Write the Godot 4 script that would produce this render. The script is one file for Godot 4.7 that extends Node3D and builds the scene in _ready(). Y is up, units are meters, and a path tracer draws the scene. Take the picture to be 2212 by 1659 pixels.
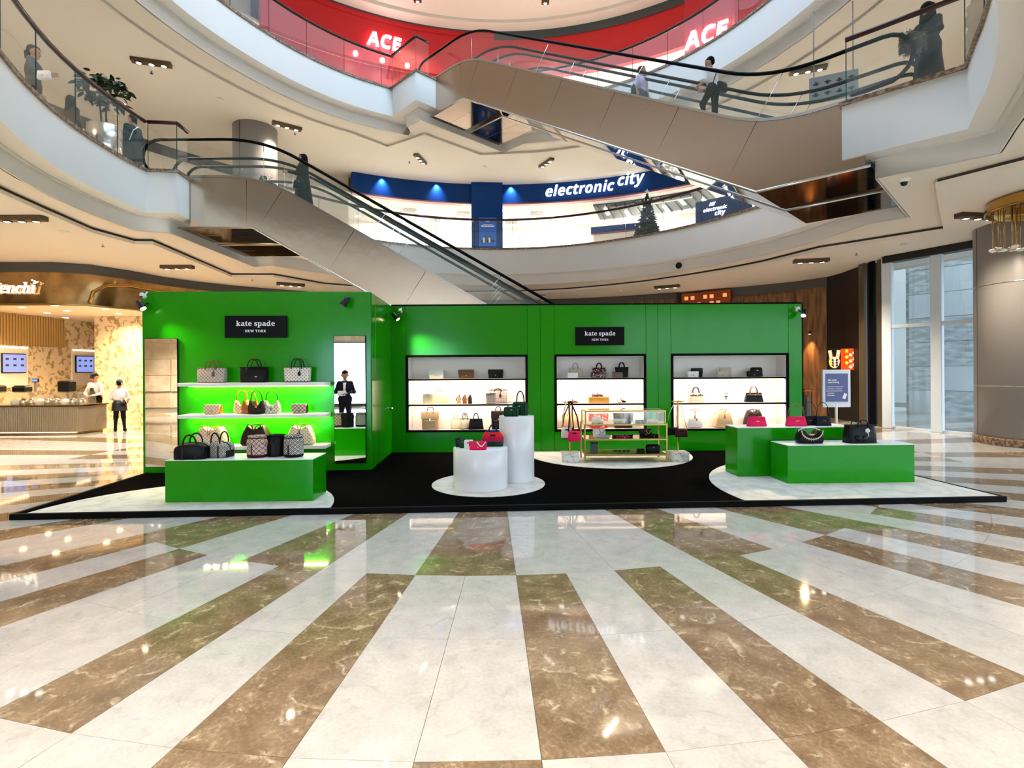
extends Node3D
# A mall atrium: a green handbag booth on a marble floor, two pairs of escalators, ring balconies. y up, metres; the camera stands at x = 0, z = 0 and looks along -z.

const C := Vector2(-0.28, 11.1)     # centre of the atrium in plan (x, distance in front of the camera)
const L2 := 6.5                     # floor heights
const L3 := 11.75
const DECK := 0.06                  # top of the booth's platform
var M := {}
var taken := {}
var cache := {}
var rng := RandomNumberGenerator.new()
const NTH := ["first", "second", "third", "fourth", "fifth", "sixth", "seventh", "eighth", "ninth", "tenth"]


func _ready() -> void:
	rng.seed = 7
	set_camera()
	set_light()
	make_materials()
	build_floor()
	build_shell()
	build_levels()
	build_escalators()
	build_booth()
	build_fixtures()
	build_shops()
	build_bags()
	build_people()
	build_small()


func set_camera() -> void:
	var cam := Camera3D.new()
	cam.name = "camera"
	cam.projection = Camera3D.PROJECTION_FRUSTUM
	cam.near = 0.1
	cam.far = 300.0
	cam.size = 2.0 * 0.1 * 829.5 / 1140.0
	cam.frustum_offset = Vector2(0.0, -0.1 * 29.5 / 1140.0)
	add_child(cam)
	cam.position = Vector3(0, 1.75, 0)
	cam.rotation.z = -0.006
	cam.current = true


func set_light() -> void:
	var we := WorldEnvironment.new()
	we.name = "environment"
	var e := Environment.new()
	e.background_mode = Environment.BG_SKY
	var sky := Sky.new()
	var sm := ProceduralSkyMaterial.new()
	sm.sky_top_color = Color(0.74, 0.87, 1.0)
	sm.sky_horizon_color = Color(0.90, 0.96, 1.0)
	sm.ground_bottom_color = Color(0.55, 0.56, 0.56)
	sm.ground_horizon_color = Color(0.8, 0.85, 0.88)
	sm.sky_energy_multiplier = 1.7
	sky.sky_material = sm
	e.sky = sky
	e.tonemap_mode = Environment.TONE_MAPPER_LINEAR
	e.tonemap_exposure = 1.68
	e.sdfgi_enabled = true
	e.ssao_enabled = true
	e.ssil_enabled = true
	we.environment = e
	add_child(we)


# ---------------------------------------------------------------- naming and tags
func numbered(n: String) -> String:
	var c: int = taken.get(n, 0)
	taken[n] = c + 1
	return n if c == 0 else "%s_%03d" % [n, c]


func tag(o: Node3D, label: String, category: String, group := "", kind := "") -> Node3D:
	if label != "":
		o.set_meta("label", label)
	if category != "":
		o.set_meta("category", category)
	if group != "":
		o.set_meta("group", group)
	if kind != "":
		o.set_meta("kind", kind)
	return o


func thing(called: String, label: String, category: String, at := Vector3.ZERO, yaw := 0.0, group := "") -> Node3D:
	var o := Node3D.new()
	o.name = numbered(called)
	add_child(o)
	o.position = at
	o.rotation.y = yaw
	tag(o, label, category, group)
	return o


func part(called: String, mesh: Mesh, mat: Material, parent: Node3D, at := Vector3.ZERO, rot := Vector3.ZERO) -> MeshInstance3D:
	var o := MeshInstance3D.new()
	o.name = called
	o.mesh = mesh
	o.material_override = mat
	parent.add_child(o, true)
	o.position = at
	o.rotation = rot
	return o


func single(called: String, mesh: Mesh, mat: Material, label: String, category: String, at := Vector3.ZERO, rot := Vector3.ZERO, group := "") -> MeshInstance3D:
	var o := part(numbered(called), mesh, mat, self, at, rot)
	tag(o, label, category, group)
	return o


func struct(called: String, mesh: Mesh, mat: Material, label: String, category: String, at := Vector3.ZERO, rot := Vector3.ZERO) -> MeshInstance3D:
	var o := part(numbered(called), mesh, mat, self, at, rot)
	tag(o, label, category, "", "structure")
	return o


# ---------------------------------------------------------------- shapes
func begin() -> SurfaceTool:
	var st := SurfaceTool.new()
	st.begin(Mesh.PRIMITIVE_TRIANGLES)
	return st


func done(st: SurfaceTool) -> ArrayMesh:
	st.generate_normals()
	return st.commit()


func quad(st: SurfaceTool, a: Vector3, b: Vector3, c: Vector3, d: Vector3) -> void:
	for p in [a, b, c, a, c, d]:
		st.add_vertex(p)


func add_box(st: SurfaceTool, c: Vector3, s: Vector3, b := 0.004, t := Transform3D()) -> void:
	st.set_smooth_group(-1)
	var h := s * 0.5
	b = minf(b, minf(h.x, minf(h.y, h.z)) * 0.9)
	var ax := [Vector3.RIGHT, Vector3.UP, Vector3.BACK]
	for i in 3:
		var n: Vector3 = ax[i]
		var u: Vector3 = ax[(i + 1) % 3]
		var v: Vector3 = ax[(i + 2) % 3]
		var hn: float = h[i]
		var hu: float = h[(i + 1) % 3]
		var hv: float = h[(i + 2) % 3]
		for sg in [-1.0, 1.0]:
			var f: Array = []
			for k in [[-1, -1], [-1, 1], [1, 1], [1, -1]]:
				f.append(t * (c + n * hn * sg + u * (hu - b) * k[0] + v * (hv - b) * k[1]))
			if sg > 0:
				quad(st, f[0], f[1], f[2], f[3])
			else:
				quad(st, f[3], f[2], f[1], f[0])
		if b > 0.0:
			for su in [-1.0, 1.0]:
				for sv in [-1.0, 1.0]:
					var p: Vector3 = u * hu * su + v * (hv - b) * sv
					var q: Vector3 = u * (hu - b) * su + v * hv * sv
					var n1 := n * (hn - b)
					var a0: Vector3 = t * (c + p - n1)
					var a1: Vector3 = t * (c + q - n1)
					var a2: Vector3 = t * (c + q + n1)
					var a3: Vector3 = t * (c + p + n1)
					if su * sv > 0:
						quad(st, a3, a2, a1, a0)
					else:
						quad(st, a0, a1, a2, a3)
	if b > 0.0:
		for sx in [-1.0, 1.0]:
			for sy in [-1.0, 1.0]:
				for sz in [-1.0, 1.0]:
					var a: Vector3 = t * (c + Vector3(h.x * sx, (h.y - b) * sy, (h.z - b) * sz))
					var d: Vector3 = t * (c + Vector3((h.x - b) * sx, h.y * sy, (h.z - b) * sz))
					var g: Vector3 = t * (c + Vector3((h.x - b) * sx, (h.y - b) * sy, h.z * sz))
					var o := [a, d, g] if sx * sy * sz < 0 else [a, g, d]
					for p in o:
						st.add_vertex(p)


func box(x: float, y: float, z: float, b := 0.004) -> ArrayMesh:
	var key := "b%.4f/%.4f/%.4f/%.4f" % [x, y, z, b]
	if not cache.has(key):
		var st := begin()
		add_box(st, Vector3.ZERO, Vector3(x, y, z), b)
		cache[key] = done(st)
	return cache[key]


func add_tube(st: SurfaceTool, pts: PackedVector3Array, r: float, n := 8, closed := false, flat := 1.0) -> void:
	st.set_smooth_group(0)
	var m := pts.size()
	var rings: Array = []
	var nrm := Vector3.ZERO
	for i in m:
		var t: Vector3
		if closed:
			t = (pts[(i + 1) % m] - pts[(i + m - 1) % m]).normalized()
		else:
			t = (pts[mini(i + 1, m - 1)] - pts[maxi(i - 1, 0)]).normalized()
		if nrm == Vector3.ZERO:
			nrm = t.cross(Vector3.UP if absf(t.y) < 0.9 else Vector3.RIGHT).normalized()
		else:
			nrm = (nrm - t * nrm.dot(t)).normalized()
		var bi := t.cross(nrm)
		var ring := PackedVector3Array()
		for k in n:
			var a := TAU * k / n
			ring.append(pts[i] + nrm * cos(a) * r + bi * sin(a) * r * flat)
		rings.append(ring)
	for i in (m if closed else m - 1):
		var p: PackedVector3Array = rings[i]
		var q: PackedVector3Array = rings[(i + 1) % m]
		for k in n:
			var k2 := (k + 1) % n
			quad(st, p[k], q[k], q[k2], p[k2])
	if not closed:
		for e in [0, m - 1]:
			var p: PackedVector3Array = rings[e]
			for k in n:
				st.add_vertex(pts[e])
				st.add_vertex(p[k] if e == 0 else p[(k + 1) % n])
				st.add_vertex(p[(k + 1) % n] if e == 0 else p[k])


func tube(pts: PackedVector3Array, r: float, n := 8, closed := false, flat := 1.0) -> ArrayMesh:
	var st := begin()
	add_tube(st, pts, r, n, closed, flat)
	return done(st)


func rod(a: Vector3, b: Vector3, r: float, n := 8) -> ArrayMesh:
	return tube(PackedVector3Array([a, b]), r, n)


func add_lathe(st: SurfaceTool, prof: Array, n := 24, c := Vector3.ZERO, ripple := 0.0, waves := 0) -> void:
	st.set_smooth_group(0)
	for i in prof.size() - 1:
		var a: Vector2 = prof[i]
		var b: Vector2 = prof[i + 1]
		for k in n:
			var t0 := TAU * k / n
			var t1 := TAU * (k + 1) / n
			var e0 := 1.0 + ripple * sin(t0 * waves)
			var e1 := 1.0 + ripple * sin(t1 * waves)
			var ra0 := a.x * e0
			var ra1 := a.x * e1
			var rb0 := b.x * e0
			var rb1 := b.x * e1
			quad(st, c + Vector3(cos(t0) * ra0, a.y, sin(t0) * ra0), c + Vector3(cos(t1) * ra1, a.y, sin(t1) * ra1), c + Vector3(cos(t1) * rb1, b.y, sin(t1) * rb1), c + Vector3(cos(t0) * rb0, b.y, sin(t0) * rb0))


func lathe(prof: Array, n := 24, ripple := 0.0, waves := 0) -> ArrayMesh:
	var st := begin()
	add_lathe(st, prof, n, Vector3.ZERO, ripple, waves)
	return done(st)


func cyl(r: float, y0: float, y1: float, n := 32, b := 0.006) -> ArrayMesh:
	return lathe([Vector2(0.0, y0), Vector2(r - b, y0), Vector2(r, y0 + b), Vector2(r, y1 - b), Vector2(r - b, y1), Vector2(0.0, y1)], n)


func add_loft(st: SurfaceTool, secs: Array, e := 5.0, n := 28) -> void:   # secs: [y, half width, half depth, x offset, z offset]
	st.set_smooth_group(0)
	var rings: Array = []
	for s in secs:
		var ring := PackedVector3Array()
		for k in n:
			var t := TAU * (k + 0.5) / n
			var cx := cos(t)
			var sx := sin(t)
			ring.append(Vector3(s[3] + s[1] * signf(cx) * pow(absf(cx), 2.0 / e), s[0], s[4] + s[2] * signf(sx) * pow(absf(sx), 2.0 / e)))
		rings.append(ring)
	for i in rings.size() - 1:
		var p: PackedVector3Array = rings[i]
		var q: PackedVector3Array = rings[i + 1]
		for k in n:
			var k2 := (k + 1) % n
			quad(st, p[k], p[k2], q[k2], q[k])
	for ei in [0, rings.size() - 1]:
		var p: PackedVector3Array = rings[ei]
		var s: Array = secs[ei]
		var c := Vector3(s[3], s[0], s[4])
		for k in n:
			st.add_vertex(c)
			st.add_vertex(p[(k + 1) % n] if ei == 0 else p[k])
			st.add_vertex(p[k] if ei == 0 else p[(k + 1) % n])


func loft(secs: Array, e := 5.0, n := 28) -> ArrayMesh:
	var st := begin()
	add_loft(st, secs, e, n)
	return done(st)


func add_pillow(st: SurfaceTool, outline: PackedVector2Array, depth: float, c: Vector2, puff := 0.14, z := 0.0) -> void:
	st.set_smooth_group(0)
	var lay := [[-0.5, 1.0 - puff], [-0.44, 1.0 - puff * 0.35], [-0.28, 1.0], [0.28, 1.0], [0.44, 1.0 - puff * 0.35], [0.5, 1.0 - puff]]
	var n := outline.size()
	for i in lay.size() - 1:
		for k in n:
			var k2 := (k + 1) % n
			var p0 := c + (outline[k] - c) * float(lay[i][1])
			var p1 := c + (outline[k2] - c) * float(lay[i][1])
			var q0 := c + (outline[k] - c) * float(lay[i + 1][1])
			var q1 := c + (outline[k2] - c) * float(lay[i + 1][1])
			var z0: float = z + lay[i][0] * depth
			var z1: float = z + lay[i + 1][0] * depth
			quad(st, Vector3(p0.x, p0.y, z0), Vector3(p1.x, p1.y, z0), Vector3(q1.x, q1.y, z1), Vector3(q0.x, q0.y, z1))
	var idx := Geometry2D.triangulate_polygon(outline)
	for sg in [-1.0, 1.0]:
		for i in idx:
			var p := c + (outline[i] - c) * (1.0 - puff)
			st.add_vertex(Vector3(p.x, p.y, z + sg * depth * 0.5))


func pillow(outline: PackedVector2Array, depth: float, c: Vector2, puff := 0.14) -> ArrayMesh:
	var st := begin()
	add_pillow(st, outline, depth, c, puff)
	return done(st)


func add_prism(st: SurfaceTool, poly: PackedVector2Array, y0: float, y1: float) -> void:   # poly in plan (x, distance)
	st.set_smooth_group(-1)
	var n := poly.size()
	for k in n:
		var a := poly[k]
		var b := poly[(k + 1) % n]
		quad(st, Vector3(a.x, y0, -a.y), Vector3(a.x, y1, -a.y), Vector3(b.x, y1, -b.y), Vector3(b.x, y0, -b.y))
	var idx := Geometry2D.triangulate_polygon(poly)
	for y in [y0, y1]:
		for i in idx:
			st.add_vertex(Vector3(poly[i].x, y, -poly[i].y))


func prism(poly: PackedVector2Array, y0: float, y1: float) -> ArrayMesh:
	var st := begin()
	add_prism(st, poly, y0, y1)
	return done(st)


func plan(p: Vector2, y: float) -> Vector3:
	return Vector3(p.x, y, -p.y)


func polar(th: float, r: float) -> Vector2:
	var t := deg_to_rad(th)
	return C + Vector2(sin(t), cos(t)) * r


func arc_pts(th0: float, th1: float, r: float, n: int) -> PackedVector2Array:
	var out := PackedVector2Array()
	for i in n + 1:
		out.append(polar(lerpf(th0, th1, float(i) / n), r))
	return out


func ring_r(ctrl: Array, th: float) -> float:
	for i in ctrl.size() - 1:
		var a: Vector2 = ctrl[i]
		var b: Vector2 = ctrl[i + 1]
		if th <= b.x:
			var t := clampf((th - a.x) / (b.x - a.x), 0.0, 1.0)
			return lerpf(a.y, b.y, t)
	return ctrl[-1].y


func ring_arc(ctrl: Array, th0: float, th1: float, step := 3.0) -> PackedVector2Array:
	var out := PackedVector2Array()
	var n := int(ceil((th1 - th0) / step))
	for i in n + 1:
		var th := lerpf(th0, th1, float(i) / n)
		var r := 0.0
		for k in 5:
			r += ring_r(ctrl, th + (k - 2) * 4.0) * 0.2
		out.append(polar(th, r))
	return out


func offset_line(line: PackedVector2Array, o: float, closed: bool) -> PackedVector2Array:   # away from the void
	var out := PackedVector2Array()
	var n := line.size()
	for i in n:
		var t0 := Vector2.ZERO
		var t1 := Vector2.ZERO
		if closed or i > 0:
			t0 = (line[i] - line[(i + n - 1) % n]).normalized()
		if closed or i < n - 1:
			t1 = (line[(i + 1) % n] - line[i]).normalized()
		if t0 == Vector2.ZERO:
			t0 = t1
		if t1 == Vector2.ZERO:
			t1 = t0
		var n0 := Vector2(-t0.y, t0.x)
		var n1 := Vector2(-t1.y, t1.x)
		var m := (n0 + n1).normalized()
		out.append(line[i] + m * o / maxf(0.35, m.dot(n0)))
	return out


func add_sweep(st: SurfaceTool, line: PackedVector2Array, prof: Array, closed: bool) -> void:   # prof: Vector2(offset, height)
	var lines: Array = []
	for p in prof:
		lines.append(offset_line(line, p.x, closed))
	var n := line.size()
	for i in prof.size() - 1:
		st.set_smooth_group(i + 1)
		var a: PackedVector2Array = lines[i]
		var b: PackedVector2Array = lines[i + 1]
		for k in (n if closed else n - 1):
			var k2 := (k + 1) % n
			quad(st, plan(a[k], prof[i].y), plan(b[k], prof[i + 1].y), plan(b[k2], prof[i + 1].y), plan(a[k2], prof[i].y))


func sweep(line: PackedVector2Array, prof: Array, closed := false) -> ArrayMesh:
	var st := begin()
	add_sweep(st, line, prof, closed)
	return done(st)


func add_apron(st: SurfaceTool, line: PackedVector2Array, y: float, r: float) -> void:   # flat ring from a closed line out to a big circle
	st.set_smooth_group(-1)
	var n := line.size()
	for k in n:
		var a := line[k]
		var b := line[(k + 1) % n]
		quad(st, plan(a, y), plan(rim(a, r), y), plan(rim(b, r), y), plan(b, y))


func rim(p: Vector2, r: float) -> Vector2:   # where a slab ends: at the outer walls and window walls
	var d := (p - C).normalized()
	var th := rad_to_deg(atan2(d.x, d.y))
	if d.x > 0.0:
		r = minf(r, (16.6 - C.x) / d.x)
	if d.y < 0.0:
		r = minf(r, (C.y + 9.6) / -d.y)
	if th > 56.0 and th < 97.0:
		r = minf(r, 14.6)
	return C + d * maxf(r, 0.5)


func add_arc_slab(st: SurfaceTool, th0: float, th1: float, r0: float, r1: float, y0: float, y1: float, n: int) -> void:   # a curved block
	for i in n:
		var a0 := lerpf(th0, th1, float(i) / n)
		var a1 := lerpf(th0, th1, float(i + 1) / n)
		var p := [polar(a0, r0), polar(a1, r0), polar(a1, r1), polar(a0, r1)]
		st.set_smooth_group(1)
		quad(st, plan(p[0], y0), plan(p[0], y1), plan(p[1], y1), plan(p[1], y0))
		st.set_smooth_group(2)
		quad(st, plan(p[2], y0), plan(p[2], y1), plan(p[3], y1), plan(p[3], y0))
		st.set_smooth_group(-1)
		quad(st, plan(p[0], y1), plan(p[3], y1), plan(p[2], y1), plan(p[1], y1))
		quad(st, plan(p[0], y0), plan(p[1], y0), plan(p[2], y0), plan(p[3], y0))
	st.set_smooth_group(-1)
	for a in [th0, th1]:
		quad(st, plan(polar(a, r0), y0), plan(polar(a, r0), y1), plan(polar(a, r1), y1), plan(polar(a, r1), y0))


func arc_slab(th0: float, th1: float, r0: float, r1: float, y0: float, y1: float, n := 24) -> ArrayMesh:
	var st := begin()
	add_arc_slab(st, th0, th1, r0, r1, y0, y1, n)
	return done(st)


func letters(text: String, size: float, depth: float, serif := false, bold := true, shear := 0.0, spacing := 0) -> ArrayMesh:
	var tm := TextMesh.new()
	var f := SystemFont.new()
	f.font_names = PackedStringArray(["Droid Serif" if serif else "Droid Sans"])
	f.font_weight = 700 if bold else 400
	var fv := FontVariation.new()
	fv.base_font = f
	fv.spacing_glyph = spacing
	tm.font = fv
	tm.font_size = 64
	tm.pixel_size = size / 64.0
	tm.depth = depth
	tm.curve_step = 2.0
	tm.text = text
	var out := ArrayMesh.new()
	for s in tm.get_surface_count():
		var arr := tm.surface_get_arrays(s)
		var v: PackedVector3Array = arr[Mesh.ARRAY_VERTEX]
		for i in v.size():
			v[i].x += v[i].y * shear
		var a2 := []
		a2.resize(Mesh.ARRAY_MAX)
		a2[Mesh.ARRAY_VERTEX] = v
		a2[Mesh.ARRAY_NORMAL] = arr[Mesh.ARRAY_NORMAL]
		a2[Mesh.ARRAY_INDEX] = arr[Mesh.ARRAY_INDEX]
		out.add_surface_from_arrays(Mesh.PRIMITIVE_TRIANGLES, a2)
	return out


# ---------------------------------------------------------------- materials
func mat(called: String, c: Color, rough := 0.6, metal := 0.0, spec := 0.5) -> StandardMaterial3D:
	var m := StandardMaterial3D.new()
	m.resource_name = called
	m.albedo_color = c
	m.roughness = rough
	m.metallic = metal
	m.metallic_specular = spec
	m.cull_mode = BaseMaterial3D.CULL_DISABLED
	M[called] = m
	return m


func glow(called: String, c: Color, e: float) -> StandardMaterial3D:
	var m := mat(called, c, 0.5)
	m.emission_enabled = true
	m.emission = c
	m.emission_energy_multiplier = e
	return m


func tri(m: StandardMaterial3D, t: Texture2D, per_metre: float, world := false) -> StandardMaterial3D:
	m.albedo_texture = t
	m.uv1_triplanar = true
	m.uv1_world_triplanar = world
	m.uv1_scale = Vector3.ONE * per_metre
	m.uv1_triplanar_sharpness = 4.0
	return m


func noise(seed_: int, freq: float, kind := FastNoiseLite.TYPE_SIMPLEX_SMOOTH, fractal := FastNoiseLite.FRACTAL_FBM, oct := 4, warp := 0.0) -> FastNoiseLite:
	var n := FastNoiseLite.new()
	n.seed = seed_
	n.noise_type = kind
	n.frequency = freq
	n.fractal_type = fractal
	n.fractal_octaves = oct
	if warp > 0.0:
		n.domain_warp_enabled = true
		n.domain_warp_amplitude = warp
		n.domain_warp_frequency = freq * 0.8
		n.domain_warp_fractal_octaves = 3
	return n


func noise_tex(n: FastNoiseLite, ramp: Array, size := 512, normal := false, bump := 4.0) -> NoiseTexture2D:
	var t := NoiseTexture2D.new()
	t.width = size
	t.height = size
	t.seamless = true
	t.noise = n
	if normal:
		t.as_normal_map = true
		t.bump_strength = bump
	elif ramp.size() > 0:
		var g := Gradient.new()
		var offs := PackedFloat32Array()
		var cols := PackedColorArray()
		for r in ramp:
			offs.append(r[0])
			cols.append(r[1])
		g.offsets = offs
		g.colors = cols
		t.color_ramp = g
	return t


func marble(seed_: int, dark: bool) -> ImageTexture:   # mottled stone with thin veins that cross it
	var s := 640
	var a := noise(seed_, 0.011, FastNoiseLite.TYPE_SIMPLEX_SMOOTH, FastNoiseLite.FRACTAL_FBM, 5, 40.0).get_seamless_image(s, s)
	var b := noise(seed_ + 11, 0.006, FastNoiseLite.TYPE_SIMPLEX_SMOOTH, FastNoiseLite.FRACTAL_RIDGED, 4, 70.0).get_seamless_image(s, s, false, false, 0.1, false)
	var d := noise(seed_ + 23, 0.028, FastNoiseLite.TYPE_SIMPLEX_SMOOTH, FastNoiseLite.FRACTAL_RIDGED, 3, 26.0).get_seamless_image(s, s, false, false, 0.1, false)
	var n8 := noise(seed_ + 31, 0.09, FastNoiseLite.TYPE_SIMPLEX_SMOOTH, FastNoiseLite.FRACTAL_FBM, 3).get_seamless_image(s, s)
	var da := a.get_data()
	var db := b.get_data()
	var dd := d.get_data()
	var dn := n8.get_data()
	var out := PackedByteArray()
	out.resize(s * s * 3)
	var c0 := Color(0.43, 0.35, 0.265) if dark else Color(0.71, 0.70, 0.68)
	var c1 := Color(0.61, 0.52, 0.41) if dark else Color(0.81, 0.80, 0.78)
	var vein := Color(0.86, 0.81, 0.71) if dark else Color(0.62, 0.60, 0.58)
	for i in s * s:
		var f := da[i] / 255.0
		var v1 := clampf((db[i] / 255.0 - 0.80) / 0.16, 0.0, 1.0)
		var v2 := clampf((dd[i] / 255.0 - 0.74) / 0.22, 0.0, 1.0)
		var w := clampf(v1 * (0.75 if dark else 0.38) + v2 * f * (0.62 if dark else 0.22), 0.0, 1.0)
		var col := c0.lerp(c1, clampf(f * 0.8 + (dn[i] / 255.0 - 0.5) * 0.55 + 0.1, 0.0, 1.0)).lerp(vein, w)
		out[i * 3] = int(col.r * 255.0)
		out[i * 3 + 1] = int(col.g * 255.0)
		out[i * 3 + 2] = int(col.b * 255.0)
	return ImageTexture.create_from_image(Image.create_from_data(s, s, false, Image.FORMAT_RGB8, out))


func drawn(w: int, h: int, fn: Callable) -> ImageTexture:
	var im := Image.create(w, h, false, Image.FORMAT_RGB8)
	for y in h:
		for x in w:
			im.set_pixel(x, y, fn.call(x, y))
	return ImageTexture.create_from_image(im)


func lattice(ground: Color, line: Color, heart: Color) -> ImageTexture:   # diamond lattice with a small mark in each diamond
	return drawn(128, 128, func(x: int, y: int) -> Color:
		var u := absf(fposmod(x / 64.0, 1.0) - 0.5) * 2.0
		var v := absf(fposmod(y / 64.0, 1.0) - 0.5) * 2.0
		var e := absf(u + v - 1.0)
		var c0 := minf(u + v, 2.0 - u - v)
		if e < 0.17:
			return line
		if c0 < 0.42 and c0 > 0.16:
			return heart
		return ground)


func spots(ground: Color, a: Color, b: Color, seed_: int, n := 46, s := 256) -> ImageTexture:   # scattered petals
	var im := Image.create(s, s, false, Image.FORMAT_RGB8)
	im.fill(ground)
	var r := RandomNumberGenerator.new()
	r.seed = seed_
	for i in n:
		var cx := r.randi_range(0, s)
		var cy := r.randi_range(0, s)
		var rad := r.randf_range(7.0, 17.0)
		var col := a if r.randf() < 0.65 else b
		var ph := r.randf() * TAU
		for y in range(-20, 21):
			for x in range(-20, 21):
				var an := atan2(y, x)
				if Vector2(x, y).length() < rad * (0.72 + 0.28 * sin(an * 5.0 + ph)):
					im.set_pixel(posmod(cx + x, s), posmod(cy + y, s), col)
	return ImageTexture.create_from_image(im)


func plaid(ground: Color, line: Color) -> ImageTexture:
	return drawn(96, 96, func(x: int, y: int) -> Color:
		var k := 0.0
		for q in [x, y]:
			var m := posmod(q, 48)
			if m < 12:
				k += 0.35 if m % 3 == 0 else 0.16
			elif m % 8 == 0:
				k += 0.18
		return ground.lerp(line, clampf(k, 0.0, 1.0)))


func make_materials() -> void:
	mat("white_paint", Color(0.935, 0.925, 0.905), 0.55)
	mat("cream_paint", Color(0.90, 0.85, 0.76), 0.6)
	mat("ceiling_paint", Color(0.935, 0.90, 0.845), 0.7)
	mat("groove", Color(0.24, 0.2, 0.18), 0.6)
	mat("dark_band", Color(0.30, 0.29, 0.28), 0.55)
	mat("grout", Color(0.42, 0.38, 0.33), 0.6)
	for i in 3:
		var dm := mat("brown_marble_%d" % i, Color.WHITE, 0.045, 0.0, 0.6)
		dm.albedo_texture = marble(100 + i * 17, true)
		var lm := mat("white_marble_%d" % i, Color.WHITE, 0.045, 0.0, 0.6)
		lm.albedo_texture = marble(300 + i * 17, false)
	var gr := mat("granite", Color.WHITE, 0.3)
	tri(gr, noise_tex(noise(5, 0.05), [[0.25, Color(0.33, 0.25, 0.19)], [0.55, Color(0.55, 0.45, 0.36)], [0.8, Color(0.68, 0.6, 0.5)]], 256), 0.9, true)
	mat("rail_wood", Color(0.24, 0.08, 0.06), 0.25)
	var gl := mat("glass", Color(0.86, 0.96, 0.93, 0.05), 0.0)
	gl.transparency = BaseMaterial3D.TRANSPARENCY_ALPHA
	mat("glass_edge", Color(0.10, 0.28, 0.25), 0.15)
	var stl := mat("steel", Color(0.90, 0.84, 0.77), 0.24, 1.0)
	stl.normal_enabled = true
	stl.normal_texture = noise_tex(noise(9, 0.02), [], 256, true, 1.2)
	stl.normal_scale = 0.18
	stl.uv1_triplanar = true
	stl.uv1_scale = Vector3(0.25, 0.25, 0.25)
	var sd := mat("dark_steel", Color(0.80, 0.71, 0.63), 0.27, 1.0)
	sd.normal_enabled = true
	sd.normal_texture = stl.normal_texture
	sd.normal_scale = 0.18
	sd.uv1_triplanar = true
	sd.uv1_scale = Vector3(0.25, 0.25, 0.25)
	mat("steel_trim", Color(0.86, 0.85, 0.83), 0.22, 1.0)
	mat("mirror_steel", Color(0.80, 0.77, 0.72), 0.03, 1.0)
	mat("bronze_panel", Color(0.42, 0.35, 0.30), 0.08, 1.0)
	mat("handrail_rubber", Color(0.02, 0.02, 0.022), 0.5, 0.0, 0.2)
	mat("step_metal", Color(0.42, 0.43, 0.43), 0.4, 0.8)
	mat("chrome", Color(0.9, 0.9, 0.9), 0.08, 1.0)
	# booth
	var gp := mat("green_panel", Color(0.08, 0.56, 0.0), 0.2, 0.0, 0.3)
	gp.clearcoat_enabled = true
	gp.clearcoat = 0.2
	gp.clearcoat_roughness = 0.1
	mat("green_dark_gap", Color(0.005, 0.10, 0.005), 0.5)
	mat("shelf_white", Color(0.95, 0.95, 0.95), 0.35)
	mat("niche_white", Color(0.92, 0.90, 0.88), 0.6)
	mat("black_frame", Color(0.018, 0.018, 0.022), 0.6, 0.0, 0.2)
	var cp := mat("black_carpet", Color(0.022, 0.02, 0.02), 1.0, 0.0, 0.1)
	cp.normal_enabled = true
	cp.normal_texture = noise_tex(noise(4, 0.12), [], 256, true, 8.0)
	cp.uv1_triplanar = true
	cp.uv1_scale = Vector3.ONE * 1.5
	var rg := mat("pale_rug", Color.WHITE, 0.55)
	tri(rg, noise_tex(noise(6, 0.02, FastNoiseLite.TYPE_SIMPLEX_SMOOTH, FastNoiseLite.FRACTAL_FBM, 5, 50.0), [[0.2, Color(0.80, 0.785, 0.75)], [0.5, Color(0.86, 0.85, 0.82)], [0.8, Color(0.89, 0.885, 0.86)]], 512), 0.35, true)
	var wm := mat("white_marble_block", Color.WHITE, 0.2)
	tri(wm, noise_tex(noise(8, 0.012, FastNoiseLite.TYPE_SIMPLEX_SMOOTH, FastNoiseLite.FRACTAL_RIDGED, 4, 60.0), [[0.0, Color(0.93, 0.93, 0.92)], [0.7, Color(0.88, 0.88, 0.87)], [0.9, Color(0.45, 0.45, 0.46)]], 256), 2.0, false)
	mat("podium_white", Color(0.90, 0.91, 0.93), 0.25)
	mat("sign_black", Color(0.025, 0.025, 0.045), 0.5, 0.0, 0.25)
	mat("letter_white", Color(0.97, 0.97, 0.97), 0.5)
	mat("mirror", Color(0.93, 0.94, 0.94), 0.0, 1.0)
	mat("brass", Color(0.80, 0.66, 0.38), 0.22, 1.0)
	mat("gold", Color(0.74, 0.58, 0.32), 0.2, 1.0)
	mat("brushed_gold", Color(0.72, 0.62, 0.36), 0.3, 0.9)
	mat("olive_glass", Color(0.55, 0.52, 0.30), 0.12)
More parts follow.
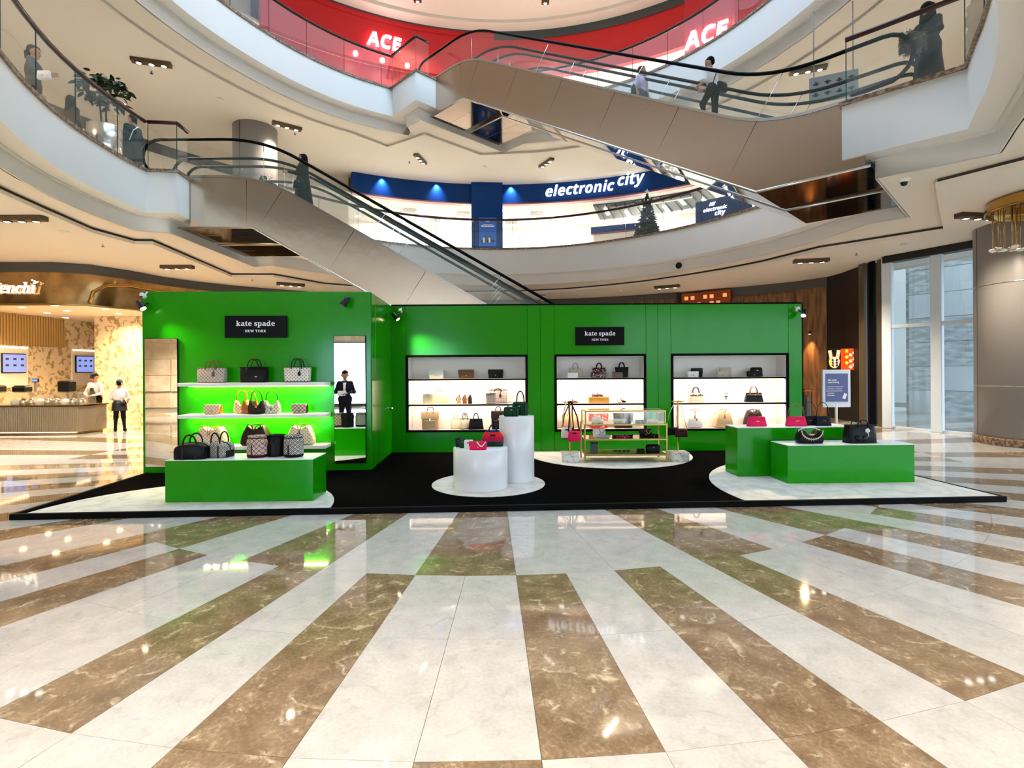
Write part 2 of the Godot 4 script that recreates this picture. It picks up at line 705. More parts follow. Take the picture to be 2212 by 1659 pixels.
	# leather and cloth of the bags
	for c in [["black_leather", Color(0.025, 0.025, 0.03)], ["navy_leather", Color(0.03, 0.04, 0.11)], ["tan_leather", Color(0.62, 0.36, 0.19)], ["brown_leather", Color(0.42, 0.29, 0.2)], ["umber_leather", Color(0.17, 0.11, 0.09)], ["beige_leather", Color(0.82, 0.68, 0.52)], ["cream_leather", Color(0.93, 0.85, 0.73)], ["white_leather", Color(0.93, 0.92, 0.91)], ["grey_leather", Color(0.70, 0.68, 0.64)], ["taupe_leather", Color(0.45, 0.36, 0.31)], ["pink_leather", Color(0.90, 0.06, 0.33)], ["maroon_leather", Color(0.22, 0.02, 0.04)], ["green_leather", Color(0.01, 0.22, 0.10)], ["orange_leather", Color(0.80, 0.38, 0.14)], ["red_leather", Color(0.86, 0.10, 0.07)], ["magenta_leather", Color(0.64, 0.03, 0.28)], ["blue_leather", Color(0.06, 0.17, 0.38)], ["mustard_card", Color(0.92, 0.66, 0.30)], ["stone_leather", Color(0.74, 0.70, 0.62)]]:
		mat(c[0], c[1], 0.45, 0.0, 0.32)
	tri(mat("lattice_grey", Color.WHITE, 0.6), lattice(Color(0.86, 0.81, 0.77), Color(0.27, 0.22, 0.21), Color(0.62, 0.55, 0.51)), 9.0)
	tri(mat("lattice_black", Color.WHITE, 0.6), lattice(Color(0.92, 0.88, 0.84), Color(0.93, 0.9, 0.86), Color(0.07, 0.07, 0.07)), 9.0)
	tri(mat("lattice_navy", Color.WHITE, 0.6), lattice(Color(0.05, 0.06, 0.09), Color(0.88, 0.87, 0.84), Color(0.75, 0.74, 0.7)), 9.0)
	tri(mat("lattice_orange", Color.WHITE, 0.6), lattice(Color(0.97, 0.90, 0.82), Color(0.66, 0.36, 0.20), Color(0.93, 0.80, 0.66)), 9.0)
	tri(mat("lattice_brown", Color.WHITE, 0.6), lattice(Color(0.86, 0.76, 0.71), Color(0.20, 0.13, 0.11), Color(0.78, 0.66, 0.6)), 8.0)
	tri(mat("lattice_cream", Color.WHITE, 0.6), lattice(Color(0.95, 0.87, 0.77), Color(0.96, 0.9, 0.8), Color(0.45, 0.33, 0.25)), 9.0)
	tri(mat("spot_cream", Color.WHITE, 0.6), lattice(Color(0.96, 0.88, 0.74), Color(0.95, 0.87, 0.74), Color(0.78, 0.66, 0.48)), 14.0)
	tri(mat("floral_plum", Color.WHITE, 0.5), spots(Color(0.13, 0.02, 0.05), Color(0.92, 0.72, 0.72), Color(0.62, 0.10, 0.20), 3), 3.6)
	tri(mat("floral_red", Color.WHITE, 0.5), spots(Color(0.66, 0.05, 0.07), Color(0.96, 0.88, 0.84), Color(0.93, 0.7, 0.66), 8, 60), 2.8)
	tri(mat("plaid_grey", Color.WHITE, 0.7), plaid(Color(0.70, 0.64, 0.61), Color(0.18, 0.16, 0.18)), 9.0)
	# shops and walls
	var wd := mat("wood_panel", Color.WHITE, 0.4)
	tri(wd, noise_tex(noise(12, 0.01, FastNoiseLite.TYPE_SIMPLEX_SMOOTH, FastNoiseLite.FRACTAL_FBM, 4), [[0.2, Color(0.34, 0.22, 0.13)], [0.5, Color(0.47, 0.32, 0.19)], [0.8, Color(0.56, 0.40, 0.25)]], 256), 0.8, true)
	wd.uv1_scale = Vector3(2.6, 0.3, 2.6)
	mat("dark_brown_wall", Color(0.10, 0.075, 0.055), 0.5)
	mat("olive_trim", Color(0.33, 0.28, 0.2), 0.4)
	mat("copper", Color(0.68, 0.36, 0.2), 0.3, 0.8)
	mat("column_grey", Color(0.52, 0.50, 0.49), 0.35)
	mat("alu_white", Color(0.86, 0.90, 0.94), 0.35)
	var fs := mat("facade_stone", Color.WHITE, 0.5)
	tri(fs, noise_tex(noise(14, 0.012, FastNoiseLite.TYPE_SIMPLEX_SMOOTH, FastNoiseLite.FRACTAL_FBM, 5, 60.0), [[0.2, Color(0.62, 0.67, 0.69)], [0.5, Color(0.74, 0.79, 0.81)], [0.8, Color(0.86, 0.90, 0.92)]], 512), 0.35, true)
	fs.uv1_scale = Vector3(0.3, 0.9, 0.3)
	mat("facade_pale", Color(0.84, 0.89, 0.92), 0.5)
	var st := mat("lobby_stone", Color.WHITE, 0.5)
	tri(st, noise_tex(noise(15, 0.01), [[0.2, Color(0.86, 0.77, 0.64)], [0.8, Color(0.95, 0.89, 0.79)]], 256), 0.4, true)
	var gf := mat("gold_fascia", Color.WHITE, 0.16, 0.85)
	tri(gf, noise_tex(noise(16, 0.008, FastNoiseLite.TYPE_SIMPLEX_SMOOTH, FastNoiseLite.FRACTAL_FBM, 4), [[0.2, Color(0.52, 0.40, 0.24)], [0.8, Color(0.76, 0.62, 0.42)]], 256), 0.4, true)
	tri(mat("floral_wallpaper", Color.WHITE, 0.6), noise_tex(noise(17, 0.022, FastNoiseLite.TYPE_SIMPLEX_SMOOTH, FastNoiseLite.FRACTAL_FBM, 4, 50.0), [[0.0, Color(0.92, 0.86, 0.76)], [0.60, Color(0.91, 0.85, 0.74)], [0.66, Color(0.62, 0.54, 0.40)], [0.85, Color(0.72, 0.64, 0.48)]], 512), 0.3, true)
	mat("gold_slat", Color(0.80, 0.68, 0.44), 0.35, 0.3)
	mat("counter_steel", Color(0.74, 0.68, 0.58), 0.3, 0.7)
	mat("ec_blue", Color(0.0, 0.20, 0.46), 0.45, 0.0, 0.3)
	mat("poster_blue", Color(0.05, 0.36, 0.78), 0.4)
	mat("ace_red", Color(0.80, 0.02, 0.09), 0.4)
	mat("slate_grey", Color(0.26, 0.30, 0.31), 0.5)
	mat("shop_white", Color(0.95, 0.94, 0.90), 0.6)
	mat("plastic_black", Color(0.03, 0.03, 0.03), 0.4)
	mat("plastic_grey", Color(0.55, 0.55, 0.54), 0.5)
	mat("fixture_brown", Color(0.36, 0.29, 0.20), 0.4, 0.4)
	mat("leaf", Color(0.12, 0.22, 0.10), 0.5)
	mat("stem", Color(0.30, 0.23, 0.15), 0.7)
	mat("fir", Color(0.05, 0.13, 0.10), 0.7)
	mat("fur", Color(0.38, 0.34, 0.28), 1.0)
	glow("lamp_warm", Color(1.0, 0.88, 0.70), 9.0)
	glow("lamp_white", Color(1.0, 0.97, 0.92), 9.0)
	glow("led_warm", Color(1.0, 0.86, 0.68), 3.0)
	glow("led_strip", Color(1.0, 0.93, 0.72), 3.0)
	glow("screen_blue", Color(0.42, 0.48, 0.72), 1.0)
	glow("sign_glow", Color(1.0, 0.95, 0.86), 1.3)
	glow("ace_glow", Color(1.0, 0.96, 1.0), 4.5)
	glow("ec_glow", Color(0.98, 0.99, 1.0), 1.2)
	glow("copper_glow", Color(0.95, 0.60, 0.38), 0.55)
	glow("screen_white", Color(0.82, 0.92, 1.0), 2.2)
	var bodym := mat("figure", Color.WHITE, 0.75, 0.0, 0.3)
	bodym.vertex_color_use_as_albedo = true


# ---------------------------------------------------------------- floor
func add_sector(st: SurfaceTool, a0: float, a1: float, r0: float, r1: float, y: float, uo: Vector2) -> void:
	var n := maxi(1, int(round((a1 - a0) / 3.75)))
	var g := 0.0012
	for i in n:
		var t0 := lerpf(a0, a1, float(i) / n)
		var t1 := lerpf(a0, a1, float(i + 1) / n)
		var e0 := rad_to_deg(g / r0) if i == 0 else 0.0
		var e1 := rad_to_deg(g / r0) if i == n - 1 else 0.0
		var p := [polar(180.0 - t0 - e0, r0 + g), polar(180.0 - t0 - e0, r1 - g), polar(180.0 - t1 + e1, r1 - g), polar(180.0 - t1 + e1, r0 + g)]
		var am := (a0 + a1) * 0.5
		var ur := polar(180.0 - am, 1.0) - C
		var ut := Vector2(-ur.y, ur.x)
		var order := [0, 1, 2, 0, 2, 3]
		for k in order:
			var q: Vector2 = p[k]
			st.set_uv(Vector2((q - C).dot(ur), (q - C).dot(ut)) * 0.55 + uo)
			st.add_vertex(plan(q, y))
		for k in 4:
			var q0: Vector2 = p[k]
			var q1: Vector2 = p[(k + 1) % 4]
			for v in [plan(q0, y), plan(q1, y), plan(q1, y - 0.01), plan(q0, y), plan(q1, y - 0.01), plan(q0, y - 0.01)]:
				st.set_uv(uo)
				st.add_vertex(v)


func build_floor() -> void:
	var st := begin()
	add_box(st, Vector3(0, -0.16, -8.0), Vector3(60, 0.3, 60), 0.0)
	var fl := struct("floor", done(st), M.grout, "polished marble floor with brown and white tiles fanning out in rings", "floor")
	var tiles: Array = []
	var a_dark := [0, 2, 4, 7, 9, 11, 13, 15, 17, -3, -5, -8, -10, -13, -15, -17]
	var i_dark := [-1, -3, 2, 4, 6, 8, -5, -7, -9, 10, -11, 12]
	var o_dark := [-1, -3, 2, 5, 8, 11, -6, -9, -12]
	for ring in range(-2, 7):
		var r0 := 6.6 + 2.14 * ring
		for half in 2:
			var ra := r0 + 1.07 * half
			var step := 2 if ring < 0 else 1
			for j in range(-48, 48, step):
				var dark := false
				if ring == -1:
					dark = i_dark.has(j / 2) or (absi(j) > 24 and posmod(j / 2, 2) == 0)
				elif ring == 0:
					dark = a_dark.has(j) or (absi(j) > 17 and posmod(j, 2) == 1)
				elif ring == 1:
					dark = o_dark.has(j) or (absi(j) > 12 and posmod(j, 3) == 1)
				elif ring < -1:
					dark = posmod(j / 2, 2) == 0
				else:
					dark = posmod(j + ring, 3 if ring % 2 == 0 else 2) == 0
				var a0 := 2.64 + 3.75 * j
				var a1 := a0 + 3.75 * step
				var mid := polar(180.0 - (a0 + a1) * 0.5, ra + 0.53)
				var score := 0.0
				if mid.y > 1.4:
					var ux := mid.x / mid.y
					var uy := 1.75 / mid.y
					if absf(ux) < 1.08 and uy < 0.92:
						score = (a1 - a0) * ra / pow(mid.y, 3.0)
						if mid.y > 6.9 and mid.y < 11.0 and absf(mid.x) < 6.0:
							score = 0.0
				tiles.append([score, a0, a1, ra, ra + 1.07, dark])
	tiles.sort_custom(func(p: Array, q: Array) -> bool: return p[0] > q[0])
	var rest := {}
	for i in tiles.size():
		var t: Array = tiles[i]
		var key := ("brown_marble_%d" if t[5] else "white_marble_%d") % rng.randi_range(0, 2)
		var uo := Vector2(rng.randf(), rng.randf())
		if i < 290 and t[0] > 0.0:
			var s := begin()
			s.set_smooth_group(-1)
			add_sector(s, t[1], t[2], t[3], t[4], 0.0, uo)
			part("floor_tile", done(s), M[key], fl)
		else:
			if not rest.has(key):
				rest[key] = begin()
				rest[key].set_smooth_group(-1)
			add_sector(rest[key], t[1], t[2], t[3], t[4], 0.0, uo)
	for key in rest:
		part("far_floor_tiles", done(rest[key]), M[key], fl).set_meta("kind", "stuff")


# ---------------------------------------------------------------- ground floor walls
func wall_line(pts: Array, y0: float, y1: float, thick: float) -> ArrayMesh:
	var line := PackedVector2Array(pts)
	var out := offset_line(line, thick, false)
	var poly := PackedVector2Array(line)
	for i in range(out.size() - 1, -1, -1):
		poly.append(out[i])
	return prism(poly, y0, y1)


func build_shell() -> void:
	# outer walls behind the ring of shops, thick and closed up to the roof; daylight comes through the roof opening and the window walls
	struct("wall_back", arc_slab(-75.0, 58.0, 25.0, 25.4, 0.0, 19.0, 40), M.shop_white, "pale outer wall behind the shops at the back", "wall")
	struct("wall_left", arc_slab(-140.0, -75.0, 25.0, 25.4, 0.0, 19.0, 30), M.cream_paint, "pale outer wall on the left side of the mall", "wall")
	struct("wall_right", arc_slab(56.0, 98.0, 14.3, 14.6, 5.0, 19.0, 24), M.cream_paint, "pale outer wall on the right above the window wall", "wall")
	# ground floor at the back: wood panels under a dark band
	var wb := struct("wall_lower_back", arc_slab(-34.0, 33.0, 13.3, 13.6, 0.0, 4.72, 30), M.wood_panel, "brown wood wall behind the booth under the ceiling", "wall")
	part("dark_band", arc_slab(-34.0, 33.0, 13.26, 13.5, 4.72, 5.0, 30), M.dark_band, wb)
	var wr := struct("wall_wood", wall_line([Vector2(7.1, 22.6), Vector2(10.6, 19.75), Vector2(11.2, 18.8)], 0.0, 4.68, 0.3), M.wood_panel, "warm brown wood panelled wall right of the booth", "wall")
	part("dark_band", wall_line([Vector2(7.1, 22.55), Vector2(10.6, 19.7), Vector2(11.2, 18.75)], 4.68, 5.0, 0.3), M.dark_band, wr)
	# proud wood boards with joints
	var p0 := Vector2(7.1, 22.6)
	var p1 := Vector2(10.6, 19.75)
	var dirv := (p1 - p0).normalized()
	for i in 5:
		var q := p0 + dirv * (0.45 + i * 0.9)
		for k in 2:
			var o := part("board", box(0.88, 3.05 if k == 0 else 1.5, 0.04, 0.006), M.wood_panel, wr, plan(q, 1.55 if k == 0 else 3.86) + Vector3(-0.02, 0, 0.03))
			o.rotation.y = atan2(-dirv.y * -1.0, dirv.x)
	var wd := struct("wall_dark", wall_line([Vector2(11.22, 18.8), Vector2(11.26, 18.0), Vector2(11.05, 16.35)], 0.0, 5.0, 0.3), M.dark_brown_wall, "dark brown wall between the wood panelling and the window wall", "wall")
	part("corner_trim", box(0.12, 5.0, 0.25, 0.01), M.olive_trim, wd, Vector3(10.95, 2.5, -16.45))
	part("corner_trim", box(0.10, 5.0, 0.2, 0.01), M.black_frame, wd, Vector3(11.0, 2.5, -16.1))
	part("corner_trim", box(0.10, 5.0, 0.2, 0.01), M.olive_trim, wd, Vector3(11.05, 2.5, -15.8))
	# copper screen of small openings above the booth's back wall
	var cs := thing("perforated_panel", "copper panel pierced with small glowing square openings, above the booth's back wall", "wall panel", Vector3(7.95, 4.45, -21.62), deg_to_rad(-39.2))
	part("backing", box(2.0, 0.95, 0.08, 0.01), M.copper, cs)
	for r in 3:
		for c in 7:
			part("opening", box(0.15, 0.15, 0.05, 0.01), M.copper_glow if (r + c) % 3 != 1 else M.copper, cs, Vector3(-0.78 + c * 0.26, -0.3 + r * 0.28, 0.05))
	# window wall on the right
	var a := Vector2(10.95, 15.55)
	var b := Vector2(11.75, 13.9)
	var b2 := Vector2(12.9, 11.6)
	var win := struct("window_1", prism(PackedVector2Array([a, b2, b2 + Vector2(0.1, 0.05), a + Vector2(0.1, 0.05)]), -0.05, 0.06), M.alu_white, "tall window wall of glass and pale aluminium mullions on the right", "window")
	var wd2 := (b2 - a).normalized()
	var yaw := atan2(wd2.y, wd2.x)
	for s in [0.12, 1.36, 2.65, 4.0]:
		var q: Vector2 = a + wd2 * s
		part("mullion", box(0.26 if s < 2.0 else 0.1, 5.0, 0.16, 0.01), M.alu_white, win, plan(q, 2.5), Vector3(0, yaw, 0))
	for s in [[0.12, 1.36], [1.36, 2.65], [2.65, 4.0]]:
		var q: Vector2 = a + wd2 * (s[0] + s[1]) * 0.5
		part("transom", box(s[1] - s[0], 0.1, 0.12, 0.01), M.alu_white, win, plan(q, 2.95), Vector3(0, yaw, 0))
		part("pane", box(s[1] - s[0] - 0.2, 2.8, 0.012, 0.0), M.glass, win, plan(q, 1.5), Vector3(0, yaw, 0))
		part("pane", box(s[1] - s[0] - 0.2, 2.0, 0.012, 0.0), M.glass, win, plan(q, 4.0), Vector3(0, yaw, 0))
	part("head_trim", box(4.3, 0.22, 0.3, 0.01), M.plastic_black, win, plan((a + b2) * 0.5, 4.92), Vector3(0, yaw, 0))
	# the stone-clad house front across the lane
	var fa := struct("facade", box(9.0, 11.0, 0.3, 0.0), M.facade_stone, "grey stone-clad house front seen through the window wall", "building", Vector3(18.3, 5.0, -17.4), Vector3(0, deg_to_rad(-58.0) + PI, 0))
	for r in 10:
		for c in 8:
			var pale := (r * 7 + c * 3) % 4 == 1 or (r % 3 == 1 and c % 2 == 0)
			part("stone_slab", box(1.08, 0.92, 0.06, 0.006), M.facade_pale if pale else M.facade_stone, fa, Vector3(-3.85 + c * 1.1, -4.6 + r * 0.94, 0.17))
			part("stone_slab", box(1.08, 0.92, 0.06, 0.006), M.facade_pale if pale else M.facade_stone, fa, Vector3(-3.85 + c * 1.1, -4.6 + r * 0.94, -0.17))
	struct("ground_outside", box(7.0, 0.2, 14.0, 0.0), M.facade_pale, "pale paving outside the window wall", "paving", Vector3(15.5, -0.11, -13.0), Vector3(0, deg_to_rad(-26), 0))
	# big round column at the right edge
	var col := struct("column", cyl(1.1, 0.14, 5.2, 64, 0.01), M.column_grey, "thick round grey column with dark joints at the right edge", "column", Vector3(11.95, 0, -12.0))
	part("base", cyl(1.13, 0.0, 0.17, 64, 0.01), M.granite, col)
	for y in [1.32, 3.62]:
		part("joint", cyl(1.104, y, y + 0.025, 64, 0.002), M.steel_trim, col)
	for k in 6:
		var an := deg_to_rad(60.0 * k + 20.0)
		part("joint", box(0.012, 4.9, 0.012, 0.0), M.dark_band, col, Vector3(cos(an) * 1.098, 2.65, sin(an) * 1.098))
	# hall behind the camera: stone wall with a large screen, and a window wall beside it
	var back := struct("wall_front", box(30.0, 19.0, 0.4, 0.0), M.lobby_stone, "beige stone wall behind the camera, seen only in mirrors", "wall", Vector3(-9.0, 9.5, 9.4))
	for r in 6:
		for c in 9:
			part("stone_panel", box(1.2, 0.78, 0.04 + 0.09 * ((r * 5 + c * 3) % 3), 0.02), M.lobby_stone, back, Vector3(-8.0 + c * 1.24, -9.1 + r * 0.8, -0.2))
	struct("wall_far_left", box(0.4, 19.0, 10.0, 0.0), M.cream_paint, "pale wall to the left of the camera, out of view", "wall", Vector3(-17.5, 9.5, 4.6))
	var w3 := struct("window_3", box(0.3, 0.3, 18.0, 0.02), M.alu_white, "tall daylight window wall to the right of the camera, out of view", "window", Vector3(16.4, 0.15, 0.3))
	for k in 10:
		part("mullion", box(0.2, 17.0, 0.14, 0.01), M.alu_white, w3, Vector3(0, 8.5, -9.0 + k * 2.0))
		if k < 9:
			part("pane", box(0.012, 16.8, 1.86, 0.0), M.glass, w3, Vector3(0, 8.5, -8.0 + k * 2.0))
	var sc := thing("led_screen", "large pale lit advertising screen reflected in the booth's right-hand mirror", "screen", Vector3(-5.6, 1.65, 8.75))
	part("housing", box(4.7, 3.1, 0.2, 0.02), M.plastic_black, sc)
	part("screen", box(4.6, 3.0, 0.02, 0.0), M.screen_white, sc, Vector3(0, 0, -0.11))
	area_light(sc, Vector3(0, 0, -0.16), Vector3(0, PI, 0), Vector2(4.6, 3.0), Color(0.86, 0.94, 1.0), 26.0)
	var w2 := struct("window_2", box(10.0, 0.3, 0.3, 0.02), M.alu_white, "tall window wall behind the camera on the right", "window", Vector3(11.3, 0.15, 9.3))
	for k in 6:
		part("mullion", box(0.14, 16.0, 0.2, 0.01), M.alu_white, w2, Vector3(-5.0 + k * 2.0, 8.0, 0))
		if k < 5:
			part("pane", box(1.86, 15.8, 0.012, 0.0), M.glass, w2, Vector3(-4.0 + k * 2.0, 8.0, 0))


func area_light(parent: Node3D, at: Vector3, rot: Vector3, size: Vector2, c: Color, energy: float) -> void:
	var l := AreaLight3D.new()
	l.name = "light"
	l.area_size = size
	l.light_color = c
	l.light_energy = energy
	l.area_range = 60.0
	l.shadow_enabled = true
	parent.add_child(l, true)
	l.position = at
	l.rotation = rot


func spot(parent: Node3D, at: Vector3, target: Vector3, angle: float, c: Color, energy: float, size := 0.06) -> void:
	var l := SpotLight3D.new()
	l.name = "light"
	l.light_color = c
	l.light_energy = energy
	l.spot_angle = angle
	l.spot_range = 60.0
	l.spot_attenuation = 2.0
	l.light_size = size
	l.shadow_enabled = true
	parent.add_child(l, true)
	l.position = at
	var d := (target - at).normalized()
	l.basis = Basis.looking_at(d, Vector3.UP if absf(d.y) < 0.98 else Vector3.RIGHT)


# ---------------------------------------------------------------- ring balconies
func l2_arc(a: float, b: float) -> PackedVector2Array:
	return ring_arc([Vector2(-190, 8.0), Vector2(-114, 7.95), Vector2(-100, 8.15), Vector2(-85, 8.28), Vector2(-60, 8.75), Vector2(-23, 9.45), Vector2(0, 9.52), Vector2(17, 9.35), Vector2(32, 9.05), Vector2(44, 8.85), Vector2(67, 8.55), Vector2(90, 8.2), Vector2(122, 7.75), Vector2(150, 7.75), Vector2(190, 8.0)], a, b)


func l3_arc(a: float, b: float) -> PackedVector2Array:
	return ring_arc([Vector2(-190, 8.0), Vector2(-100, 8.0), Vector2(-67, 8.1), Vector2(-54, 8.22), Vector2(-43, 8.4), Vector2(-27, 8.5), Vector2(0, 8.7), Vector2(30, 8.4), Vector2(46, 8.2), Vector2(66, 7.95), Vector2(100, 7.9), Vector2(190, 8.0)], a, b)


func joined(parts: Array) -> PackedVector2Array:
	var out := PackedVector2Array()
	for p in parts:
		for q in p:
			if out.is_empty() or out[-1].distance_to(q) > 0.02:
				out.append(q)
	return out


func balustrade(runs: Array, y: float, label: String, open_ends := true) -> void:
	var o := thing("glass_balustrade", label, "balustrade")
	for run in runs:
		var line: PackedVector2Array = run
		var rail := PackedVector3Array()
		for p in line:
			rail.append(plan(p, y + 1.12))
		part("handrail", tube(rail, 0.045, 8), M.rail_wood, o)
		# panes of about 1.3 m
		var i := 0
		while i < line.size() - 1:
			var j := i + 1
			var length := line[i].distance_to(line[j])
			while j < line.size() - 1 and length < 1.2:
				length += line[j].distance_to(line[j + 1])
				j += 1
			var poly := PackedVector2Array()
			for k in range(i, j + 1):
				poly.append(line[k])
			var e0 := (poly[1] - poly[0]).normalized() * 0.006
			var e1 := (poly[-1] - poly[-2]).normalized() * 0.006
			poly[0] += e0
			poly[-1] -= e1
			var st := begin()
			add_sweep(st, poly, [Vector2(0.0, y + 0.02), Vector2(0.0, y + 1.09)], false)
			part("glass_pane", done(st), M.glass, o)
			part("pane_edge", box(0.012, 1.07, 0.012, 0.0), M.glass_edge, o, plan(poly[0], y + 0.555))
			i = j
	return


func level(called: String, line: PackedVector2Array, y: float, groove: PackedVector2Array, drop: float, label: String) -> void:
	var fas := struct("trim_%s" % called, sweep(line, [Vector2(0.0, y - 0.05), Vector2(0.0, y - 1.0), Vector2(0.34, y - 1.0)], true), M.white_paint, "white curved fascia of the " + label, "balcony edge")
	part("lower_fascia", sweep(line, [Vector2(0.34, y - 0.98), Vector2(0.36, y - 1.02), Vector2(0.42, y - 1.02), Vector2(0.42, y - 1.35), Vector2(0.46, y - 1.35)], true), M.white_paint, fas)
	part("granite_cap", sweep(line, [Vector2(0.25, y - 0.05), Vector2(-0.04, y - 0.05), Vector2(-0.04, y + 0.02), Vector2(0.25, y + 0.02)], true), M.granite, fas)
	# slab top and soffits
	var st := begin()
	add_apron(st, offset_line(line, 0.2, true), y, 30.0)
	struct("floor_%s" % called, done(st), M.white_marble_0, "walkway floor of the " + label, "floor")
	st = begin()
	var inner := offset_line(line, 0.44, true)
	add_apron(st, inner, y - 1.35, 15.2)
	struct("ceiling_%s_soffit" % called, done(st), M.ceiling_paint, "cream soffit beside the edge of the " + label, "ceiling")
	st = begin()
	var n := groove.size()
	add_apron(st, groove, y - 1.35 - drop, 30.0)
	var ce := struct("ceiling_%s" % called, done(st), M.ceiling_paint, "cream dropped ceiling under the " + label, "ceiling")
	st = begin()
	st.set_smooth_group(-1)
	for k in n:
		var a := groove[k]
		var b := groove[(k + 1) % n]
		quad(st, plan(a, y - 1.41), plan(b, y - 1.41), plan(b, y - 1.35 - drop), plan(a, y - 1.35 - drop))
	part("step_edge", done(st), M.ceiling_paint, ce)
	st = begin()
	st.set_smooth_group(-1)
	var gi := offset_line(groove, 0.03, true)
	for k in n:
		quad(st, plan(gi[k], y - 1.35), plan(gi[(k + 1) % n], y - 1.35), plan(gi[(k + 1) % n], y - 1.42), plan(gi[k], y - 1.42))
	part("shadow_gap", done(st), M.groove if called == "first" else M.ceiling_paint, ce)


func build_levels() -> void:
	# first balcony
	var la := l2_arc(-176.0, -81.5)
	var lb := PackedVector2Array([Vector2(-8.5, 12.36), Vector2(-7.86, 12.42), Vector2(-7.9, 12.94)])
	var mouth := PackedVector2Array([Vector2(-7.92, 16.5)])
	var lc := l2_arc(-54.0, 82.0)
	var ld := PackedVector2Array([Vector2(8.35, 11.9), Vector2(5.95, 9.48), Vector2(7.19, 8.3)])
	var le := l2_arc(116.0, 180.0)
	var line := joined([la, lb, mouth, lc, ld, le])
	var gro := PackedVector2Array([Vector2(-9.23, 9.53), Vector2(-9.45, 10.6), Vector2(-9.75, 12.3), Vector2(-9.56, 13.4), Vector2(-9.12, 13.43), Vector2(-9.62, 18.14), Vector2(-8.21, 18.19), Vector2(-7.15, 20.14), Vector2(-4.6, 21.7), Vector2(-1.92, 22.39), Vector2(0.71, 22.3), Vector2(2.3, 21.8), Vector2(3.76, 20.98), Vector2(5.1, 20.0), Vector2(6.2, 18.84), Vector2(7.1, 17.7), Vector2(7.83, 16.51), Vector2(8.51, 14.62), Vector2(10.36, 12.64), Vector2(7.65, 9.51), Vector2(8.32, 8.4), Vector2(7.7, 6.2), Vector2(6.0, 3.8), Vector2(3.2, 2.0), Vector2(0.0, 1.4), Vector2(-3.4, 2.0), Vector2(-6.4, 3.8), Vector2(-8.4, 6.6)])
	level("first", line, L2, gro, 0.14, "first balcony")
	balustrade([l2_arc(-150.0, -81.5), PackedVector2Array([Vector2(-8.5, 12.36), Vector2(-7.86, 12.42)]), PackedVector2Array([Vector2(-7.86, 12.42), Vector2(-7.9, 12.9)])], L2, "left glass balustrade with dark wood handrail on the first balcony, beside the lower escalators")
	balustrade([l2_arc(-52.0, 80.0)], L2, "back glass balustrade of the first balcony in front of the blue electronics shop")
	balustrade([PackedVector2Array([Vector2(6.0, 9.44), Vector2(7.17, 8.32)]), joined([PackedVector2Array([Vector2(7.17, 8.32)]), l2_arc(117.0, 140.0)])], L2, "right glass balustrade of the first balcony with the hooded woman behind it")
	# second balcony
	var ma := l3_arc(-176.0, -27.0)
	var mb := PackedVector2Array([Vector2(-4.15, 18.6), Vector2(-3.13, 17.52), Vector2(-0.3, 20.35)])
	var mc := l3_arc(4.0, 180.0)
	line = joined([ma, mb, mc])
	var g2 := joined([offset_line(l3_arc(-176.0, -34.0), 1.15, false), PackedVector2Array([Vector2(-4.7, 20.2), Vector2(-3.13, 19.15), Vector2(-1.2, 21.0)]), offset_line(l3_arc(6.0, 176.0), 1.15, false)])
	level("second", line, L3, g2, 0.08, "second balcony")
	balustrade([l3_arc(-110.0, -27.0), PackedVector2Array([Vector2(-4.15, 18.6), Vector2(-3.13, 17.52)]), PackedVector2Array([Vector2(-3.13, 17.52), Vector2(-2.75, 17.9)])], L3, "left glass balustrade of the second balcony in front of the red shop")
	balustrade([l3_arc(6.0, 100.0)], L3, "right glass balustrade of the second balcony, behind the upper escalators")
	# third slab: only its ceiling shows
	var top := arc_pts(-180.0, 174.0, 6.6, 60)
	var st := begin()
	add_apron(st, top, 17.5, 27.0)
	var ct := struct("ceiling_top", done(st), M.ceiling_paint, "pale pink-white ceiling above the second balcony", "ceiling")
	part("dropped_rim", arc_slab(-60.0, 60.0, 12.6, 13.3, 17.36, 17.5, 40), M.ceiling_paint, ct)
	st = begin()
	add_sweep(st, top, [Vector2(0.0, 17.5), Vector2(0.0, 21.0), Vector2(0.4, 21.0), Vector2(0.4, 17.6)], true)
	struct("wall_skylight", done(st), M.white_paint, "white round shaft under the roof opening", "wall")
	st = begin()
	add_apron(st, offset_line(top, 0.4, true), 19.0, 30.0)
	struct("ceiling_roof", done(st), M.white_paint, "roof round the skylight", "ceiling")


# ---------------------------------------------------------------- escalators
func bend(pts: Array, r: float) -> PackedVector2Array:   # rounds the inner corners of a line
	var out := PackedVector2Array([pts[0]])
	for i in range(1, pts.size() - 1):
		var p: Vector2 = pts[i]
		var a: Vector2 = p + ((pts[i - 1] as Vector2) - p).normalized() * r
		var b: Vector2 = p + ((pts[i + 1] as Vector2) - p).normalized() * r
		for k in 9:
			var t := k / 8.0
			out.append(a.lerp(p, t).lerp(p.lerp(b, t), t))
	out.append(pts[-1])
	return out


func v3(p: Vector2, z: float) -> Vector3:
	return Vector3(p.x, p.y, z)


func cut(line: PackedVector2Array, x0: float, x1: float) -> PackedVector2Array:
	var out := PackedVector2Array()
	for i in line.size() - 1:
		var a := line[i]
		var b := line[i + 1]
		for x in [x0, x1]:
			if a.x < x and b.x > x:
				pass
		if a.x >= x0 and a.x <= x1 and (out.is_empty() or out[-1].distance_to(a) > 1e-4):
			out.append(a)
		if (a.x < x0 and b.x > x0):
			out.append(a.lerp(b, (x0 - a.x) / (b.x - a.x)))
		if (a.x < x1 and b.x > x1):
			out.append(a.lerp(b, (x1 - a.x) / (b.x - a.x)))
	if line[-1].x <= x1 and line[-1].x >= x0:
		out.append(line[-1])
	return out


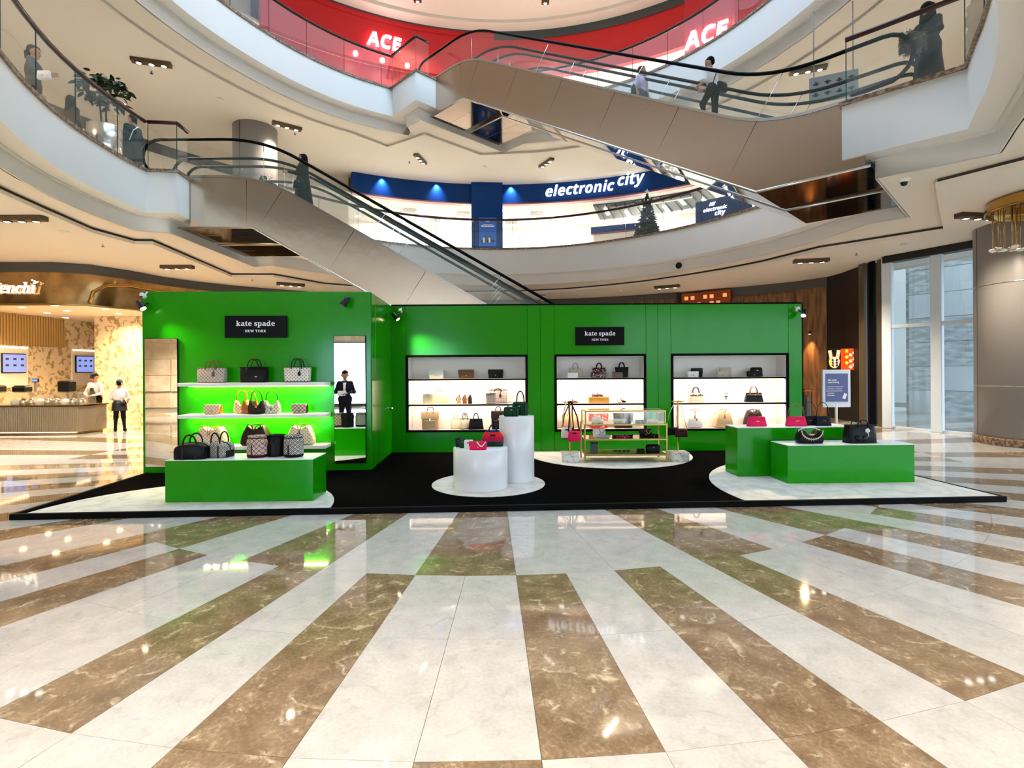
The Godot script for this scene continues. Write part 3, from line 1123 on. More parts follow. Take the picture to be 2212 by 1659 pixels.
# local frame: x runs down the escalator, y up from the lower floor, +z is the near side
func escalator(label: String, at: Vector3, yaw: float, rise: float, knee: float, s0: float, s1: float, near_panels: bool, both: float) -> Node3D:
	var o := thing("escalator", label, "escalator", at, yaw, "")
	var k2 := knee + rise / tan(deg_to_rad(30.0))
	var w := 1.5
	var skirt := bend([Vector2(s0, rise + 0.08), Vector2(knee, rise + 0.08), Vector2(k2, 0.08), Vector2(s1, 0.08)], 1.0)
	var d := 1.28
	var bk := d * tan(deg_to_rad(15.0))
	var under: Array = [Vector2(s0 - 0.30, rise + 0.08 - d), Vector2(knee - bk * 0.6, rise + 0.08 - d), Vector2(k2 - bk * 0.6, 0.08 - d), Vector2(s1 + 0.08, 0.08 - d)]
	# cladding plates: seams square to the slope
	var seams := [s0, knee - 0.35]
	var nplates := int(round((k2 - knee) / 1.9))
	for i in range(0, nplates + 1):
		seams.append(knee + 0.55 + (k2 - knee - 0.7) * i / float(nplates))
	seams.append(s1)
	for side in [0.0, -w]:
		for i in seams.size() - 1:
			var x0: float = seams[i]
			var x1: float = seams[i + 1]
			var top := cut(skirt, x0 + 0.006, x1 - 0.006)
			var sh0 := bk * 1.9 if i > 1 else 0.0
			var sh1 := bk * 1.9 if (i + 1 > 1 and i + 1 < seams.size() - 1) else 0.0
			var st := begin()
			st.set_smooth_group(-1)
			var n := 8
			for k in n:
				var ta := float(k) / n
				var tb := float(k + 1) / n
				var pa := line_at(top, ta)
				var pb := line_at(top, tb)
				var qa := under_at(under, lerpf(x0 - sh0, x1 - sh1, ta))
				var qb := under_at(under, lerpf(x0 - sh0, x1 - sh1, tb))
				quad(st, v3(pa, side), v3(pb, side), v3(qb, side), v3(qa, side))
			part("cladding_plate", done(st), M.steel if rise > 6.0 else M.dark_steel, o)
		var bst := begin()
		bst.set_smooth_group(-1)
		for k in 60:
			var xa := lerpf(s0, s1, k / 60.0)
			var xb := lerpf(s0, s1, (k + 1) / 60.0)
			quad(bst, Vector3(xa, curve_y(skirt, xa) - 0.02, side - 0.02 if side == 0.0 else side + 0.02), Vector3(xb, curve_y(skirt, xb) - 0.02, side - 0.02 if side == 0.0 else side + 0.02), Vector3(xb, under_at(under, xb).y + 0.02, side - 0.02 if side == 0.0 else side + 0.02), Vector3(xa, under_at(under, xa).y + 0.02, side - 0.02 if side == 0.0 else side + 0.02))
		part("plate_backing", done(bst), M.groove, o)
	# underside: flat dark landings and the sloping mirror-bright panels
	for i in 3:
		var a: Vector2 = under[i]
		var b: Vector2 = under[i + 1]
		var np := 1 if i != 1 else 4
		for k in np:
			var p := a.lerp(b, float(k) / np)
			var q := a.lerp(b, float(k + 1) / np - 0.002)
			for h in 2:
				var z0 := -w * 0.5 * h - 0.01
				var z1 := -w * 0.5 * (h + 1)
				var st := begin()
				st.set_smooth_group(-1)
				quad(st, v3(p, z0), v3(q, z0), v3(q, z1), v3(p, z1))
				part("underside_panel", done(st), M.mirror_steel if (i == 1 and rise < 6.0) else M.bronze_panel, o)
	var be := PackedVector3Array()
	for p in under:
		be.append(v3(p, 0.0))
	part("bottom_edge_trim", tube(be, 0.03, 6), M.steel_trim, o)
	# steps
	var st2 := begin()
	var nst := int(rise / 0.2)
	for i in nst + 1:
		var x := knee + (k2 - knee) * (i / float(nst))
		var y := rise - rise * i / float(nst)
		add_box(st2, Vector3(x, y - 0.12, -w * 0.5), Vector3(0.37, 0.24, 1.0), 0.0)
	add_box(st2, Vector3((s0 + knee) * 0.5, rise - 0.05, -w * 0.5), Vector3(knee - s0, 0.1, 1.0), 0.0)
	add_box(st2, Vector3((k2 + s1) * 0.5, -0.05, -w * 0.5), Vector3(s1 - k2, 0.1, 1.0), 0.0)
	part("steps", done(st2), M.step_metal, o)
	for side in [-0.16, -w + 0.16]:
		# balustrade: bright cap strip, glass panes, rubber handrail that loops round both ends
		var cap := begin()
		cap.set_smooth_group(-1)
		for i in skirt.size() - 1:
			var za: float = side - 0.17
			var zb: float = side + 0.17
			quad(cap, v3(skirt[i] + Vector2(0, 0.01), za), v3(skirt[i + 1] + Vector2(0, 0.01), za), v3(skirt[i + 1] + Vector2(0, 0.01), zb), v3(skirt[i] + Vector2(0, 0.01), zb))
			quad(cap, v3(skirt[i] + Vector2(0, 0.01), zb), v3(skirt[i + 1] + Vector2(0, 0.01), zb), v3(skirt[i + 1] + Vector2(0, -0.05), zb), v3(skirt[i] + Vector2(0, -0.05), zb))
			quad(cap, v3(skirt[i] + Vector2(0, 0.01), za), v3(skirt[i + 1] + Vector2(0, 0.01), za), v3(skirt[i + 1] + Vector2(0, -0.25), za), v3(skirt[i] + Vector2(0, -0.25), za))
		part("deck_strip", done(cap), M.steel_trim, o)
		var hr := 0.96
		var upper := bend([Vector2(s0 - 0.85, rise + 0.08 + hr), Vector2(knee, rise + 0.08 + hr), Vector2(k2, 0.08 + hr), Vector2(s1 + 0.25, 0.08 + hr)], 1.0)
		var loop := PackedVector3Array()
		for p in upper:
			loop.append(v3(p, side))
		for k in range(1, 10):
			var an := PI * 0.5 - PI * k / 10.0
			loop.append(v3(upper[-1] + Vector2(cos(an) * 0.42, -0.42 + sin(an) * 0.42), side))
		loop.append(v3(upper[-1] + Vector2(-0.5, -0.86), side))
		loop.append(v3(Vector2(s1, 0.1), side))
		for i in range(skirt.size() - 1, -1, -1):
			loop.append(v3(skirt[i] + Vector2(0, -0.02), side))
		loop.append(v3(upper[0] + Vector2(0.4, -0.86), side))
		for k in range(1, 10):
			var an := -PI * 0.5 - PI * k / 10.0
			loop.append(v3(upper[0] + Vector2(cos(an) * 0.42, -0.42 + sin(an) * 0.42), side))
		part("handrail", tube(loop, 0.038, 8, true), M.handrail_rubber, o)
		var xs := [s0 - 0.8, knee]
		var ng := int(round((k2 - knee) / 2.6))
		for i in range(1, ng):
			xs.append(knee + (k2 - knee) * i / float(ng))
		xs.append(k2)
		xs.append(s1 + 0.2)
		for i in xs.size() - 1:
			var st := begin()
			st.set_smooth_group(-1)
			var n := 6
			var tilt := 0.26
			var xa: float = xs[i] + (0.006 if i > 0 else 0.0)
			var xb: float = xs[i + 1] - (0.006 if i < xs.size() - 2 else 0.0)
			var ta0 := tilt if (i > 1) else 0.0
			var tb0 := tilt if (i + 1 > 1 and i + 1 < xs.size() - 2) else 0.0
			for k in n:
				var u0 := lerpf(xa, xb, float(k) / n)
				var u1 := lerpf(xa, xb, float(k + 1) / n)
				var m0 := lerpf(ta0, tb0, float(k) / n)
				var m1 := lerpf(ta0, tb0, float(k + 1) / n)
				quad(st, Vector3(u0 - m0, curve_y(skirt, u0 - m0) + 0.01, side), Vector3(u1 - m1, curve_y(skirt, u1 - m1) + 0.01, side), Vector3(u1 + m1, curve_y(upper, u1 + m1) - 0.03, side), Vector3(u0 + m0, curve_y(upper, u0 + m0) - 0.03, side))
			part("glass_pane", done(st), M.glass, o)
			if i > 0:
				part("pane_edge", rod(Vector3(xa - ta0, curve_y(skirt, xa - ta0), side), Vector3(xa + ta0, curve_y(upper, xa + ta0) - 0.03, side), 0.007, 5), M.chrome, o)
	return o


func line_at(line: PackedVector2Array, t: float) -> Vector2:
	var total := 0.0
	for i in line.size() - 1:
		total += line[i].distance_to(line[i + 1])
	var want := total * t
	for i in line.size() - 1:
		var l := line[i].distance_to(line[i + 1])
		if want <= l + 1e-6:
			return line[i].lerp(line[i + 1], want / maxf(l, 1e-6))
		want -= l
	return line[-1]


func under_at(line: Array, x: float) -> Vector2:
	return Vector2(x, curve_y(PackedVector2Array(line), x))


func curve_y(line: PackedVector2Array, x: float) -> float:
	if x <= line[0].x:
		return line[0].y
	for i in line.size() - 1:
		if x <= line[i + 1].x:
			return lerpf(line[i].y, line[i + 1].y, (x - line[i].x) / maxf(1e-6, line[i + 1].x - line[i].x))
	return line[-1].y


func build_escalators() -> void:
	escalator("nearer lower escalator, steel-clad, behind the booth, with the woman in black on it", Vector3(-7.9, 0, -12.97), 0.0, L2, 1.75, 0.02, 14.4, true, 0.0)
	escalator("farther of the two lower escalators, behind the one with the woman in black", Vector3(-7.9, 0, -14.72), 0.0, L2, 1.75, 0.02, 14.4, false, 0.0)
	var y := deg_to_rad(-45.0)
	escalator("nearer upper escalator, steel-clad, with the man in a white shirt on it", Vector3(-2.6, L2, -18.13), y, L3 - L2, 1.75, 0.05, 12.5, true, 0.0)
	escalator("farther of the two upper escalators, with the woman in a lilac shirt on it", Vector3(-2.6 + 1.75 * 0.7071, L2, -18.13 - 1.75 * 0.7071), y, L3 - L2, 1.75, 0.05, 12.5, false, 0.0)


# ---------------------------------------------------------------- the booth
const WALL_YAW := 0.0454
const WALL_AT := Vector3(-6.2, DECK, -8.85)


func on_wall(u: float, y: float, out: float) -> Vector3:   # a point in front of the left-hand booth wall: u along it from its left end
	return WALL_AT + Vector3(cos(WALL_YAW) * u + sin(WALL_YAW) * out, y - DECK, -sin(WALL_YAW) * u + cos(WALL_YAW) * out)


func disc_cut(c: Vector2, r: float, keep: PackedVector2Array) -> PackedVector2Array:
	var d := PackedVector2Array()
	for k in 72:
		var t := TAU * k / 72.0
		d.append(c + Vector2(cos(t), sin(t)) * r)
	return Geometry2D.intersect_polygons(d, keep)[0]


func build_booth() -> void:
	var deck := PackedVector2Array([Vector2(-6.0, 6.28), Vector2(6.42, 6.85), Vector2(6.1, 11.4), Vector2(-6.3, 11.0)])
	var inner := Geometry2D.offset_polygon(deck, -0.05)[0]
	var pf := thing("display_platform", "low platform of black carpet with a black edge strip, under the whole green booth", "platform")
	part("carpet", prism(inner, 0.0, DECK), M.black_carpet, pf)
	for i in 4:
		var a := deck[i]
		var b := deck[(i + 1) % 4]
		var m := (a + b) * 0.5
		var dv := (b - a).normalized()
		var nv := Vector2(-dv.y, dv.x)
		if (C - m).dot(nv) < 0:
			nv = -nv
		var e := part("edge_strip", box(a.distance_to(b), 0.072, 0.055, 0.006), M.black_frame, pf, plan(m + nv * 0.027, 0.036))
		e.rotation.y = atan2(dv.y, dv.x)
	# rugs
	single("rug", prism(disc_cut(Vector2(-4.05, 6.35), 1.80, inner), DECK, DECK + 0.008), M.pale_rug, "pale marbled rug under the green plinth at the front left", "rug", Vector3.ZERO, Vector3.ZERO, "round pale rugs on the carpet")
	single("rug", prism(disc_cut(Vector2(-0.36, 7.88), 0.84, inner), DECK, DECK + 0.008), M.pale_rug, "small round pale rug under the two white drums", "rug", Vector3.ZERO, Vector3.ZERO, "round pale rugs on the carpet")
	single("rug", prism(disc_cut(Vector2(1.93, 10.6), 1.60, PackedVector2Array([Vector2(-3, 5), Vector2(6, 5), Vector2(6, 10.93), Vector2(-3, 10.93)])), DECK, DECK + 0.008), M.pale_rug, "round pale rug under the gold glass display table", "rug", Vector3.ZERO, Vector3.ZERO, "round pale rugs on the carpet")
	single("rug", prism(disc_cut(Vector2(5.55, 7.35), 2.64, inner), DECK, DECK + 0.008), M.pale_rug, "large pale marbled rug under the two green plinths on the right", "rug", Vector3.ZERO, Vector3.ZERO, "round pale rugs on the carpet")
	# left-hand wall block
	var w := 3.79
	var h := 3.05
	var lw := thing("booth_wall", "deep glossy green wall block on the left, carrying three white shelves and two mirrors", "display wall", WALL_AT, WALL_YAW)
	part("body", box(w, h, 1.95, 0.006), M.green_panel, lw, Vector3(w * 0.5, h * 0.5, -0.98))
	part("side_panel", box(0.012, h - 0.02, 1.6, 0.004), M.green_panel, lw, Vector3(w + 0.006, h * 0.5, -1.14))
	part("corner_strip", box(0.014, h - 0.02, 0.27, 0.004), M.green_panel, lw, Vector3(w + 0.006, h * 0.5, -0.18))
	var dh := part("door_handle", rod(Vector3(0, 0, 0), Vector3(0, 0, 0.16), 0.014), M.chrome, lw, Vector3(w + 0.07, 0.93, -1.75))
	part("rosette", rod(Vector3(-0.06, 0, 0.02), Vector3(0.0, 0, 0.02), 0.026, 12), M.chrome, dh)
	sign_board(on_wall(1.389, 2.510, 0.025), WALL_YAW, 1.015, 0.367, "black sign board with the shop name on the left-hand green wall", 553)
	# three white shelves with a light strip below the upper two
	var su0 := 0.753
	var su1 := 3.113
	var ys := [1.574, 1.052, 0.535]
	var nm := ["top white shelf on the left-hand green wall", "middle white shelf on the left-hand green wall", "lowest white shelf on the left-hand green wall, behind the front plinth"]
	for i in 3:
		var s := thing("wall_shelf", nm[i], "shelf", on_wall((su0 + su1) * 0.5, ys[i], 0.0), WALL_YAW, "white shelves on the left-hand wall")
		part("board", box(su1 - su0, 0.055, 0.32, 0.004), M.shelf_white, s, Vector3(0, -0.0275, 0.16))
		if i < 2:
			part("light_strip", box(su1 - su0 - 0.1, 0.012, 0.02, 0.002), M.led_strip, s, Vector3(0, -0.062, 0.06))
			area_light(s, Vector3(0, -0.07, 0.07), Vector3(deg_to_rad(-80), 0, 0), Vector2(su1 - su0 - 0.1, 0.03), Color(1.0, 0.90, 0.62), 3.0)
	# mirrors
	var m0 := 0.058
	var m1 := 0.593
	for q in [[m0, m1, 2.320, 0.166, "tall narrow wall mirror at the left end of the green wall"], [3.179, 3.708, 2.357, 0.184, "tall narrow wall mirror at the right end of the green wall, reflecting a suited man"]]:
		var mi := thing("wall_mirror", q[4], "mirror", on_wall((q[0] + q[1]) * 0.5, (q[2] + q[3]) * 0.5, 0.0), WALL_YAW)
		part("backing", box(q[1] - q[0], q[2] - q[3], 0.03, 0.003), M.black_frame, mi, Vector3(0, 0, 0.016))
		part("mirror_pane", box(q[1] - q[0] - 0.012, q[2] - q[3] - 0.012, 0.004, 0.0), M.mirror, mi, Vector3(0, 0, 0.033))
	# back wall with three niches
	var D := 10.95
	var top := 3.1
	var nt := 2.075
	var nb := 0.475
	var bw := thing("booth_wall", "long glossy green back wall of the booth with three lit shelf niches", "display wall", Vector3(0, 0, -D))
	var cols := [[-2.500, -2.202, 0], [-2.202, 0.324, 1], [0.324, 0.593, 0], [0.593, 0.881, 0], [0.881, 2.783, 1], [2.783, 3.032, 0], [3.032, 3.301, 0], [3.301, 5.741, 1], [5.741, 6.020, 0]]
	var niche := 0
	for c in cols:
		var x0: float = c[0]
		var x1: float = c[1]
		var cw := x1 - x0 - 0.004
		var cx := (x0 + x1) * 0.5
		if c[2] == 0:
			part("panel", box(cw, top - DECK, 0.1, 0.003), M.green_panel, bw, Vector3(cx, (top + DECK) * 0.5, -0.05))
			continue
		part("panel", box(cw, top - nt, 0.1, 0.003), M.green_panel, bw, Vector3(cx, (top + nt) * 0.5, -0.05))
		part("panel", box(cw, nb - DECK, 0.1, 0.003), M.green_panel, bw, Vector3(cx, (nb + DECK) * 0.5, -0.05))
		# niche: frame, two black shelves, white lining, light strips
		var fr := begin()
		var t := 0.045
		add_box(fr, Vector3(cx, nt - t * 0.5, -0.2), Vector3(x1 - x0, t, 0.44), 0.003)
		add_box(fr, Vector3(cx, nb + t * 0.5, -0.2), Vector3(x1 - x0, t, 0.44), 0.003)
		add_box(fr, Vector3(x0 + t * 0.5, (nt + nb) * 0.5, -0.2), Vector3(t, nt - nb - t * 2.0, 0.44), 0.003)
		add_box(fr, Vector3(x1 - t * 0.5, (nt + nb) * 0.5, -0.2), Vector3(t, nt - nb - t * 2.0, 0.44), 0.003)
		part("niche_frame", done(fr), M.black_frame, bw)
		var iw := x1 - x0 - t * 2.0
		part("niche_back", box(iw, nt - nb - t * 2.0, 0.02, 0.0), M.niche_white, bw, Vector3(cx, (nt + nb) * 0.5, -0.42))
		for sg in [-1.0, 1.0]:
			part("niche_side", box(0.012, nt - nb - t * 2.0, 0.40, 0.0), M.niche_white, bw, Vector3(cx + sg * (iw * 0.5 - 0.006), (nt + nb) * 0.5, -0.22))
		part("niche_lining", box(iw, 0.012, 0.40, 0.0), M.niche_white, bw, Vector3(cx, nt - t - 0.006, -0.22))
		part("niche_lining", box(iw, 0.012, 0.40, 0.0), M.niche_white, bw, Vector3(cx, nb + t + 0.006 - 0.012, -0.22))
		for y in [1.563, 1.032]:
			var sh := part("niche_shelf", box(iw, 0.034, 0.42, 0.003), M.black_frame, bw, Vector3(cx, y, -0.2))
			part("shelf_lining", box(iw - 0.01, 0.004, 0.38, 0.0), M.niche_white, sh, Vector3(0, 0.019, -0.01))
			part("light_strip", box(iw - 0.06, 0.012, 0.02, 0.002), M.led_warm, sh, Vector3(0, -0.023, 0.15))
			area_light(sh, Vector3(0, -0.033, 0.14), Vector3(deg_to_rad(-62), 0, 0), Vector2(iw - 0.06, 0.03), Color(1.0, 0.88, 0.77), 1.2 * iw / 2.4)
		niche += 1
	var tr := part("top_edge", box(6.020 - -2.500, 0.03, 0.14, 0.004), M.black_frame, bw, Vector3((6.020 + -2.500) * 0.5, top + 0.012, -0.06))
	part("end_board", box(0.02, top - DECK, 0.5, 0.003), M.black_frame, bw, Vector3(6.039, (top + DECK) * 0.5, -0.26))
	part("back_board", box(6.020 - -2.500, top - DECK, 0.04, 0.003), M.green_dark_gap, bw, Vector3((6.020 + -2.500) * 0.5, (top + DECK) * 0.5, -0.5))
	sign_board(Vector3(1.822, 2.447, -D + 0.025), 0.0, 1.009, 0.375, "black sign board with the shop name on the green back wall above the middle niche", 1296)
	# green plinths
	var p := thing("plinth", "low green plinth with a white top at the front left, carrying black and patterned bags", "plinth", Vector3(-3.55, DECK + 0.008, -7.10), 0.021)
	part("body", box(1.9, 0.535, 0.52, 0.005), M.green_panel, p, Vector3(0, 0.2675, 0))
	part("top_board", box(1.9, 0.012, 0.52, 0.003), M.shelf_white, p, Vector3(0, 0.541, 0))
	p = thing("plinth", "taller green plinth with a white top on the right, carrying pink and navy clutch bags", "plinth", Vector3(4.44, DECK + 0.008, -8.50), 0.026)
	part("body", box(1.86, 0.755, 0.44, 0.005), M.green_panel, p, Vector3(0, 0.3775, 0))
	part("top_board", box(1.86, 0.012, 0.44, 0.003), M.shelf_white, p, Vector3(0, 0.761, 0))
	p = thing("plinth", "low green plinth with a white top at the front right, carrying two black bags", "plinth", Vector3(4.97, DECK + 0.008, -7.99), 0.026)
	part("body", box(1.9, 0.55, 0.48, 0.005), M.green_panel, p, Vector3(0, 0.275, 0))
	part("top_board", box(1.9, 0.012, 0.48, 0.003), M.shelf_white, p, Vector3(0, 0.556, 0))
	# white drums
	single("display_drum", cyl(0.392, 0.0, 0.572, 64, 0.006), M.podium_white, "low wide white drum with coloured bags on it", "drum", Vector3(-0.465, DECK + 0.008, -7.66))
	single("display_drum", cyl(0.268, 0.0, 0.985, 64, 0.006), M.podium_white, "tall slim white drum with two green bags on it", "drum", Vector3(0.066, DECK + 0.008, -8.12))


func sign_board(at: Vector3, yaw: float, w: float, h: float, label: String, px: int) -> void:
	if px == 553:
		at += Vector3(w * 0.5, 0, 0)
	var s := thing("shop_sign", label, "sign", at, yaw)
	part("board", box(w, h, 0.05, 0.004), M.sign_black, s)
	part("lettering", fitted("kate spade", w * 0.625, 0.006, true, true, 0.0, 1), M.letter_white, s, Vector3(0, h * 0.115, 0.027))
	part("lettering", fitted("NEW YORK", w * 0.345, 0.006, true, true, 0.0, 3), M.letter_white, s, Vector3(0, -h * 0.20, 0.027))


func fitted(text: String, width: float, depth: float, serif := false, bold := true, shear := 0.0, spacing := 0) -> ArrayMesh:
	var key := "t%s/%.3f/%s/%s/%.2f" % [text, width, serif, bold, shear]
	if cache.has(key):
		return cache[key]
	var m := letters(text, 1.0, 0.0, serif, bold, shear, spacing)
	var s := width / m.get_aabb().size.x
	var c := m.get_aabb().get_center()
	var out := ArrayMesh.new()
	for i in m.get_surface_count():
		var arr := m.surface_get_arrays(i)
		var v: PackedVector3Array = arr[Mesh.ARRAY_VERTEX]
		var idx = arr[Mesh.ARRAY_INDEX]
		var st := begin()
		st.set_smooth_group(-1)
		var order: PackedInt32Array = idx if idx != null else PackedInt32Array(range(v.size()))
		for z in [-0.5, 0.5]:
			for k in order:
				var p := (v[k] - c) * s
				st.add_vertex(Vector3(p.x, p.y, z * depth))
		# side walls along edges used by one triangle only
		var edges := {}
		for k in range(0, order.size(), 3):
			for e in 3:
				var a := v[order[k + e]]
				var b := v[order[k + (e + 1) % 3]]
				var k1 := "%.4f,%.4f/%.4f,%.4f" % [a.x, a.y, b.x, b.y]
				var k2 := "%.4f,%.4f/%.4f,%.4f" % [b.x, b.y, a.x, a.y]
				if edges.has(k2):
					edges.erase(k2)
				else:
					edges[k1] = [a, b]
		for e in edges.values():
			var a: Vector3 = (e[0] - c) * s
			var b: Vector3 = (e[1] - c) * s
			quad(st, Vector3(a.x, a.y, -0.5 * depth), Vector3(b.x, b.y, -0.5 * depth), Vector3(b.x, b.y, 0.5 * depth), Vector3(a.x, a.y, 0.5 * depth))
		st.generate_normals()
		st.commit(out)
	cache[key] = out
	return out


func build_fixtures() -> void:
	# gold glass display table
	var x0 := 1.30
	var x1 := 2.82
	var z0 := -9.58
	var z1 := -10.16
	var t := thing("display_table", "gold-framed display table with a glass case on top, full of wallets and small bags", "display table", Vector3((x0 + x1) * 0.5, DECK + 0.008, (z0 + z1) * 0.5))
	var w := x1 - x0
	var d := z0 - z1
	for sx in [-1.0, 1.0]:
		for sz in [-1.0, 1.0]:
			part("leg", box(0.032, 0.70, 0.032, 0.003), M.brushed_gold, t, Vector3(sx * (w * 0.5 - 0.016), 0.35, sz * (d * 0.5 - 0.016)))
			part("case_post", box(0.024, 0.24, 0.024, 0.003), M.brushed_gold, t, Vector3(sx * (w * 0.5 - 0.035), 0.81, sz * (d * 0.5 - 0.035)))
	for y in [0.685, 0.415, 0.135]:
		part("shelf", box(w - 0.02, 0.022, d - 0.02, 0.003), M.olive_glass, t, Vector3(0, y, 0))
		for sz in [-1.0, 1.0]:
			part("rail", box(w, 0.03, 0.026, 0.003), M.brushed_gold, t, Vector3(0, y - 0.004, sz * (d * 0.5 - 0.014)))
	for sz in [-1.0, 1.0]:
		part("rail", box(w - 0.05, 0.026, 0.026, 0.003), M.brushed_gold, t, Vector3(0, 0.925, sz * (d * 0.5 - 0.035)))
		part("glass_pane", box(w - 0.1, 0.215, 0.006, 0.0), M.glass, t, Vector3(0, 0.805, sz * (d * 0.5 - 0.035)))
	for sx in [-1.0, 1.0]:
		part("rail", box(0.026, 0.026, d - 0.05, 0.003), M.brushed_gold, t, Vector3(sx * (w * 0.5 - 0.035), 0.925, 0))
		part("glass_pane", box(0.006, 0.215, d - 0.1, 0.0), M.glass, t, Vector3(sx * (w * 0.5 - 0.035), 0.805, 0))
	part("glass_top", box(w - 0.09, 0.008, d - 0.09, 0.0), M.glass, t, Vector3(0, 0.94, 0))
	# two marble-footed bag stands
	for q in [[1.06, "left"], [3.06, "right"]]:
		var s := thing("bag_stand", "brass bag stand on a white marble block, %s of the gold display table" % q[0 + 1], "bag stand", Vector3(q[0], DECK + 0.008, -9.75))
		part("marble_foot", box(0.32, 0.17, 0.30, 0.006), M.white_marble_block, s, Vector3(0, 0.085, 0))
		part("pole", rod(Vector3(0, 0.17, 0), Vector3(0, 1.09, 0), 0.014, 10), M.brass, s)
		part("arm", rod(Vector3(-0.11, 1.09, 0), Vector3(0.11, 1.09, 0), 0.012, 10), M.brass, s)
	# spotlights clamped to the walls
	wall_lamp(on_wall(0.1, 2.86, 0.0), Vector3(-5.3, 1.9, -8.6), "black clamp spotlight at the top left corner of the left-hand green wall", false, true)
	wall_lamp(on_wall(3.42, 2.92, 0.0), Vector3(-3.6, 1.5, -8.6), "black clamp spotlight at the top right corner of the left-hand green wall", false, false)
	wall_lamp(Vector3(-2.36, 2.86, -10.9), Vector3(-1.0, 1.2, -10.5), "glowing clamp spotlight in the corner where the two green walls meet", true, false)
	wall_lamp(Vector3(5.95, 2.88, -10.9), Vector3(4.6, 1.0, -9.6), "glowing clamp spotlight at the right end of the green back wall", true, false)
	for q in [[Vector3(-2.28, 3.0, -10.86), "white security camera on the green back wall at its left end"], [Vector3(5.86, 2.99, -10.86), "white security camera on the green back wall at its right end"], [Vector3(-6.08, 3.04, -8.75), "white security camera on top of the left-hand green wall"]]:
		var c := thing("security_camera", q[1], "camera", q[0])
		part("bracket", rod(Vector3(0, 0.05, -0.06), Vector3(0, 0, 0.0), 0.012), M.white_paint, c)
		part("body", lathe([Vector2(0, -0.05), Vector2(0.034, -0.045), Vector2(0.04, 0.0), Vector2(0.034, 0.05), Vector2(0, 0.055)], 16), M.white_paint, c, Vector3(0, -0.02, 0.04), Vector3(deg_to_rad(70), 0, 0))
		part("lens", cyl(0.022, 0.0, 0.012, 16, 0.002), M.plastic_black, c, Vector3(0, -0.042, 0.085), Vector3(deg_to_rad(70), 0, 0))
	# floor sign outside the booth
	var sg := thing("poster_stand", "clear-framed blue notice on a white pole stand, right of the booth", "notice stand", Vector3(7.611, 0.0, -12.4))
	part("pole", rod(Vector3(0, 0.03, 0), Vector3(0, 0.9, 0), 0.03, 12), M.white_paint, sg)
	part("foot", cyl(0.2, 0.0, 0.03, 32), M.white_paint, sg)
	part("frame", box(0.66, 0.88, 0.05, 0.01), M.alu_white, sg, Vector3(0, 1.28, 0))
	var nt := part("notice", box(0.52, 0.66, 0.01, 0.0), mat("notice_blue", Color(0.30, 0.33, 0.55), 0.3), sg, Vector3(0, 1.30, 0.03))
	part("lettering", fitted("the new", 0.2, 0.003), M.letter_white, nt, Vector3(-0.11, 0.18, 0.007))
	part("lettering", fitted("east living", 0.26, 0.003), M.letter_white, nt, Vector3(-0.08, 0.12, 0.007))
	for i in 8:
		part("text_line", box(0.15 + 0.03 * (i % 3), 0.01, 0.003, 0.0), M.letter_white, nt, Vector3(-0.15 if i < 5 else 0.04, 0.02 - 0.05 * (i % 5), 0.007))
	part("card", box(0.07, 0.13, 0.004, 0.0), M.letter_white, nt, Vector3(0.18, -0.20, 0.008), Vector3(0, 0, -0.4))
	# picture screen on the dark wall
	var ps := thing("picture_screen", "lit picture screen of hands holding sweets beside an orange panel, on the dark brown wall", "screen", Vector3(11.06, 2.05, -17.55), deg_to_rad(-62))
	part("housing", box(1.1, 0.75, 0.07, 0.01), M.plastic_black, ps)
	part("orange_picture", box(0.62, 0.7, 0.01, 0.0), glow("orange_screen", Color(0.80, 0.20, 0.04), 1.0), ps, Vector3(0.22, 0, 0.04))
	part("dark_picture", box(0.42, 0.7, 0.01, 0.0), mat("screen_dark", Color(0.05, 0.03, 0.03), 0.3), ps, Vector3(-0.31, 0, 0.04))
	var pc := [glow("sweet_yellow", Color(0.95, 0.7, 0.1), 0.7), glow("sweet_white", Color(0.95, 0.93, 0.85), 0.7), glow("sweet_pale", Color(0.92, 0.70, 0.55), 0.7)]
	for i in 9:
		part("printed_sweet", box(0.09, 0.1, 0.006, 0.0), pc[i % 3], ps, Vector3(0.1 + 0.12 * ((i * 2) % 3), 0.27 - 0.065 * i, 0.047), Vector3(0, 0, i * 0.7))
	part("printed_hand", loft([[-0.24, 0.05, 0.003, 0.0, 0], [-0.16, 0.15, 0.003, 0.0, 0], [0.0, 0.19, 0.003, 0.0, 0], [0.10, 0.15, 0.003, 0.0, 0], [0.14, 0.05, 0.003, 0.0, 0]], 2.2), pc[2], ps, Vector3(-0.31, -0.05, 0.047))
	for s in [-1.0, 1.0]:
		part("printed_arm", rod(Vector3(s * 0.10, 0.02, 0), Vector3(s * 0.15, 0.31, 0), 0.06), pc[2], ps, Vector3(-0.31, 0, 0.035))
	for i in 12:
		part("printed_sweet", box(0.07, 0.08, 0.006, 0.0), [pc[0], M.plastic_black, pc[1], M.fixture_brown][i % 4], ps, Vector3(-0.40 + 0.06 * (i % 4), -0.20 + 0.09 * (i / 4), 0.052 + 0.001 * i), Vector3(0, 0, i * 0.8))


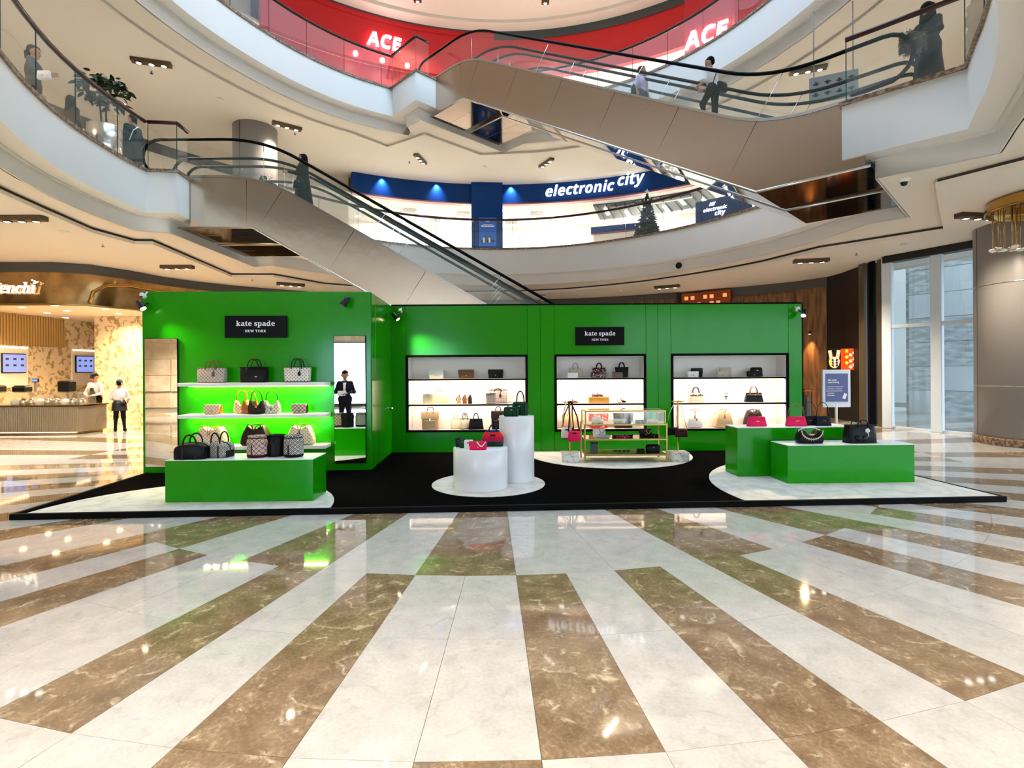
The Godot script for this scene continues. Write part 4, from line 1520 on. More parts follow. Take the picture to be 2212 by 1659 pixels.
func wall_lamp(at: Vector3, target: Vector3, label: String, lit: bool, twin: bool) -> void:
	var o := thing("clamp_spotlight", label, "spotlight", at)
	var d := (target - at).normalized()
	part("arm", rod(Vector3(0, 0.06, -0.02), Vector3(0, 0.0, 0.16), 0.012), M.plastic_black, o)
	var head := lathe([Vector2(0, -0.09), Vector2(0.045, -0.085), Vector2(0.05, 0.0), Vector2(0.055, 0.08), Vector2(0.048, 0.085), Vector2(0.045, 0.07), Vector2(0, 0.07)], 20)
	var b := Basis(Quaternion(Vector3.UP, d))
	var hd := part("lamp_head", head, M.plastic_black, o, Vector3(0, 0, 0.17))
	hd.basis = b
	var l := part("lens", cyl(0.044, 0.0, 0.012, 20, 0.003), M.lamp_warm if lit or twin else M.plastic_grey, o, Vector3(0, 0, 0.17) + d * 0.072)
	l.basis = b
	if lit or twin:
		spot(o, Vector3(0, 0, 0.17) + d * 0.10, target - at, 38.0, Color(1.0, 0.86, 0.62), 7.0 if lit else 2.5, 0.04)


func downlight(at: Vector3, yaw: float, label: String, group: String, e: float, n := 3) -> void:   # a brown ceiling box with three lamps
	var o := thing("ceiling_spotlight", label, "ceiling light", at, yaw, group)
	part("housing", box(0.32 * n, 0.10, 0.2, 0.008), M.fixture_brown, o, Vector3(0, -0.05, 0))
	for i in n:
		var x := (i - (n - 1) * 0.5) * 0.3
		part("lamp_rim", lathe([Vector2(0.062, -0.10), Vector2(0.075, -0.125), Vector2(0.08, -0.12), Vector2(0.07, -0.095)], 16), M.fixture_brown, o, Vector3(x, 0, 0))
		part("lens", cyl(0.062, -0.118, -0.105, 16, 0.002), M.lamp_white, o, Vector3(x, 0, 0))
	spot(o, Vector3(0, -0.16, 0), Vector3(0, -3.0, 0.0), 62.0, Color(1.0, 0.93, 0.83), e, 0.12)


func build_shops() -> void:
	# ---- chocolate and ice-cream shop on the left
	var fasc := PackedVector2Array([Vector2(-18.6, 15.45), Vector2(-15.0, 15.47), Vector2(-13.5, 15.5), Vector2(-12.7, 15.85), Vector2(-12.2, 16.8), Vector2(-11.9, 17.94), Vector2(-11.35, 18.9), Vector2(-10.53, 19.85), Vector2(-9.6, 20.6), Vector2(-8.65, 21.2), Vector2(-7.4, 22.1)])
	var vf := struct("trim_shop_fascia", sweep(fasc, [Vector2(0.5, 3.80), Vector2(0.0, 3.80), Vector2(0.0, 4.72)]), M.gold_fascia, "curved glossy gold fascia above the sweet shop on the left", "shop fascia")
	part("dark_band", sweep(fasc, [Vector2(0.02, 4.72), Vector2(-0.03, 4.72), Vector2(-0.03, 5.0)]), M.dark_band, vf)
	part("lit_edge", sweep(fasc, [Vector2(-0.02, 3.76), Vector2(-0.02, 3.80), Vector2(0.1, 3.80)]), M.brushed_gold, vf)
	var arch := PackedVector3Array()
	for p in [[-12.66, 15.84, 3.85], [-12.62, 15.92, 4.2], [-12.45, 16.2, 4.42], [-12.2, 16.75, 4.52], [-11.9, 17.9, 4.5], [-11.35, 18.87, 4.46], [-10.53, 19.8, 4.42], [-9.6, 20.55, 4.38]]:
		arch.append(Vector3(p[0] + 0.05, p[2], -p[1] + 0.04))
	part("arch_trim", tube(arch, 0.05, 8), M.gold, vf)
	var vs := thing("shop_name", "glowing white script shop name on the gold fascia at the left edge", "shop sign", Vector3(-14.499, 4.24, -15.36))
	part("lettering", fitted("Venchi", 1.28, 0.05, true, false, 0.28, -1), M.sign_glow, vs)
	for i in 3:
		part("sparkle", lathe([Vector2(0, -0.03), Vector2(0.03, 0), Vector2(0, 0.03)], 8), M.sign_glow, vs, Vector3(0.55 + 0.07 * i, 0.22 - 0.03 * i, 0))
	var cpoly := offset_line(fasc.slice(0, 9), 0.3, false)
	cpoly.append(Vector2(-9.6, 23.0))
	cpoly.append(Vector2(-18.6, 23.0))
	struct("ceiling_shop", prism(cpoly, 3.85, 3.95), M.ceiling_paint, "low cream ceiling inside the sweet shop", "ceiling")
	var wa := struct("wall_shop_side", box(0.2, 3.9, 6.8, 0.0), M.floral_wallpaper, "side wall of the sweet shop with flowered paper below gold slats and two screens", "wall", Vector3(-17.55, 1.95, -19.0))
	for i in 44:
		part("slat", box(0.06, 1.1, 0.055, 0.004), M.gold_slat, wa, Vector3(0.13, 1.33, 3.2 - i * 0.11))
	var wb := struct("wall_shop_rear", box(5.0, 3.9, 0.2, 0.0), M.floral_wallpaper, "rear wall of the sweet shop with flowered paper and a bird", "wall", Vector3(-13.0, 1.95, -19.7))
	struct("wall_shop_end", box(0.2, 3.9, 2.7, 0.0), M.cream_paint, "return wall in the sweet shop", "wall", Vector3(-15.4, 1.95, -21.1))
	struct("wall_shop_far", box(3.0, 3.9, 0.2, 0.0), M.floral_wallpaper, "far wall of the sweet shop, mostly hidden", "wall", Vector3(-16.5, 1.95, -22.4))
	for q in [[-18.4, "menu screen at the left edge in the sweet shop"], [-21.45, "second menu screen in the sweet shop, above the woman in the cap"]]:
		var tv := thing("menu_screen", q[1], "screen", Vector3(-17.43, 2.1, q[0]), PI / 2)
		part("frame", box(1.15, 1.45, 0.06, 0.01), M.shelf_white, tv, Vector3(0, -0.12, 0.01))
		part("light_strip", box(1.1, 0.05, 0.03, 0.0), M.led_warm, tv, Vector3(0, 0.57, 0.05))
		part("housing", box(0.9, 0.68, 0.06, 0.01), M.plastic_black, tv, Vector3(0, 0, 0.06))
		part("screen", box(0.84, 0.62, 0.01, 0.0), M.screen_blue, tv, Vector3(0, 0, 0.095))
		for i in 6:
			part("screen_picture", box(0.12, 0.07, 0.004, 0.0), M.slate_grey, tv, Vector3(-0.28 + 0.28 * (i % 3), 0.15 - 0.22 * (i / 3), 0.102))
	# counter with glass case
	var ct := thing("serving_counter", "long pale metal ice-cream counter with a ribbed front and glass case", "counter")
	part("body", prism(PackedVector2Array([Vector2(-18.5, 14.98), Vector2(-12.3, 14.98), Vector2(-12.22, 15.9), Vector2(-18.5, 15.9)]), 0.08, 0.80), M.counter_steel, ct)
	part("plinth", prism(PackedVector2Array([Vector2(-18.4, 15.04), Vector2(-12.38, 15.04), Vector2(-12.3, 15.85), Vector2(-18.4, 15.85)]), 0.0, 0.08), M.gold, ct)
	part("light_strip", box(6.0, 0.02, 0.02, 0.0), M.led_warm, ct, Vector3(-15.4, 0.06, -15.0))
	part("worktop", prism(PackedVector2Array([Vector2(-18.5, 14.94), Vector2(-12.26, 14.94), Vector2(-12.18, 15.94), Vector2(-18.5, 15.94)]), 0.80, 0.84), M.gold, ct)
	for i in 52:
		part("rib", box(0.025, 0.70, 0.02, 0.004), M.counter_steel, ct, Vector3(-15.0 + i * 0.052, 0.44, -14.97))
	part("glass_front", box(6.2, 0.36, 0.012, 0.0), M.glass, ct, Vector3(-15.4, 1.02, -15.0))
	part("glass_shelf", box(6.2, 0.012, 0.5, 0.0), M.glass, ct, Vector3(-15.4, 1.2, -15.22))
	part("glass_end", box(0.012, 0.36, 0.6, 0.0), M.glass, ct, Vector3(-12.3, 1.02, -15.3))
	for i in 9:
		var tb := single("ice_cream_tub", lathe([Vector2(0, 0), Vector2(0.1, 0.0), Vector2(0.115, 0.11), Vector2(0.09, 0.13), Vector2(0.05, 0.17), Vector2(0, 0.18)], 16), M.chrome if i % 3 else M.white_paint, "domed ice-cream tub, %s from the left in the counter's glass case" % NTH[i], "tub", Vector3(-14.4 + i * 0.24, 0.84, -15.3), Vector3.ZERO, "ice-cream tubs in the glass case")
	var rc := thing("cash_register", "small cash register with a blue-lit customer display on the counter", "cash register", Vector3(-13.866, 1.21, -15.35))
	part("pole", rod(Vector3(0, 0, 0), Vector3(0, 0.3, 0), 0.03), M.plastic_grey, rc)
	part("display", box(0.2, 0.11, 0.05, 0.01), M.plastic_black, rc, Vector3(0, 0.33, 0))
	part("screen", box(0.17, 0.07, 0.01, 0.0), M.screen_blue, rc, Vector3(0, 0.33, 0.03))
	for q in [[-14.249, 0.4, 0.16, "dark angled till screen on the counter"], [-12.949, 0.36, 0.3, "black coffee machine on the counter left of the woman in the cap"], [-14.975, 0.34, 0.18, "low dark appliance at the left end of the counter"]]:
		var ap := thing("counter_appliance", q[3], "appliance", Vector3(q[0], 1.21, -15.35))
		part("body", box(q[1], q[2], 0.25, 0.02), M.plastic_black, ap, Vector3(0, q[2] * 0.5, 0))
		part("top", box(q[1] * 0.8, 0.03, 0.2, 0.01), M.chrome, ap, Vector3(0, q[2] + 0.015, 0))
	var vl := 0
	var vl2 := 0
	for q in [[-16.9, -16.4], [-15.6, -16.8], [-14.2, -16.4], [-15.0, -17.8], [-13.4, -17.4], [-16.2, -18.4], [-14.0, -18.8], [-16.9, -20.0]]:
		vl += 1
		vl2 += 1
		var dl := single("recessed_light", cyl(0.09, -0.01, 0.0, 20, 0.003), M.lamp_warm, "small round light in the sweet shop's ceiling, %s of eight" % NTH[vl2 - 1], "ceiling light", Vector3(q[0], 3.85, q[1]), Vector3.ZERO, "recessed lights in the sweet shop")
		if vl % 2 == 1:
			spot(dl, Vector3(0, -0.03, 0), Vector3(0, -2, 0), 75.0, Color(1.0, 0.84, 0.60), 15.0, 0.1)
	# ---- blue electronics shop behind the first balcony
	var ec := struct("wall_shop_blue", arc_slab(-29.5, 52.0, 13.25, 13.5, 9.45, 10.42, 50), M.ec_blue, "curved deep blue fascia of the electronics shop behind the first balcony", "shop fascia")
	part("pink_trim", arc_slab(-29.5, 52.0, 13.2, 13.5, 9.39, 9.45, 50), mat("pink_trim", Color(0.55, 0.30, 0.34), 0.3), ec)
	part("pillar", box(1.42, 3.95, 0.5, 0.01), M.ec_blue, ec, plan(polar(-3.6, 13.2), 8.45), Vector3(0, deg_to_rad(3.6), 0))
	var pp := thing("poster", "bright blue product poster on the blue shop pillar", "poster", plan(polar(-3.5, 12.93), 8.05), deg_to_rad(3.5))
	part("sheet", box(0.80, 1.32, 0.02, 0.0), M.poster_blue, pp)
	part("logo", lathe([Vector2(0, -0.04), Vector2(0.1, -0.02), Vector2(0.06, 0.05), Vector2(0, 0.07)], 12), M.letter_white, pp, Vector3(0, 0.5, 0.0))
	part("text_line", box(0.46, 0.02, 0.005, 0.0), M.letter_white, pp, Vector3(0, 0.34, 0.012))
	part("text_line", box(0.6, 0.05, 0.005, 0.0), M.letter_white, pp, Vector3(0, 0.26, 0.012))
	for i in 7:
		part("printed_product", box(0.09, 0.12 + 0.1 * (i % 3), 0.01, 0.0), [M.plastic_black, M.alu_white, M.slate_grey][i % 3], pp, Vector3(-0.26 + i * 0.085, -0.42 + 0.05 * (i % 3), 0.015))
	for i in 2:
		for q in [["electronic", 14.9, 9.93, 3.1], ["city", 24.9, 10.0, 1.18]]:
			if i == 0:
				var nmz := thing("shop_name", "white bold slanted lettering '%s' on the blue shop fascia" % q[0], "shop sign", plan(polar(q[1], 13.08), q[2]), deg_to_rad(-q[1]))
				part("lettering", fitted(q[0], q[3], 0.05, false, true, 0.22), M.ec_glow, nmz)
	for th in [-24.0, -13.5, 1.2]:
		var lp := thing("fascia_light", "small light washing the blue fascia from its top edge, %s" % ("leftmost" if th < -20.0 else ("middle one" if th < 0.0 else "right of the pillar")), "light", plan(polar(th, 13.12), 10.38), deg_to_rad(-th), "lights along the blue fascia")
		part("shade", cyl(0.07, -0.02, 0.03, 16), M.plastic_grey, lp)
		part("lens", cyl(0.055, -0.03, -0.018, 16, 0.002), M.lamp_white, lp)
		spot(lp, Vector3(0, -0.06, 0.02), Vector3(0, -1.0, -0.25), 42.0, Color(0.75, 0.9, 1.0), 9.0, 0.04)
	# shop inside
	struct("wall_shop_inside", arc_slab(-40.0, 60.0, 17.4, 17.6, L2, 9.5, 40), M.shop_white, "white back wall inside the electronics shop", "wall")
	var ci := struct("ceiling_shop_inside", arc_slab(-40.0, 60.0, 13.45, 17.6, 9.42, 9.5, 40), M.shop_white, "white ceiling inside the electronics shop with round lights", "ceiling")
	part("dark_grid", arc_slab(17.0, 37.0, 14.0, 16.4, 9.36, 9.42, 16), M.slate_grey, ci)
	for i in 12:
		part("slat", box(0.05, 0.07, 2.3, 0.0), M.plastic_black, ci, plan(polar(17.8 + i * 1.65, 15.2), 9.33), Vector3(0, deg_to_rad(-(17.8 + i * 1.65)), 0))
	for i in 6:
		part("light_bar", box(0.16, 0.05, 0.9, 0.0), M.lamp_white, ci, plan(polar(19.0 + i * 3.3, 15.0 + 0.7 * (i % 2)), 9.31), Vector3(0, deg_to_rad(-(19.0 + i * 3.3)), 0))
	part("white_frame", arc_slab(20.0, 34.5, 14.35, 14.5, 9.24, 9.34, 14), M.white_paint, ci)
	for r in 3:
		for i in 9:
			var th := -26.0 + i * 5.2
			if th > 15.0:
				continue
			var dl := single("recessed_light", cyl(0.12, -0.012, 0.0, 16, 0.003), M.lamp_white, "round light in the electronics shop's ceiling, %s row, %s from the left" % [["front", "middle", "rear"][r], NTH[i]], "ceiling light", plan(polar(th, 14.2 + r * 1.25), 9.42), Vector3.ZERO, "recessed lights in the electronics shop")
	for th in [-20.0, -6.0, 8.0, 24.0, 40.0]:
		var al := single("ceiling_panel", box(1.2, 0.02, 0.5, 0.0), M.lamp_white, "flat ceiling light panel deep inside the electronics shop, %s from the left" % NTH[int((th + 20.0) / 15.0 + 0.4)], "ceiling light", plan(polar(th, 16.6), 9.405), Vector3(0, deg_to_rad(-th), 0), "light panels in the electronics shop")
		area_light(al, Vector3(0, -0.03, 0), Vector3(-PI / 2, 0, 0), Vector2(1.2, 0.5), Color(1.0, 0.97, 0.92), 17.0)
	for i in 5:
		var th := -18.0 + i * 5.0
		var v := single("ceiling_vent", box(0.6, 0.02, 0.6, 0.004), M.plastic_grey, "square grey air vent in the electronics shop's ceiling, %s from the left" % NTH[i], "vent", plan(polar(th + (4.0 if i > 2 else 0.0), 14.8 + (i % 2) * 1.4), 9.41), Vector3(0, deg_to_rad(-th), 0), "vents in the electronics shop")
	var kk := thing("shop_kiosk", "white kiosk with a blue header inside the electronics shop, left of the Christmas tree", "kiosk", plan(polar(20.5, 15.4), L2), deg_to_rad(-20.5))
	part("header", box(2.3, 0.30, 1.2, 0.01), M.ec_blue, kk, Vector3(0, 1.95, 0))
	part("pink_line", box(2.32, 0.04, 1.22, 0.005), M.pink_trim, kk, Vector3(0, 1.78, 0))
	part("body", box(2.1, 1.75, 1.0, 0.01), M.shop_white, kk, Vector3(0, 0.88, 0))
	part("counter_top", box(2.2, 0.05, 1.1, 0.01), M.alu_white, kk, Vector3(0, 1.0, 0.03))
	var bs := thing("shop_board", "slanted blue board with the electronics shop's name and slogan, by the upper escalator's foot", "shop sign", plan(polar(41.5, 13.1), 7.95), deg_to_rad(-41.5))
	part("board", box(2.2, 1.25, 0.08, 0.01), M.ec_blue, bs)
	part("lettering", fitted("electronic", 0.95, 0.02, false, true, 0.22), M.ec_glow, bs, Vector3(-0.3, 0.22, 0.05))
	part("lettering", fitted("city", 0.42, 0.02, false, true, 0.22), M.ec_glow, bs, Vector3(-0.1, 0.0, 0.05))
	part("lettering", fitted("Light UP your Moments", 1.5, 0.02), M.ec_glow, bs, Vector3(0.0, -0.38, 0.05))
	for i in 4:
		part("ray", box(0.02, 0.16, 0.02, 0.0), M.ec_glow, bs, Vector3(-0.5 + i * 0.06, 0.42, 0.05), Vector3(0, 0, -0.45))
	# walls of the first balcony to the left and right
	var wl := struct("wall_first_left", arc_slab(-120.0, -46.0, 14.4, 14.7, L2, 10.42, 30), M.cream_paint, "cream wall of the first balcony on the left", "wall")
	part("dark_band", arc_slab(-120.0, -46.0, 14.36, 14.7, 9.5, 9.86, 30), M.dark_band, wl)
	struct("wall_first_return", arc_slab(-46.0, -29.5, 14.0, 14.3, L2, 10.42, 10), M.cream_paint, "cream wall between the column and the blue shop", "wall")
	var wr := struct("wall_first_right", arc_slab(52.0, 113.0, 13.6, 13.9, L2, 10.42, 30), M.cream_paint, "cream wall of the first balcony on the right", "wall")
	part("dark_band", arc_slab(85.0, 113.0, 13.55, 13.9, 8.6, 9.1, 20), M.dark_band, wr)
	var cl := struct("column_first", cyl(0.72, L2, 10.42, 48, 0.01), M.column_grey, "grey round column on the first balcony behind the lower escalators", "column", Vector3(-9.0, 0, -18.6))
	part("joint", box(0.014, 3.9, 0.014, 0.0), M.dark_band, cl, Vector3(-0.2, 8.4, 0.70))
	# red shop behind the second balcony
	var ace := struct("wall_shop_red", arc_slab(-45.0, 54.0, 13.25, 13.5, 15.25, 17.1, 50), M.ace_red, "curved red fascia of the shop behind the second balcony", "shop fascia")
	part("grey_band", arc_slab(-2.0, 54.0, 13.2, 13.5, 17.0, 17.5, 34), M.slate_grey, ace)
	part("grey_band", arc_slab(-45.0, -2.0, 13.2, 13.5, 17.3, 17.5, 26), M.slate_grey, ace)
	part("upper_red", arc_slab(-45.0, -2.0, 13.22, 13.5, 17.08, 17.3, 26), M.ace_red, ace)
	part("lower_red", arc_slab(-45.0, -6.0, 13.6, 13.8, 13.4, 15.3, 24), M.ace_red, ace)
	struct("wall_shop_red_inside", arc_slab(-50.0, 60.0, 16.6, 16.8, L3, 17.4, 40), M.shop_white, "white wall inside the red shop", "wall")
	struct("ceiling_shop_red", arc_slab(-50.0, 60.0, 13.8, 16.8, 15.6, 15.7, 40), M.shop_white, "white ceiling inside the red shop", "ceiling")
	for th in [-30.0, -10.0, 12.0, 34.0, 48.0]:
		var al := single("ceiling_panel", box(1.2, 0.02, 0.5, 0.0), M.lamp_white, "flat ceiling light panel inside the red shop, %s from the left" % NTH[int((th + 30.0) / 20.0 + 0.1)], "ceiling light", plan(polar(th, 15.2), 15.58), Vector3(0, deg_to_rad(-th), 0), "light panels in the red shop")
		area_light(al, Vector3(0, -0.03, 0), Vector3(-PI / 2, 0, 0), Vector2(1.2, 0.5), Color(1.0, 0.97, 0.92), 20.0)
	var a1 := thing("shop_name", "glowing white letters on the red fascia, above the glass balustrade's corner", "shop sign", plan(polar(-23.5, 13.1), 16.2), deg_to_rad(23.5))
	part("lettering", fitted("ACE", 1.5, 0.08, false, true, 0.12), M.ace_glow, a1)
	var pl := struct("column_red", box(1.75, 5.6, 0.5, 0.01), M.ace_red, "red pillar with glowing letters on the second balcony at the right", "pillar", plan(polar(40.6, 12.3), 14.55), Vector3(0, deg_to_rad(-34), 0))
	var a2 := thing("shop_name", "glowing white letters on the red pillar at the right, above the upper escalator", "shop sign", plan(polar(40.5, 11.98), 14.55), deg_to_rad(-34))
	part("lettering", fitted("ACE", 1.62, 0.08, false, true, 0.12), M.ace_glow, a2)
	for q in [[-29.0, "left one"], [-24.0, "middle one"], [-19.2, "right one"]]:
		var gl := thing("globe_light", "small round lamp below the glowing letters of the red shop, " + q[1], "light", plan(polar(q[0], 13.0), 15.28), 0.0, "lamps below the red fascia")
		part("arm", rod(Vector3(0, 0.0, 0), Vector3(0, 0.14, -0.2), 0.015), M.plastic_grey, gl)
		part("globe", lathe([Vector2(0, -0.11), Vector2(0.08, -0.08), Vector2(0.11, 0.0), Vector2(0.08, 0.08), Vector2(0, 0.11)], 16), M.lamp_white, gl)
	struct("wall_second_left", arc_slab(-120.0, -45.0, 14.4, 14.7, L3, 17.5, 30), M.cream_paint, "cream wall of the second balcony on the left", "wall")
	struct("wall_second_right", arc_slab(54.0, 113.0, 13.6, 13.9, L3, 17.5, 30), M.cream_paint, "cream wall of the second balcony on the right", "wall")


# ---------------------------------------------------------------- bags
func arch(w: float, h: float, y: float, z: float, n := 12, lean := 0.0) -> PackedVector3Array:
	var out := PackedVector3Array()
	for k in n + 1:
		var t := PI * k / n
		out.append(Vector3(-cos(t) * w * 0.5, y + pow(sin(t), 0.75) * h, z + lean * sin(t)))
	return out


func bag(kind: String, label: String, at: Vector3, w: float, h: float, m: String, t: String, hh := 0.0, d := -1.0, yaw := 0.0, group := "", opt := {}) -> Node3D:
	var names := {"tote": "tote_bag", "flap": "flap_bag", "hobo": "hobo_bag", "bucket": "bucket_bag", "slouch": "drawstring_bag", "dome": "duffel_bag", "satchel": "satchel_bag", "backpack": "backpack", "camera": "camera_bag", "wallet": "wallet", "clutch": "clutch_bag", "side": "shoulder_bag", "pouch": "pouch"}
	var cats := {"wallet": "wallet", "backpack": "backpack", "pouch": "pouch"}
	var o := thing(names[kind], label, cats.get(kind, "handbag"), at, yaw, group)
	var mm: Material = M[m]
	var tm: Material = M[t]
	match kind:
		"tote":
			if d < 0: d = w * 0.36
			var ft: float = opt.get("foot", 0.86)
			var st := begin()
			add_loft(st, [[0.0, w * 0.5 * ft * 0.97, d * 0.48, 0, 0], [0.008, w * 0.5 * ft, d * 0.5, 0, 0], [h * 0.5, w * 0.5 * (ft + 1.0) * 0.5, d * 0.48, 0, 0], [h * 0.97, w * 0.5, d * 0.30, 0, 0], [h, w * 0.5, d * 0.28, 0, 0]], 6.0)
			part("body", done(st), mm, o)
			part("top_edge", tube(PackedVector3Array([Vector3(-w * 0.5, h, d * 0.28), Vector3(w * 0.5, h, d * 0.28), Vector3(w * 0.5, h, -d * 0.28), Vector3(-w * 0.5, h, -d * 0.28)]), 0.006, 6, true), tm, o)
			part("base_trim", loft([[0.0, w * 0.5 * ft * 1.005, d * 0.51, 0, 0], [0.014, w * 0.5 * ft * 1.01, d * 0.513, 0, 0]], 6.0), tm, o)
			if hh > 0.0:
				for z in [-1.0, 1.0]:
					part("handle", tube(arch(w * 0.40, hh + h * 0.12, h * 0.86, z * d * 0.31, 12, z * 0.012), 0.0085, 7), tm, o)
			if opt.has("tag"):
				part("tag_strap", rod(Vector3(w * 0.14, h * 0.95, d * 0.34), Vector3(w * 0.13, h * 0.62, d * 0.46), 0.006), tm, o)
				part("tag", box(0.045, 0.07, 0.008, 0.003), tm, o, Vector3(w * 0.13, h * 0.56, d * 0.49))
			if opt.has("studs"):
				for y in [0.70, 0.88]:
					part("stud", lathe([Vector2(0, -0.006), Vector2(0.009, 0), Vector2(0, 0.006)], 10), M.chrome, o, Vector3(-w * 0.23, h * y, d * 0.42))
				part("badge", box(0.035, 0.014, 0.004, 0.001), M.chrome, o, Vector3(w * 0.14, h * 0.38, d * 0.5))
		"flap", "wallet":
			if d < 0: d = w * 0.28
			part("body", loft([[0.0, w * 0.47, d * 0.44, 0, 0], [h * 0.07, w * 0.5, d * 0.5, 0, 0], [h * 0.9, w * 0.485, d * 0.46, 0, 0], [h, w * 0.46, d * 0.30, 0, 0]], 6.0), mm, o)
			var fl := PackedVector2Array([Vector2(-w * 0.49, h * 1.01), Vector2(-w * 0.505, h * 0.42), Vector2(-w * 0.42, h * 0.27), Vector2(w * 0.42, h * 0.27), Vector2(w * 0.505, h * 0.42), Vector2(w * 0.49, h * 1.01)])
			var st := begin()
			add_pillow(st, fl, 0.012, Vector2(0, h * 0.62), 0.03, d * 0.5 + 0.002)
			part("flap", done(st), M[opt.get("flap", m)], o)
			part("clasp", lathe([Vector2(0, -0.004), Vector2(0.014, -0.002), Vector2(0.012, 0.004), Vector2(0, 0.005)], 12), M.brass, o, Vector3(0, h * 0.34, d * 0.5 + 0.011), Vector3(PI / 2, 0, 0))
			if kind == "flap":
				for s in [-1.0, 1.0]:
					part("strap_tab", box(0.012, h * 0.5, 0.02, 0.004), tm, o, Vector3(s * (w * 0.5 + 0.004), h * 0.72, 0))
				part("gusset", box(0.016, h * 0.8, d * 0.9, 0.006), tm, o, Vector3(w * 0.5 - 0.004, h * 0.45, 0))
			if opt.has("chain"):
				var cn := PackedVector3Array()
				for q in 13:
					var u := q / 12.0
					cn.append(Vector3(lerpf(-0.05, 0.46, u) * w, h * (0.95 - 0.5 * sin(PI * u)), d * 0.5 + 0.016))
				part("chain", tube(cn, 0.008, 6), M[opt["chain"]], o)
		"hobo":
			if d < 0: d = w * 0.3
			var ol := PackedVector2Array()
			for k in 13:
				var u := k / 12.0
				ol.append(Vector2(lerpf(-0.5, 0.5, u) * w * 0.9 * (1.0 + 0.11 * sin(PI * u)), h * 0.03 * absf(2.0 * u - 1.0)))
			for q in [[0.5, 0.30], [0.46, 0.62], [0.37, 1.0], [0.30, 0.98], [0.20, 0.72], [0.08, 0.62], [-0.08, 0.62], [-0.20, 0.72], [-0.30, 0.98], [-0.37, 1.0], [-0.46, 0.62], [-0.5, 0.30]]:
				ol.append(Vector2(q[0] * w, q[1] * h))
			part("body", pillow(ol, d, Vector2(0, h * 0.36), 0.18), mm, o)
			part("strap", tube(arch(w * 0.66, hh + h * 0.1, h * 0.93, 0.0, 14), 0.013, 7, false, 0.5), tm, o)
			for s in [-1.0, 1.0]:
				part("strap_tip", loft([[0.0, 0.03, d * 0.2, 0, 0], [h * 0.14, 0.016, d * 0.1, 0, 0]], 3.0, 12), tm, o, Vector3(s * w * 0.335, h * 0.86, 0))
			if opt.has("buckle"):
				part("buckle", box(w * 0.12, h * 0.10, 0.02, 0.004), M.brass, o, Vector3(0, h * 0.52, d * 0.46))
				part("closing_strap", box(w * 0.06, h * 0.35, 0.014, 0.004), tm, o, Vector3(0, h * 0.44, d * 0.46))
			if opt.has("chain"):
				var links := PackedVector3Array()
				for k in 15:
					var a := lerpf(0.0, PI, k / 14.0)
					links.append(Vector3(-cos(a) * w * 0.40, h * 0.92 - sin(a) * h * 0.62, d * 0.5 + 0.012))
				for k in links.size() - 1:
					part("chain_link", tube(PackedVector3Array([links[k] + Vector3(0, 0.008, 0), links[k].lerp(links[k + 1], 0.5) + Vector3(0, 0.014, 0.006), links[k + 1] + Vector3(0, 0.008, 0), links[k].lerp(links[k + 1], 0.5) + Vector3(0, -0.010, 0)]), 0.0055, 6, true), M.cream_leather, o)
		"bucket":
			if d < 0: d = w * 0.62
			var r := w * 0.5
			var k := d / w
			var g: float = opt.get("gather", 0.72)
			var st := begin()
			var prof := [Vector2(0, 0), Vector2(r * 0.9, 0.0), Vector2(r * 0.97, 0.015), Vector2(r, h * 0.25), Vector2(r * 0.97, h * 0.6), Vector2(r * (g + 0.10), h * 0.80), Vector2(r * g, h * 0.89), Vector2(r * (g + 0.09), h), Vector2(r * (g - 0.02), h * 0.97), Vector2(0, h * 0.80)]
			add_lathe(st, prof.slice(0, 5), 32)
			add_lathe(st, prof.slice(4), 32, Vector3.ZERO, 0.10, 11)
			var b := part("body", done(st), mm, o)
			b.scale = Vector3(1, 1, k)
			var bt := part("base_trim", lathe([Vector2(r * 0.91, -0.0), Vector2(r * 0.985, 0.012), Vector2(r * 1.01, h * 0.13), Vector2(r * 1.0, h * 0.135)], 32), tm, o)
			bt.scale = Vector3(1, 1, k)
			var cord := PackedVector3Array()
			for q in 24:
				var a := TAU * q / 24.0
				cord.append(Vector3(cos(a) * r * (g + 0.03), h * 0.9, sin(a) * r * (g + 0.03) * k))
			part("drawstring", tube(cord, 0.006, 6, true), tm, o)
			part("strap", tube(PackedVector3Array([Vector3(-r * 0.2, h * 0.9, r * k * 0.78), Vector3(-r * 0.22, h * 0.5, r * k * 0.98), Vector3(-r * 0.2, h * 0.12, r * k * 1.0)]), 0.008, 6), tm, o)
			if hh > 0.0:
				part("top_strap", tube(arch(w * g * 0.9, hh + h * 0.06, h * 0.92, 0.0), 0.008, 7), tm, o)
			if opt.has("tag"):
				part("tag", box(0.03, 0.05, 0.01, 0.003), tm, o, Vector3(r * 0.15, h * 0.62, r * k * 0.97))
		"slouch":
			if d < 0: d = w * 0.42
			var ol := PackedVector2Array()
			for q in [[-0.44, 0.0], [0.44, 0.0], [0.5, 0.06], [0.5, 0.22], [0.46, 0.5], [0.36, 0.84], [0.30, 0.97], [0.22, 1.0], [0.12, 0.90], [0.0, 0.86], [-0.12, 0.90], [-0.22, 1.0], [-0.30, 0.97], [-0.36, 0.84], [-0.46, 0.5], [-0.5, 0.22], [-0.5, 0.06]]:
				ol.append(Vector2(q[0] * w, q[1] * h))
			part("body", pillow(ol, d, Vector2(0, h * 0.4), 0.2), mm, o)
			part("base_trim", loft([[-0.001, w * 0.42, d * 0.42, 0, 0], [0.012, w * 0.46, d * 0.47, 0, 0]], 4.0), tm, o)
